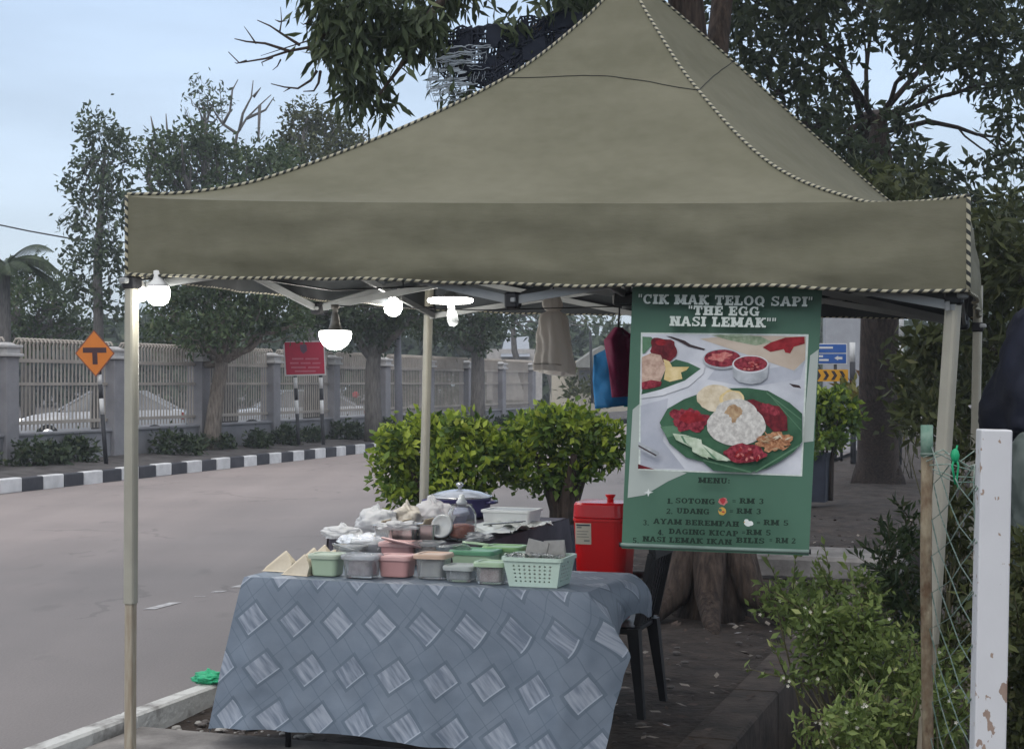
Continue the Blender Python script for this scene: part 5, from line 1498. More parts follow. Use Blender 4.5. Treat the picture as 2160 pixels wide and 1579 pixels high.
for k in range(6):
    a0 = rp_t + Vector((-.03 + .01 * k, -.03, -.09 - .012 * k)); 
    ml_.tube([a0, a0 + Vector((.06, -.01, .03 * math.sin(k))), a0 + Vector((.12 + .02 * k, .0, -.03)), a0 + Vector((.17, -.01, -.01 + .02 * math.cos(k * 2)))], .0022, 5)
tag(ml_.build('chain_link_mesh', M('green_wire', (0.10, 0.19, 0.15), .5, col2=(.30, .34, .30), scale=60, metal=.2), origin=a_t.lerp(b_t, .5)), 'sagging green chain link mesh between the rusty and white posts', 'mesh')
gp = P(2015, 960, 4.55)
gm = MB()
gm.lathe([(.004, -.022), (.012, -.012), (.014, .002), (.010, .014), (.003, .02)], gp, 10, wob=.6)
gm.tube([gp, gp + Vector((.008, -.005, -.03)), gp + Vector((.004, 0, -.075)), gp + Vector((.010, .0, -.10))], .003, 6).tube([gp, gp + Vector((-.010, -.004, -.03)), gp + Vector((.0, 0, -.085))], .0035, 6).tube([gp, gp + Vector((.006, 0, .03))], .003, 6)
tag(gm.build('string_knot', M('green_raffia', (0.01, 0.30, 0.13), .5), origin=gp), 'bright green raffia knot tied on the top of the wire mesh', 'string')

# ------------------------------------------------------------------ trees
def bark(name, a, b_):
    return M(name, a, .95, col2=b_, scale=9, stretch=(3, 3, .5), bump=1.0, bscale=14, detail=8)
m_bark = bark('bark_brown', (0.018, 0.012, 0.009), (0.072, 0.051, 0.040))
m_barkp = bark('bark_pale', (0.10, 0.085, 0.07), (0.24, 0.205, 0.175))
m_barkd = bark('bark_grey', (0.085, 0.08, 0.075), (0.17, 0.16, 0.15))
m_lmango = LEAF('leaves_mango', (0.032, 0.048, 0.024), (0.085, 0.112, 0.052), (0.13, 0.15, 0.06), .22)
m_ldark = LEAF('leaves_dark', (0.020, 0.036, 0.018), (0.056, 0.080, 0.036), (0.09, 0.108, 0.048), .2)
m_lmid = LEAF('leaves_mid', (0.034, 0.060, 0.026), (0.088, 0.126, 0.050), (0.12, 0.125, 0.06), .25)
m_lgrey = LEAF('leaves_grey', (0.042, 0.064, 0.038), (0.092, 0.124, 0.068), (0.12, 0.125, 0.08), .25)
m_lolive = LEAF('leaves_olive', (0.040, 0.050, 0.018), (0.085, 0.098, 0.032), (0.12, 0.12, 0.05), .25)
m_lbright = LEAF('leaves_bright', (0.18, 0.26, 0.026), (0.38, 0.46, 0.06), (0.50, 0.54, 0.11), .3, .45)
m_lhedge = LEAF('leaves_hedge', (0.040, 0.085, 0.016), (0.14, 0.22, 0.034), (0.24, 0.32, 0.05), .25, .45)
m_lweed = LEAF('leaves_weed', (0.085, 0.130, 0.036), (0.22, 0.285, 0.085), (0.40, 0.43, 0.17), .3)

def pb(lst, Y, dy=1.2, wt=1.0, seed=0):
    """crown lumps given as photograph (x, y, radius) at about distance Y"""
    rs = random.Random(seed)
    out = []
    for (x_, y_, r_) in lst:
        yy = Y + rs.uniform(-dy, dy)
        rr = r_ / F * yy
        out.append((P(x_, y_, yy), (rr * 1.05, rr * 1.25, rr), wt * (r_ / 50) ** 2))
    return out

# the tree right behind the stall, forking above the canopy
b0 = G(1500, 1292, GZ)
fk = P(1470, 260, 11.2)
mt_ = thing('mango_tree', 'big forked tree with long drooping leaves standing right behind the stall', 'tree', b0)
tm = MB()
tm.tube([b0 + Vector((0, 0, -.1)), b0 + Vector((.02, 0, .15)), b0 + Vector((.0, 0, .45)), b0 + Vector((-.02, .05, 1.1)), fk + Vector((.02, 0, -.7)), fk], [.31, .26, .23, .22, .21, .20], 18)
for a in (20, 75, 150, 215, 260, 318):
    d_ = Vector((math.cos(R(a)), math.sin(R(a)), 0))
    tm.tube([b0 + d_ * .20 + Vector((0, 0, .50)), b0 + d_ * .34 + Vector((0, 0, .16)), b0 + d_ * .62 + Vector((.03, 0, .02)), b0 + d_ * .95 + Vector((.08, 0, -.05))], [.13, .10, .065, .03], 8)
rs_ = np.random.RandomState(3)
A1, A2 = P(1452, 60, 11.1), P(1432, -140, 11)
tm.tube([fk + Vector((0, 0, -.25)), A1, A2, P(1400, -420, 10.8)], [.17, .13, .12, .08], 12)
tm.tube([fk + Vector((.03, 0, -.25)), P(1512, 110, 11.3), P(1530, -60, 11.5), P(1600, -300, 12)], [.12, .085, .075, .05], 10)
tm.tube([A2 + Vector((0, 0, -.3)), P(1300, -40, 10.6), P(1185, 30, 10.3), P(1100, 85, 10.2), P(1020, 150, 10.1), P(985, 200, 10.05)], [.09, .07, .055, .04, .03, .015], 9)
tm.tube([A2, P(1200, -60, 10.3), P(960, -30, 10.1), P(800, -60, 10), P(700, 60, 10), P(660, 100, 10)], [.08, .06, .045, .035, .02, .01], 8)
tm.tube([P(960, -30, 10.1), P(900, 40, 10), P(860, 120, 10), P(800, 200, 9.95)], [.035, .025, .018, .008], 7)
for pts in ([(655, 100), (610, 108), (560, 124), (505, 133), (482, 110)], [(655, 85), (600, 102), (550, 118)], [(610, 108), (560, 92), (520, 88), (495, 82)], [(632, 95), (600, 75), (570, 55), (543, 43)], [(590, 68), (594, 45), (592, 15)], [(590, 46), (605, 44)], [(590, 46), (580, 42)],
            [(540, 92), (525, 70), (515, 56)], [(520, 128), (500, 134), (495, 132)], [(575, 122), (552, 132), (555, 140)], [(592, 126), (585, 140), (575, 148)], [(668, 150), (655, 170), (628, 187), (600, 184), (572, 177)], [(676, 150), (672, 175), (662, 192), (640, 193)], [(612, 186), (598, 194)], [(655, 45), (640, 52), (634, 48)]):
    pp = [P(x_, y_, 10 + .05 * i) for i, (x_, y_) in enumerate(pts)]
    r0 = .011 if len(pts) > 3 else .006
    tm.tube(pp, [r0 * (1 - .7 * i / (len(pp) - 1)) for i in range(len(pp))], 5)
tm.build('trunk', m_bark, mt_)
bl = pb([(700, -20, 60), (770, -10, 70), (700, 55, 52), (760, 60, 62), (725, 110, 50), (770, 130, 48), (740, 165, 40), (775, 190, 34), (800, 215, 26), (752, 205, 26), (815, 50, 40), (860, 60, 44), (905, 40, 44), (880, 100, 34), (925, 90, 28), (840, 20, 44), (930, -20, 60),
         (1225, 20, 34), (1240, -20, 50), (1180, -30, 50), (1085, 60, 30), (1130, 120, 40), (1060, 170, 36), (1150, 160, 36), (1190, 90, 30), (960, 190, 20), (945, 210, 22), (1010, 20, 18)], 10.1, .22, 1.5, 4)
C, D = crown_points(bl, 13, 9, .055, np.random.RandomState(11), .2, 1.3)
D[:, 2] -= .7
leaf_mesh('crown', C, D, .125, .27, m_lmango, mt_, seed=5)
ov = []  # leaf lumps above the view, added to cast shade from overhead
rr_ = random.Random(5)
for i in range(64):
    X_, Y_, Z_ = rr_.uniform(.4, 8.0), rr_.uniform(7.5, 20), rr_.uniform(5.3, 7.2)
    if Y_ > 11: Z_ += (Y_ - 11) * .24
    ov.append((Vector((X_, Y_, Z_)), (1.0, 1.0, .55), 1.0))
C, D = crown_points(ov, 70, 6, .12, np.random.RandomState(12), .3, .8)
leaf_mesh('shade_crown', C, D, .21, .34, m_lmango, mt_, seed=6)

# torn netting caught in its branches
nm_ = MB()
def net(u, v):
    p = P(930 + 270 * u, 60 + 95 * v + 30 * math.sin(u * 5) * v - 40 * u * u, 10.0)
    return p + Vector((0, .06 * fbm(u * 4, v * 4), .05 * fbm(u * 5, v * 3, 2)))
for k in range(42):
    u = k / 41
    nm_.tube([net(u, j / 9) + Vector((.02 * fbm(k * .7, j * .9), 0, 0)) for j in range(10)], .005 + .005 * rng.random(), 4, cap=False)
for k in range(16):
    nm_.tube([net(j / 24, k / 15) for j in range(25)], .007, 4, cap=False)
for k in range(60):
    u, v = rng.random(), rng.random() * .8
    p = net(u, v); nm_.add([p, p + Vector((rng.uniform(.05, .16), .01, rng.uniform(-.06, .05))), p + Vector((rng.uniform(.05, .12), 0, -rng.uniform(.05, .14))), p + Vector((0, 0, -rng.uniform(.04, .1)))], [(0, 1, 2, 3)])
tag(nm_.build('shade_net', M('navy_net', (0.012, 0.016, 0.028), .9), origin=P(1050, 90, 10)), 'torn dark blue shade netting draped over the bough above the canopy', 'netting')
nw = MB()
def netw(u, v):
    return P(905 + 130 * u + 6 * math.sin(v * 7), 100 + 118 * v - 10 * u + 5 * fbm(u * 3, v * 2), 9.92) + Vector((0, .05 * fbm(u * 3, v * 3, 8), 0))
rn_ = random.Random(4)
for k in range(70):
    v_ = rn_.random(); u0_ = rn_.uniform(0, .75) * (1 if v_ < .45 else .6); u1_ = min(1 - .5 * max(0, v_ - .4), u0_ + rn_.uniform(.12, .5))
    nw.tube([netw(u0_ + (u1_ - u0_) * j / 6, v_ + .012 * rn_.uniform(-1, 1)) for j in range(7)], rn_.uniform(.0018, .0045), 4, cap=False)
for k in range(40):
    u_ = rn_.random(); v0_ = rn_.uniform(0, .6); nw.tube([netw(u_ + .01 * rn_.uniform(-1, 1), v0_ + (.15 + .3 * (u_ < .5)) * j / 4) for j in range(5)], .0016, 3, cap=False)
for k in range(26):
    u_, v_ = rn_.uniform(0, .6), rn_.uniform(.15, .8); p = netw(u_, v_)
    nw.add([p, netw(u_ + .08, v_ - .01), netw(u_ + .16, v_ + .03), netw(u_ + .03, v_ + .05)], [(0, 1, 2, 3)])
tag(nw.build('torn_net', M('white_net', (0.30, 0.34, 0.38), .8, trans=0.0), origin=P(970, 150, 9.92)), 'torn white netting hanging below the dark shade netting', 'netting')

# roadside tree at the right: dark crown filling the corner
rb0 = G(1852, 1012, GZ)
blR = pb([(1560, -40, 90), (1660, -40, 90), (1760, -40, 90), (1860, -40, 90), (1960, -30, 90), (2060, -30, 95), (2150, -20, 95), (1560, 40, 60), (1640, 70, 70), (1715, 40, 56), (1805, 70, 36), (1890, 40, 70), (1990, 60, 70), (2090, 80, 70), (2160, 60, 70),
          (1600, 140, 50), (1670, 150, 60), (1740, 150, 50), (1700, 235, 42), (1770, 230, 60),  (2030, 150, 45), (2110, 170, 50), (2150, 150, 50), (1700, 290, 50), (1760, 300, 50), (1820, 320, 50), (1900, 260, 48), (1790, 370, 45), (1860, 390, 50),
          (1930, 340, 52), (1960, 410, 55), (1900, 440, 45), (2120, 250, 42), (2150, 330, 40), (2080, 350, 38), (2010, 390, 50), (2060, 450, 55), (2120, 420, 45), (2150, 480, 50), (1640, 300, 24), (1700, 340, 26), (1740, 350, 30), (1960, 180, 34), (1940, 110, 40)], 21, 2.2, .62, 9)
make_tree('roadside_tree', 'tall dark leafy roadside tree with thick brown trunk right of the banner', rb0,
          [rb0 + Vector((0, 0, -.1)), rb0 + Vector((0, 0, .3)), P(1852, 820, 24.4), P(1856, 640, 24), P(1860, 430, 23.6), P(1840, 240, 23)], [.50, .36, .30, .29, .26, .2], blR, .17, 44, 7, .085, m_lmango, m_bark, seed=21, width=.4, shell=.25, droop=.9, lr=.08, lm=.26, lstep=3)
blF = pb([(1830, 400, 50), (1870, 430, 45), (1810, 420, 30), (1920, 470, 50), (1980, 500, 50), (2080, 520, 60), (2150, 560, 60), (2110, 470, 50), (2140, 620, 50), (2110, 600, 40), (1900, 400, 40)], 13.5, .8, 1.2, 3)
bz = Vector((5.2, 14.0, GZ))
make_tree('young_tree', 'young olive green tree with drooping leaves behind the right canopy corner', bz, [bz, bz + Vector((-.1, 0, 1.2)), bz + Vector((-.3, -.1, 2.4))], [.09, .07, .05], blF, .15, 30, 7, .09, m_lolive, m_bark, seed=23, width=.3, droop=1.1)

# trees across the road
b_ = Vector((P(205, 900, 38).x, 38, .2))
make_tree('slender_tree', 'tall slender sparse tree at the far left behind the cream fence', b_, [b_, P(208, 720, 38), P(206, 560, 38), P(214, 420, 38), P(222, 300, 38)], [.16, .13, .11, .07, .03],
          pb([(210, 272, 40), (252, 300, 34), (172, 335, 28), (225, 345, 42), (150, 398, 28), (245, 392, 38), (196, 420, 46), (140, 470, 22), (252, 462, 36), (200, 505, 46), (160, 545, 34), (238, 560, 44), (180, 610, 44), (262, 420, 24), (235, 640, 40), (268, 340, 20), (185, 260, 22)], 38, .5, 1.0, 1), .18, 46, 8, .12, m_lgrey, m_barkd, seed=31, width=.45, shell=.25)
b_ = Vector((P(60, 900, 42).x, 42, .2))
make_tree('leafy_tree', 'low spreading leafy tree at the left picture edge behind the fence', b_, [b_, P(60, 760, 42), P(55, 680, 42)], [.2, .17, .12],
          pb([(20, 600, 45), (75, 580, 40), (110, 620, 40), (40, 650, 50), (100, 670, 45), (150, 680, 36), (10, 690, 40), (70, 710, 40), (180, 690, 30), (-30, 620, 50), (140, 630, 24)], 42, 1.0, 1.0, 2), .18, 54, 9, .15, m_lmid, m_barkd, seed=32, width=.45)
b_ = G(446, 944, .28)
make_tree('verge_tree', 'bushy tree with leaning thick trunk on the verge left of the red sign', b_, [b_ + Vector((0, 0, -.1)), b_ + Vector((.02, 0, .3)), P(455, 850, b_.y), P(466, 780, b_.y), P(470, 720, b_.y)], [.22, .18, .155, .14, .12],
          pb([(360, 650, 50), (430, 630, 60), (510, 640, 55), (580, 655, 48), (335, 700, 30), (480, 690, 42), (410, 700, 40), (360, 600, 50), (540, 600, 50), (440, 570, 55), (610, 620, 45), (560, 700, 22), (395, 735, 22), (630, 680, 30), (350, 745, 20)], b_.y, .9, 1.2, 3), .13, 74, 9, .11, m_lmid, m_barkp, seed=33, width=.45, lr=.2)
b_ = Vector((P(480, 900, 43).x, 43, .2))
make_tree('broad_tree', 'broad clumpy tree showing above the left canopy slope', b_, [b_, P(480, 760, 43), P(470, 600, 43), P(450, 480, 43)], [.3, .26, .22, .16],
          pb([(420, 285, 36), (375, 305, 34), (455, 310, 36), (320, 300, 22), (345, 345, 40), (310, 340, 26), (420, 350, 48), (380, 385, 36), (480, 350, 44), (540, 335, 40), (590, 330, 40), (460, 420, 55), (540, 400, 55), (620, 380, 50), (370, 440, 40), (600, 440, 50), (520, 480, 60), (420, 500, 55), (620, 520, 60), (330, 400, 22)], 43, 1.2, 1.0, 4), .18, 76, 9, .12, m_lmid, m_barkd, seed=34, width=.45, shell=.35)
b_ = Vector((P(660, 900, 46).x, 46, .2))
make_tree('round_tree', 'dark round topped tree behind the drooping leaves left of the roof', b_, [b_, P(660, 760, 46), P(660, 500, 46), P(655, 380, 46)], [.3, .26, .2, .12],
          pb([(650, 245, 34), (685, 262, 34), (615, 250, 18), (630, 290, 40), (690, 300, 44), (720, 270, 24), (660, 335, 48), (720, 330, 40), (600, 310, 30), (770, 290, 18), (740, 300, 22), (700, 390, 55), (780, 340, 24)], 46, 1.0, 1.0, 5), .18, 76, 9, .12, m_lolive, m_barkd, seed=35, width=.45, shell=.35)
b_ = Vector((P(440, 900, 52).x, 52, .2))
bare = []
for pts in ([(492, 330), (500, 282), (520, 250), (548, 222), (572, 200)], [(500, 282), (470, 262), (455, 240), (440, 215)], [(505, 275), (512, 240), (530, 205), (534, 170)], [(520, 250), (560, 232), (578, 205)], [(470, 262), (485, 235), (490, 190), (502, 168)], [(534, 205), (550, 185)], [(548, 222), (545, 300), (560, 285)], [(330, 300), (322, 265), (318, 245)], [(360, 300), (352, 270), (350, 240)]):
    bare.append(([P(x_, y_, 52) for x_, y_ in pts], .06))
make_tree('thin_tree', 'thin pale tree with bare twigs rising highest at the left', b_, [b_, P(440, 600, 52), P(436, 320, 52), P(430, 220, 52)], [.2, .16, .1, .04],
          pb([(438, 172, 26), (465, 190, 22), (420, 200, 26), (450, 212, 32), (395, 205, 16), (388, 225, 12), (468, 225, 22), (440, 240, 24)], 52, .5, 1.0, 6), .22, 24, 6, .14, m_lgrey, m_barkd, seed=36, width=.4, shell=.2, bare=bare)
b_ = G(788, 922, .3)
make_tree('verge_tree', 'tree with straight slim trunk on the verge right of the red sign', b_, [b_ + Vector((0, 0, -.1)), P(787, 860, b_.y), P(786, 780, b_.y), P(794, 700, b_.y)], [.24, .2, .18, .16],
          pb([(700, 650, 50), (760, 640, 56), (830, 640, 56), (880, 660, 45), (720, 690, 40), (800, 690, 40), (660, 650, 34), (790, 600, 50), (870, 610, 46), (700, 600, 46)], b_.y, 1.0, 1.2, 7), .15, 72, 9, .12, m_ldark, m_barkd, seed=37, width=.45, lr=.2)
b_ = G(1008, 902, .3)
make_tree('verge_tree', 'smaller round crowned tree on the verge farthest from the red sign', b_, [b_ + Vector((0, 0, -.1)), P(1008, 840, b_.y), P(1008, 760, b_.y), P(1004, 700, b_.y)], [.25, .21, .19, .16],
          pb([(930, 655, 45), (985, 640, 48), (1030, 660, 42), (905, 690, 30), (960, 695, 36), (1010, 705, 36), (1050, 690, 24), (1060, 640, 26), (960, 600, 40), (1040, 600, 40)], b_.y, 1.0, 1.2, 8), .16, 72, 9, .13, m_ldark, m_barkd, seed=38, width=.45, lr=.2)
b_ = Vector((P(1130, 820, 60).x, 60, .2))
make_tree('thin_tree', 'thin open tree with forked stems seen left of the hanging pale bag', b_, [b_, P(1085, 740, 60), P(1082, 690, 60), P(1080, 650, 60)], [.14, .12, .09, .06],
          pb([(1065, 690, 14), (1090, 660, 16), (1130, 700, 20), (1140, 720, 16), (1120, 660, 18), (1160, 650, 24), (1215, 660, 18), (1240, 680, 16), (1290, 690, 20), (1270, 660, 18)], 60, 1.0, 1.0, 9), .26, 60, 7, .14, m_lgrey, m_barkd, seed=39, width=.4, shell=.2)
b_ = G(1182, 872, .1)
make_tree('leaning_tree', 'grey leaning trunk just below the hanging pale bag', b_, [b_, P(1176, 830, b_.y), P(1160, 760, b_.y), P(1150, 690, b_.y)], [.38, .34, .3, .2], pb([(1140, 640, 30), (1180, 620, 36), (1100, 620, 30)], b_.y, 1, 1.0, 2), .3, 40, 7, .2, m_ldark, m_barkd, seed=40)

# palm at the left edge
pp = Vector((P(-5, 900, 36).x, 36, .2)); pt = P(10, 560, 36)
pr_ = thing('palm_tree', 'palm with arching feathery fronds at the left picture edge', 'tree', pp)
MB().tube([pp, pp.lerp(pt, .5) + Vector((.1, 0, 0)), pt], [.18, .14, .12], 10).build('trunk', m_barkd, pr_)
def frond(mb, c, ang, L, lift, droop_, n=26, w_=.42):
    dx, dy = math.cos(ang), math.sin(ang)
    pts = []
    for i in range(n + 1):
        t_ = i / n
        pts.append(c + Vector((dx * L * t_, dy * L * t_, lift * math.sin(t_ * 1.6) * L * .4 - droop_ * t_ * t_ * L)))
    mb.tube(pts, [.022 * (1 - .8 * i / n) for i in range(n + 1)], 4)
    for i in range(2, n):
        d_ = (pts[min(i + 1, n)] - pts[i - 1]).normalized(); s_ = d_.cross(Vector((0, 0, 1))).normalized()
        k = w_ * math.sin(math.pi * (.12 + .85 * i / n))
        for sg in (-1, 1):
            tip = pts[i] + s_ * sg * k * .85 + d_ * k * .5 - Vector((0, 0, k * .55))
            mb.add([pts[i] - d_ * .02, pts[i] + d_ * .02, pts[i].lerp(tip, .6) + d_ * .015, tip], [(0, 1, 2, 3)])
fm = MB()
for k in range(22): frond(fm, pt, k * 2.4, 1.5 + .3 * math.sin(k * 3), .8 + .4 * math.sin(k * 1.7), .55 + .25 * math.sin(k), n=40, w_=.36)
fm.build('fronds', m_ldark, pr_)

# distant wood behind everything
rsx = np.random.RandomState(77)
bl = []
for i in range(70):
    x_ = -700 + 3700 * i / 69 + rsx.uniform(-20, 20)
    Y_ = rsx.uniform(85, 120)
    if 1040 < x_ < 1130: hgt = 745
    elif 1190 < x_ < 1345: hgt = 745
    else: hgt = 715
    c = P(x_, hgt + rsx.uniform(-12, 25), Y_)
    bl.append((c, (2.2, 2.2, 1.5), 1.0)); bl.append((c - Vector((0, 0, 2.0)), (2.4, 2.4, 1.6), .8))
C, D = crown_points(bl, 60, 6, .35, rsx, .4, .4)
o = leaf_mesh('distant_wood', C, D, .8, .55, m_lgrey, None, seed=41)
tag(o, 'hazy line of distant trees along the far end of the road', 'wood', kind='stuff')

# ------------------------------------------------------------------ clipped bushes in planters
def topiary(label, base, z0, z1, rx, ry, seed, box, blobs_=None, trunk_r=.07, planter=True, leaf=.080, poff=0, fresh=.45):
    th = thing('clipped_bush', label, 'bush', base, 'clipped bushes in planters along the road')
    rs = np.random.RandomState(seed)
    c = base + Vector((0, 0, (z0 + z1) / 2 - base.z)); rz_ = (z1 - z0) / 2
    tb_ = MB()
    for k in range(4):
        a = k * 1.7
        tb_.tube([base + Vector((.03 * math.cos(a), .03 * math.sin(a), .0)), base + Vector((.05 * math.cos(a), .05 * math.sin(a), (z0 - base.z) * .8)), c + Vector((rx * .45 * math.cos(a), ry * .45 * math.sin(a), 0))], [trunk_r, trunk_r * .7, trunk_r * .25], 7)
    tb_.build('trunk', m_bark, th)
    ctr = np.array(c)
    blobs_ = [(c_ - Vector((0, 0, .02)), tuple(k_ * .90 for k_ in r_), w_) for c_, r_, w_ in blobs_]
    C, D = crown_points(blobs_, 40, 9, .04, rs, .25, -.2)
    leaf_mesh('foliage', C, D, leaf, .55, m_lhedge, th, seed=seed)
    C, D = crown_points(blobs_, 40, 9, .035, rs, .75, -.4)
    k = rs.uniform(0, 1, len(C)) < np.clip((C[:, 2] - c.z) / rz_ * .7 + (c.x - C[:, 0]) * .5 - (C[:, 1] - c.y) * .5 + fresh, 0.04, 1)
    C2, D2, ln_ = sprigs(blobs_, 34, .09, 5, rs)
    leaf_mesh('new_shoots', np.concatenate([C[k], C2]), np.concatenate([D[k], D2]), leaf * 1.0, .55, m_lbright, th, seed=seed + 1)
    if planter:
        MB().rloft(base + Vector((poff, 0, 0)), [(box[0], box[1], -.0 , .03), (box[0] * 1.04, box[1] * 1.04, box[2] - .05, .03), (box[0] * 1.1, box[1] * 1.1, box[2] - .05, .03), (box[0] * 1.1, box[1] * 1.1, box[2], .03), (box[0] * .95, box[1] * .95, box[2], .03), (box[0] * .95, box[1] * .95, box[2] - .04, .03)], rz=YAW).build('planter', M('planter_blue_black', (0.018, 0.022, 0.036), .7, var=.2), th)
    return th
topiary('bright green clipped bush left of the pair behind the stall', Vector((-.62, 13.0, 0)), .42, 1.33, .50, .48, 51, (.62, .62, .38), pb([(830, 930, 35), (868, 915, 40), (920, 910, 40), (970, 905, 38), (1012, 918, 38), (1042, 942, 32), (828, 990, 38), (880, 985, 45), (940, 980, 45), (1000, 975, 42), (1044, 985, 34), (848, 1035, 34), (890, 1050, 40), (950, 1040, 40), (1003, 1030, 34), (868, 1078, 28), (905, 1090, 28), (812, 950, 22)], 13, .25, 1.0, 1))
topiary('bright green clipped bush with bare dark trunk right of the pair behind the stall', Vector((.44, 13.3, 0)), .66, 1.36, .52, .50, 52, (.5, .5, .42), pb([(1080, 930, 34), (1110, 902, 34), (1150, 890, 36), (1200, 893, 36), (1248, 898, 36), (1282, 922, 32), (1300, 948, 22), (1088, 972, 34), (1140, 950, 42), (1200, 950, 45), (1255, 950, 40), (1108, 1002, 28), (1160, 1000, 34), (1212, 998, 32), (1250, 985, 26), (1076, 1012, 18), (1282, 975, 20), (1125, 1030, 16)], 13.3, .28, 1.0, 2), .11)
topiary('smaller clipped bush in a dark planter right of the banner', Vector((4.36, 21.2, 0)), .70, 1.55, .48, .46, 53, (.50, .50, .66), pb([(1728, 850, 34), (1768, 848, 34), (1790, 885, 28), (1742, 900, 36), (1700, 880, 36), (1762, 925, 22), (1720, 930, 24)], 21.2, .3, 1.6, 3), .03, leaf=.11, poff=-.27, fresh=-.05)

# ------------------------------------------------------------------ low shrubs along the far fence
s0_ = F0 - FN * .55
proto = thing('low_shrub', 'small dark shrub planted at the foot of the cream fence', 'shrub', s0_ + Vector((0, 0, .25)), 'row of small shrubs under the cream fence')
C, D = crown_points([(s0_ + Vector((0, 0, .45)), (.34, .30, .26), 1.0), (s0_ + Vector((.3, .3, .38)), (.22, .22, .18), .5)], 60, 7, .05, np.random.RandomState(61), .3, .1)
leaf_mesh('foliage', C, D, .12, .5, m_ldark, proto, seed=61)
sm_ = MB()
for k in range(5): sm_.tube([s0_ + Vector((0, 0, .2)), s0_ + Vector((.2 * math.cos(k * 1.3), .2 * math.sin(k * 1.3), .5))], [.012, .005], 5)
sm_.build('stem', m_bark, proto)
for k in range(-1, 22):
    if k == 0 or k in (2, 9, 15): continue
    c_ = copy_tree(proto)
    c_.location = s0_ + FD * (1.55 * k + rng.uniform(-.3, .3)) + FN * rng.uniform(-.1, .15) + Vector((0, 0, .25))
    c_.rotation_euler.z = rng.uniform(0, 6.28); sc_ = rng.uniform(.75, 1.15); c_.scale = (sc_, sc_, sc_ * rng.uniform(.8, 1.1))

# ------------------------------------------------------------------ weeds and bushes along the drain
def weed(name, label, pxs, Y, n_tw, per, size, mat_, seed, root_, dy=.25, wid=.42, flowers=0, sig=.03, cat='bush'):
    th = thing(name, label, cat, root_)
    bl_ = pb(pxs, Y, dy, 1.0, seed)
    C, D = crown_points(bl_, n_tw, per, sig, np.random.RandomState(seed), .1, -.3)
    C2, D2, ln_ = sprigs(bl_, 26 if Y < 8 else 14, .17 if Y < 8 else .4, 12, np.random.RandomState(seed + 5), 1.0)
    leaf_mesh('foliage', np.concatenate([C, C2]), np.concatenate([D, D2]), size, wid, mat_, th, seed=seed)
    sm_ = MB(); rs = np.random.RandomState(seed)
    for (c, r_, w_) in bl_:
        limb(sm_, root_ + Vector((rs.uniform(-.12, .12), rs.uniform(-.1, .1), 0)), c, .008, .0025, rs, sides=5)
        for q_ in range(4):
            d_ = Vector(rs.normal(size=3)).normalized()
            limb(sm_, c, Vector(c) + Vector((d_.x * r_[0], d_.y * r_[1], d_.z * r_[2])), .0035, .0015, rs, n=4, sides=4)
    for a_, c_ in ln_: sm_.tube([a_, c_], [.003, .001], 4)
    sm_.build('stems', M('weed_stem', (0.10, 0.09, 0.045), .8, var=.2), th)
    if flowers:
        fb_ = MB()
        for i in range(flowers):
            c, r_, w_ = bl_[rng.randrange(len(bl_))]
            p_ = Vector(c) + Vector((rng.uniform(-1, 1) * r_[0], -abs(rng.uniform(.3, 1)) * r_[1], rng.uniform(-.9, 1) * r_[2]))
            for a in range(5):
                an = a * 1.2566
                e1 = Vector((math.cos(an), -.3, math.sin(an))) * .006; e2 = Vector((math.cos(an + .5), -.3, math.sin(an + .5))) * .0045
                fb_.add([p_, p_ + e2, p_ + e1 * 1.2, p_ + Vector((math.cos(an - .5), -.3, math.sin(an - .5))) * .0045], [(0, 1, 2, 3)])
        o = fb_.build('flowers', M('petal_white', (0.62, 0.60, 0.50), .6), th)
        o['kind'] = 'stuff'
    return th
weed('weed_bush', 'yellow green small leaved bush with tiny white flowers leaning over the drain', [(1635, 1265, 34), (1670, 1290, 40), (1715, 1300, 42), (1700, 1240, 28), (1760, 1260, 40), (1815, 1250, 40), (1720, 1345, 34), (1770, 1330, 45), (1830, 1310, 45), (1760, 1400, 45), (1810, 1380, 45), (1870, 1370, 45), (1720, 1410, 26), (1790, 1450, 45), (1850, 1440, 48), (1910, 1430, 48), (1660, 1430, 16), (1690, 1440, 18)], 5.7, 36, 9, .038, m_lweed, 71, Vector((1.42, 5.75, GZ)), flowers=40, sig=.022)
weed('weed_bush', 'light green weedy bush at the foot of the rusty pipe post', [(1800, 1520, 45), (1860, 1510, 45), (1930, 1500, 48), (1980, 1470, 40), (1760, 1560, 34), (1830, 1570, 45), (1900, 1570, 50), (1970, 1560, 50), (1700, 1565, 20), (1990, 1420, 34), (1950, 1400, 34), (2010, 1520, 36), (1730, 1520, 14)], 5.15, 34, 9, .036, m_lweed, 72, Vector((1.38, 5.2, GZ)), flowers=30, sig=.02)
weed('weed_bush', 'dark green weed clump in shade between drain and rusty post', [(1880, 1180, 34), (1890, 1230, 40), (1850, 1250, 34), (1905, 1280, 42), (1920, 1150, 30), (1910, 1340, 42), (1925, 1100, 20)], 7.0, 34, 8, .06, m_lmid, 73, Vector((1.75, 7.0, GZ)), sig=.04, wid=.3)
weed('weed_bush', 'tangled dull green weeds seen through the chain link mesh', [(1990, 1000, 30), (2030, 960, 28), (2020, 1060, 36), (1990, 1120, 36), (2040, 1150, 40), (2010, 1220, 40), (2040, 1280, 40), (2000, 1330, 40), (2045, 1380, 40), (2050, 1050, 26), (1985, 1260, 30)], 6.6, 26, 7, .055, m_lolive, 74, Vector((1.95, 6.6, GZ)), sig=.035)
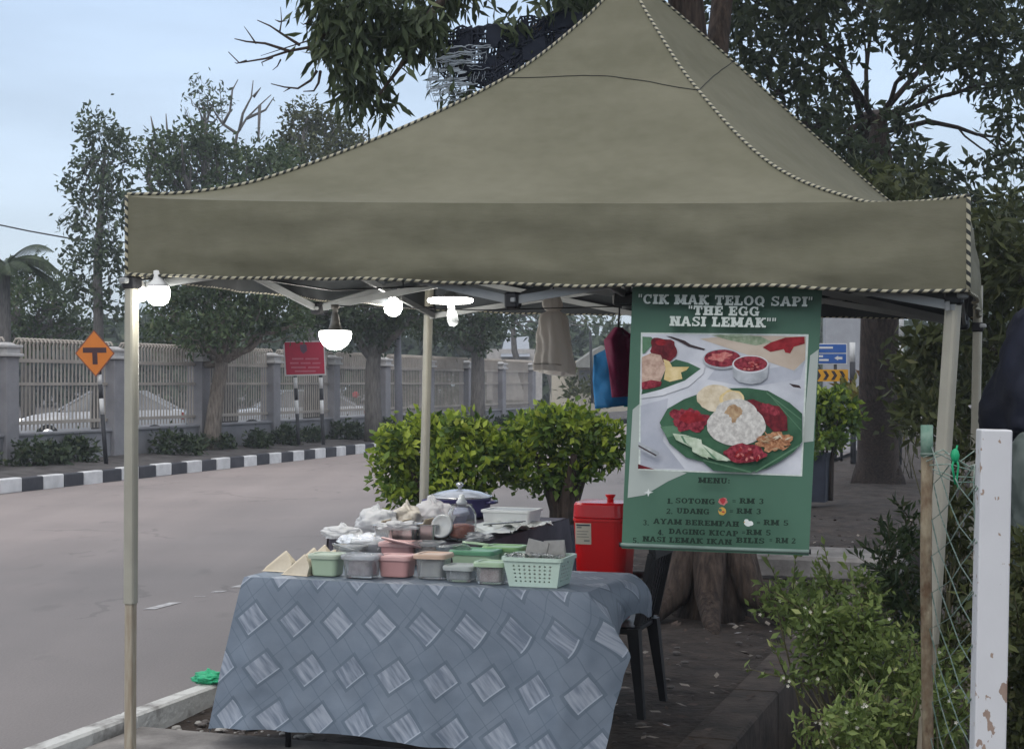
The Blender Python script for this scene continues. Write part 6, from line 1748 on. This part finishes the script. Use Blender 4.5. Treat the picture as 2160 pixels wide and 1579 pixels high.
weed('weed_bush', 'rank weeds growing right of the white post', [(2145, 1160, 34), (2160, 1240, 40), (2150, 1320, 40), (2160, 1400, 44), (2145, 1470, 40), (2160, 1540, 44), (2190, 1300, 60), (2190, 1450, 60), (2140, 1560, 30)], 5.2, 34, 8, .05, m_lolive, 75, Vector((1.8, 5.3, GZ)), sig=.03)
weed('shrub', 'yellow green shrub behind the right canopy legs', [(2040, 880, 40), (2030, 930, 34), (1990, 860, 30), (2060, 830, 30), (1975, 790, 40), (1945, 740, 44), (1980, 720, 40), (2040, 760, 40), (2085, 780, 40), (2100, 720, 40), (1925, 830, 40), (1960, 880, 40), (1930, 900, 30), (2020, 700, 34), (1910, 780, 26)], 14.0, 34, 8, .14, m_lolive, 76, Vector((4.0, 14.0, GZ)), dy=1.0, sig=.08, wid=.35)
weed('shrub', 'yellowing hedge shrub behind the striped post at the right', [(1905, 800, 28), (1920, 850, 30), (1900, 870, 26), (1830, 830, 16), (1815, 850, 16), (1935, 870, 26)], 27, 36, 8, .2, LEAF('leaves_yellowing', (0.10, 0.11, 0.02), (0.22, 0.20, 0.05), (0.16, 0.06, 0.03), .25), 77, Vector((6.9, 27, GZ)), dy=.8, sig=.12)
weed('shrub', 'shrub with an orange flower head beside the leaning grey trunk', [(1196, 800, 12), (1205, 780, 12), (1212, 815, 14), (1225, 830, 14), (1240, 820, 14), (1200, 835, 12), (1255, 835, 14), (1268, 815, 12)], 58, 40, 7, .3, m_lolive, 78, Vector((2.3, 58, 0)), dy=1.0, sig=.2)
# ground cover beyond the drain
n = 9000
rs = np.random.RandomState(80)
wv = rs.uniform(DW1 + .15, 4.5, n); sv = 5 + 22 * rs.uniform(0, 1, n) ** 1.5
C = np.stack([CX.x * wv + SX.x * sv, CX.y * wv + SX.y * sv, np.full(n, GZ)], 1)
D = rs.normal(size=(n, 3)) * .6 + np.array([0, 0, 1.0])
o = leaf_mesh('ground_cover', C, D, .11, .22, m_ldark, None, seed=80)
tag(o, 'low dark grass and weeds covering the bank beyond the drain', 'grass', kind='stuff')

# ------------------------------------------------------------------ road signs, posts, poles
m_pw, m_pk = M('post_white', (0.55, 0.55, 0.54), .6, var=.1), M('post_black', (0.025, 0.026, 0.03), .6, var=.1)
def striped_post(mb, a, b_, r_, n, first=0, mis=(0, 1), fr=None):
    a, b_ = Vector(a), Vector(b_)
    fr = fr or [i / n for i in range(n + 1)]
    for i in range(len(fr) - 1):
        mb.tube([a.lerp(b_, fr[i]), a.lerp(b_, fr[i + 1])], r_, 10, mi=mis[(i + first) % 2])
bs = G(224, 980, .2); tp_ = P(203, 700, bs.y)
sg = thing('warning_sign', 'orange diamond T junction warning sign on a black and white post', 'sign', bs)
pm_ = MB(); striped_post(pm_, bs, tp_, .038, 5, 1, fr=[0, .38, .50, .605, .68, .98]); pm_.build('post', [m_pw, m_pk], sg)
sc_c = P(200, 745, bs.y - .06); ex = Vector((math.cos(R(-6)), math.sin(R(-6)), 0)); ez = Vector((-.045, 0, 1)).normalized()
def sgp(x_, z_, o_=0): return sc_c + ex * x_ + ez * z_ + Vector((0, -o_, 0))
hw, hh = .355, .41
MB().prism([sgp(0, hh), sgp(-hw, 0), sgp(0, -hh), sgp(hw, 0)], (0, .006, 0)).prism([sgp(0, hh - .03, .004), sgp(-hw + .026, 0, .004), sgp(0, -hh + .03, .004), sgp(hw - .026, 0, .004)], (0, .003, 0), 1).build('sign_plate', [M('sign_border', (0.20, 0.06, 0.03), .5), M('sign_orange', (0.56, 0.165, 0.014), .5, var=.05)], sg)
MB().prism([sgp(-.21, .10, .008), sgp(-.21, .01, .008), sgp(-.045, .01, .008), sgp(-.045, -.19, .008), sgp(.045, -.19, .008), sgp(.045, .01, .008), sgp(.21, .01, .008), sgp(.21, .10, .008)], (0, .003, 0)).build('t_symbol', M('sign_maroon', (0.045, 0.016, 0.02), .5), sg)
b1_, b2_ = G(630, 938, .28), G(682, 936, .28)
b2_.y = b1_.y; b2_ = P(682, 938, b1_.y)
rsn = thing('notice_sign', 'red rectangular notice sign on two striped posts across the road', 'sign', (b1_ + b2_) / 2)
for bb, tx, ty in ((b1_, 621, 760), (b2_, 675, 760)):
    m_ = MB(); striped_post(m_, bb, P(tx, ty, b1_.y), .04, 5, 1, fr=[0, .37, .53, .67, .80, 1]); m_.build('post', [m_pw, m_pk], rsn)
Ys = b1_.y - .06
m_ = MB().prism([P(597, 720, Ys), P(601, 793, Ys), P(688, 791, Ys), P(684, 718, Ys)], (0, .01, 0), 0).prism([P(600, 722, Ys - .005), P(604, 790, Ys - .005), P(685, 788, Ys - .005), P(682, 721, Ys - .005)], (0, .003, 0), 1)
m_.build('sign_board', [m_pw, M('notice_red', (0.42, 0.010, 0.045), .5, var=.06)], rsn)
m_ = MB()
for r_, (y_, segs) in enumerate(((755, [(616, 640), (644, 672)]), (764, [(612, 630), (634, 655), (659, 676)]), (773, [(614, 645), (650, 674)]), (781, [(622, 666)]))):
    for x0, x1 in segs: m_.prism([P(x0, y_, Ys - .008), P(x0, y_ + 3.2, Ys - .008), P(x1, y_ + 3, Ys - .008), P(x1, y_ - .2, Ys - .008)], (0, .002, 0))
m_.build('worn_text', M('notice_pale', (0.52, 0.14, 0.18), .5), rsn)
MB().prism([P(632, 727, Ys - .008), P(634, 740, Ys - .008), P(640, 746, Ys - .008), P(648, 739, Ys - .008), P(646, 726, Ys - .008)], (0, .002, 0)).build('emblem', M('notice_emblem', (0.12, 0.06, 0.10), .5), rsn)
# direction sign and chevron board far right
Yb = 31
db = G(1800, 978, GZ); Yb = db.y
def flat(mb, x0, y0, x1, y1, Y_, th_=.02, mi=0): mb.prism([P(x0, y0, Y_), P(x0, y1, Y_), P(x1, y1, Y_), P(x1, y0, Y_)], (0, th_, 0), mi); return mb
dsg = thing('direction_sign', 'blue direction sign with white arrow seen right of the banner', 'sign', P(1752, 978, Yb + .6))
flat(flat(MB(), 1690, 724, 1787, 768, Yb + .5), 1692, 726, 1785, 745, Yb + .49, .004, 1); m_ = MB(); flat(m_, 1690, 724, 1787, 768, Yb + .5); flat(m_, 1692, 726, 1785, 743.5, Yb + .49, .004, 1); flat(m_, 1692, 746, 1785, 766, Yb + .49, .004, 1)
m_.build('sign_board', [m_pw, M('sign_blue', (0.020, 0.085, 0.30), .5, var=.05)], dsg)
m_ = MB()
for x0, x1, y_ in ((1700, 1722, 731), (1727, 1757, 731), (1700, 1736, 749), (1700, 1724, 757), (1728, 1748, 757)): flat(m_, x0, y_, x1, y_ + 4, Yb + .484, .003)
m_.prism([P(1760, 755, Yb + .484), P(1768, 760, Yb + .484), P(1768, 757.5, Yb + .484), P(1777, 757.5, Yb + .484), P(1777, 752.5, Yb + .484), P(1768, 752.5, Yb + .484), P(1768, 750, Yb + .484)], (0, .003, 0))
m_.build('worn_text', m_pw, dsg)
for x_ in (1706, 1762): MB().tube([P(x_, 966, Yb + .6), P(x_, 735, Yb + .56)], .035, 8).build('post', m_pk, dsg)
csg = thing('chevron_board', 'yellow and black chevron board under the blue direction sign', 'sign', P(1752, 978, Yb + .35))
m_ = MB(); flat(m_, 1690, 779, 1789, 804, Yb + .3); m_.build('sign_board', M('chevron_yellow', (0.56, 0.27, 0.008), .5, var=.05), csg)
m_ = MB()
for x_ in (1702, 1719, 1736, 1753, 1770): m_.prism([P(x_, 782, Yb + .294), P(x_ + 6, 791.5, Yb + .294), P(x_, 801, Yb + .294), P(x_ + 7, 801, Yb + .294), P(x_ + 13, 791.5, Yb + .294), P(x_ + 7, 782, Yb + .294)], (0, .004, 0))
m_.build('chevrons', M('chevron_black', (0.03, 0.02, 0.02), .5), csg)
for x_ in (1715, 1775): MB().tube([P(x_, 972, Yb + .4), P(x_, 781, Yb + .36)], .03, 8).build('post', m_pk, csg)
tpx = thing('bollard_post', 'black and white striped post right beside the chevron board', 'post', db)
m_ = MB(); striped_post(m_, db, P(1798, 722, Yb), .06, 5, 1, fr=[0, .72 * .62, .60, .84, 1]); m_.build('post_shaft', [m_pw, m_pk], tpx)
e_ = G(1897, 980, GZ); tpx = thing('bollard_post', 'black and white striped post right of the thick roadside trunk', 'post', e_)
m_ = MB(); striped_post(m_, e_, P(1902, 640, e_.y), .05, 5, 1, fr=[0, .40, .54, .67, .74, .78, 1]); m_.build('post_shaft', [m_pw, m_pk], tpx)
o = MB().rloft(P(1783, 830, 36), [(1.0, .3, -1.2, .02), (1.0, .3, 2.2, .02)]).rloft(P(1783, 830, 36), [(.9, .02, 1.6, .01), (.9, .02, 2.0, .01)], rz=0.02).build('sign_back', M('grey_panel', (0.28, 0.29, 0.31), .6, var=.06), origin=P(1783, 900, 36))
tag(o, 'tall pale grey panel standing behind the blue direction sign', 'panel')
bp_ = G(842, 930, .2); up_ = thing('utility_pole', 'grey concrete utility pole on the verge behind the small lit bulb', 'pole', bp_)
MB().tube([bp_, P(836, 560, bp_.y)], [.10, .075], 12).build('pole_shaft', M('pole_grey', (0.20, 0.205, 0.23), .8, var=.08), up_)
o = MB().tube([P(-60, 462, 40), P(60, 487, 40), P(160, 505, 40), P(280, 512, 40), P(520, 520, 41), P(900, 512, 43)], .02, 5).build('overhead_wire', m_blkpl, origin=P(0, 474, 40))
tag(o, 'thin black overhead wire crossing the sky at the left edge', 'wire')
o = MB().tube([P(1245, 700, 55), P(1250, 850, 55)], .05, 6).build('thin_pole', m_pk, origin=P(1250, 850, 55)); tag(o, 'thin dark pole standing before the pale house', 'pole')
bq = G(1213, 864, 0); bo_ = thing('bollard', 'small black and white bollard on the far kerb', 'bollard', bq)
m_ = MB(); m_.tube([bq, P(1213, 852, bq.y)], .14, 8, 1).tube([P(1213, 852, bq.y), P(1213, 838, bq.y)], .14, 8, 0).tube([P(1213, 838, bq.y), P(1212, 826, bq.y)], .11, 8, 1); m_.build('bollard_body', [m_pw, m_pk], bo_)
isl = MB()
for k in range(12):
    p = P(1285 + 9 * k, 884 - 1.4 * k, 68 + 2 * k); isl.box(p + Vector((0, 0, -.08)), (.21, 1.0, .26), rz=R(-55), mi=k % 2, bev=.02)
struct(isl.build('far_kerb', [m_wht, m_blk]))
o = MB().box(G(1240, 872, 0) + Vector((0, 0, .12)), (3.2, 1.2, .26), bev=.04).build('kerb_end', m_conc, origin=G(1240, 872, 0)); struct(o)

# ------------------------------------------------------------------ cars behind the fence
def car(label, pos, rz, lit=True, paint=None):
    th = thing('parked_car', label, 'car', pos, rz=rz)
    pnt = paint or M('car_white', (0.50, 0.51, 0.53), .25, var=.03, coat=.6)
    def bld(mb, name, mats, parent=th):
        o = mb.build(name, mats); o.location = (0, 0, 0); o.parent = parent; return o
    # body sections along x (front = +x): x, half width, floor, shoulder height
    secs = [(2.15, .55, .38, .62), (2.08, .74, .26, .74), (1.75, .84, .22, .84), (1.1, .87, .22, .92), (.3, .88, .22, .95), (-.8, .88, .22, .97), (-1.6, .86, .24, .98), (-2.0, .80, .30, .96), (-2.12, .62, .42, .86)]
    b = MB(); vs_ = []
    for x_, hw_, z0_, z1_ in secs:
        vs_ += [(x_, s * hw_ * k, z) for s, k, z in ((-1, .85, z0_), (-1, 1, z0_ + .12), (-1, 1.0, (z0_ + z1_) / 2 + .05), (-1, .95, z1_ - .04), (-1, .78, z1_), (1, .78, z1_), (1, .95, z1_ - .04), (1, 1.0, (z0_ + z1_) / 2 + .05), (1, 1, z0_ + .12), (1, .85, z0_))]
    fs = [tuple(range(9, -1, -1)), tuple(range(80, 90))]
    for i in range(8):
        for k in range(10): fs.append((i * 10 + k, i * 10 + (k + 1) % 10, i * 10 + 10 + (k + 1) % 10, i * 10 + 10 + k))
    b.add(vs_, fs, 0, smooth=True); bld(b, 'body', pnt)
    rf = [(1.15, .70, .93), (.35, .62, 1.40), (-.2, .61, 1.46), (-.9, .60, 1.44), (-1.75, .66, 1.0)]
    c_ = MB(); lo = [(1.15, .76, .91), (.35, .80, .93), (-.2, .80, .95), (-.9, .79, .96), (-1.75, .72, .97)]
    vs_ = []
    for (x_, w_, z_), (x2, w2, z2) in zip(rf, lo): vs_ += [(x2, -w2, z2), (x_, -w_, z_), (x_, w_, z_), (x2, w2, z2)]
    c_.add(vs_, [(i * 4 + a, i * 4 + a + 1, i * 4 + 5 + a, i * 4 + 4 + a) for i in range(4) for a in range(3)], 0)
    bld(c_, 'windows', M('car_glass', (0.22, 0.225, 0.23), .12, spec=.6))  # pale base grey stands in for sky reflected in the panes
    r2 = MB(); r2.grid(lambda u, v: Vector((.42 - 1.40 * u, (v - .5) * 1.20, 1.425 + .05 * math.sin(u * math.pi) - .05 * abs(v - .5))), 10, 6)
    for s in (-1, 1):
        r2.bar((1.16, s * .73, .94), (.36, s * .62, 1.42), .05, .05); r2.bar((-.98, s * .60, 1.43), (-1.8, s * .68, .99), .07, .07); r2.bar((-.2, s * .70, .95), (-.25, s * .62, 1.45), .05, .03); r2.bar((.38, s * .615, 1.43), (-1.0, s * .60, 1.44), .05, .04)
    bld(r2, 'roof', pnt)
    for x_ in (1.35, -1.35):
        for s in (-1, 1):
            ww = MB().lathe([(.02, -.1), (.26, -.1), (.30, -.07), (.30, .07), (.26, .1), (.02, .1)], (x_, s * .78, .30), 20, axis=Matrix.Rotation(R(90), 3, 'X'))
            wo = bld(ww, 'wheel', M('tyre', (0.015, 0.015, 0.016), .8))
            bld(MB().lathe([(.02, -.104), (.17, -.104), (.19, -.09), (.19, .09), (.17, .104), (.02, .104)], (x_, s * .78, .30), 16, axis=Matrix.Rotation(R(90), 3, 'X')), 'rim', m_steel, wo)
    for s in (-1, 1):
        bld(MB().rloft((2.02, s * .56, .66), [(.22, .30, -.07, .05), (.20, .28, .07, .05)], rot=Matrix.Rotation(R(12 * s), 3, 'Z')), 'headlight', EM('headlight_glow', (1, .97, .9), 5.0) if lit else m_clear)
        bld(MB().rloft((-2.02, s * .62, .80), [(.14, .24, -.09, .03), (.14, .22, .09, .03)]), 'tail_light', M('tail_red', (0.30, 0.01, 0.01), .3))
        bld(MB().rloft((.85, s * .97, 1.0), [(.10, .18, -.06, .03), (.10, .18, .06, .03)]), 'wing_mirror', pnt)
    bld(MB().rloft((2.12, 0, .48), [(.05, .9, -.08, .02), (.05, .9, .08, .02)]), 'grille', m_blkpl)
    bld(MB().rloft((2.165, 0, .46), [(.012, .5, -.055, .004), (.012, .5, .055, .004)]), 'number_plate', M('plate_black', (0.02, 0.02, 0.02), .5))
    return th
car('white saloon car with headlights on behind the fence at the left', Vector((P(224, 900, 41).x, 41.0, -.05)), R(187))
car('white hatchback car partly hidden behind the fence by the verge tree', Vector((P(620, 900, 47).x, 47.0, -.05)), R(196), lit=False)
o = MB().lathe([(.02, -.05), (.08, -.03), (.09, .0), (.08, .03), (.02, .05)], P(750, 832, 41), 12, axis=Matrix.Rotation(R(90), 3, 'X')).build('taillight_disc', M('taillight_red', (0.55, 0.02, 0.03), .3), origin=P(750, 832, 41)); tag(o, 'small round red reflector showing through the fence rails', 'taillight')  # lone red disc standing in for a car's tail light

# houses at the far end
hs = thing('house', 'pale cream single storey house at the far bend of the road', 'house', P(1260, 850, 75))
MB().box(P(1255, 800, 75) + Vector((0, 2, -.4)), (4.2, 4, 2.6)).build('wall', M('house_cream', (0.48, 0.43, 0.34), .8, var=.06), hs)
MB().prism([P(1200, 775, 73), P(1270, 728, 73), P(1325, 775, 73)], (0, 8, 0)).build('roof', M('roof_tile_grey', (0.20, 0.20, 0.18), .8, var=.1), hs)
MB().box(P(1235, 800, 74.9), (.6, .08, .9)).build('window', MATS['car_glass'], hs)
h2 = thing('shed', 'grey metal roofed shed behind the far end of the cream fence', 'shed', P(1085, 830, 66))
MB().box(P(1085, 790, 68), (2.4, 3, 2.2)).build('wall', M('shed_wall', (0.38, 0.36, 0.34), .8), h2)
MB().prism([P(1056, 752, 66), P(1064, 716, 69), P(1115, 712, 69), P(1118, 752, 66)], (0, 1.2, .1)).build('roof', M('shed_roof', (0.24, 0.26, 0.29), .5, var=.1), h2)

# dark tarpaulin heap behind the white post
def heap(name, label, outline, Y, depth, mat_, seed, base_z=GZ):
    xs = outline
    def fn(u, v):
        a = u * math.pi * 2; k = v * (len(xs) - 1); i = min(int(k), len(xs) - 2); f_ = k - i
        l_ = xs[i][1] + (xs[i + 1][1] - xs[i][1]) * f_; r_ = xs[i][2] + (xs[i + 1][2] - xs[i][2]) * f_; y_ = xs[i][0] + (xs[i + 1][0] - xs[i][0]) * f_
        pl, pr2 = P(l_, y_, Y), P(r_, y_, Y); c = (pl + pr2) / 2; hw_ = (pr2.x - pl.x) / 2
        k2 = 1 + .16 * fbm(math.cos(a) * 1.6, math.sin(a) * 1.6, v * 4 + seed) + .05 * math.sin(a * 7 + v * 9 + 3 * fbm(v * 3, a, seed)) - .06 * abs(fbm(math.cos(a) * 4, math.sin(a) * 4, v * 7 + seed))
        return Vector((c.x + hw_ * math.cos(a) * k2, c.y + min(hw_, depth) * math.sin(a) * k2, c.z))
    o = MB().grid(fn, 56, 40).build(name, mat_, origin=P((xs[-1][1] + xs[-1][2]) / 2, xs[-1][0], Y))
    return tag(o, label, 'tarpaulin')
heap('tarpaulin_heap', 'dark navy tarpaulin bundle behind the white post at the right edge', [(628, 2188, 2192), (640, 2172, 2230), (665, 2140, 2270), (700, 2122, 2290), (760, 2106, 2300), (820, 2082, 2310), (870, 2074, 2310), (905, 2080, 2310), (925, 2120, 2300), (1500, 2160, 2300)], 6.6, .3, M('navy_tarp', (0.010, 0.013, 0.028), .75, var=.3, scale=3, bump=.6, bscale=4), 3)
heap('tarpaulin_heap', 'grey green cloth bundle below the dark navy tarpaulin', [(905, 2180, 2190), (915, 2150, 2260), (940, 2132, 2290), (1000, 2122, 2300), (1060, 2124, 2300), (1110, 2130, 2300), (1460, 2140, 2300)], 6.2, .28, M('grey_green_tarp', (0.10, 0.13, 0.12), .8, col2=(.17, .20, .19), scale=5, bump=.6, bscale=5), 5)

M_haze = bpy.data.materials.new('haze_air'); M_haze.use_nodes = True
t = M_haze.node_tree; t.nodes.remove(t.nodes['Principled BSDF'])
pv = t.nodes.new('ShaderNodeVolumePrincipled'); pv.inputs['Color'].default_value = (.86, .92, 1.0, 1); pv.inputs['Density'].default_value = .0014; pv.inputs['Anisotropy'].default_value = .2
t.links.new(pv.outputs[0], t.nodes['Material Output'].inputs['Volume'])
# thin dusk haze filling the air over the road
hz = MB().box((0, 118, 6.6), (760, 420, 17.0)).build('haze', M_haze, origin=(0, 118, 6.6))
hz['kind'] = 'stuff'; hz['label'] = 'thin pale dusk haze over the whole road'; hz['category'] = 'haze'
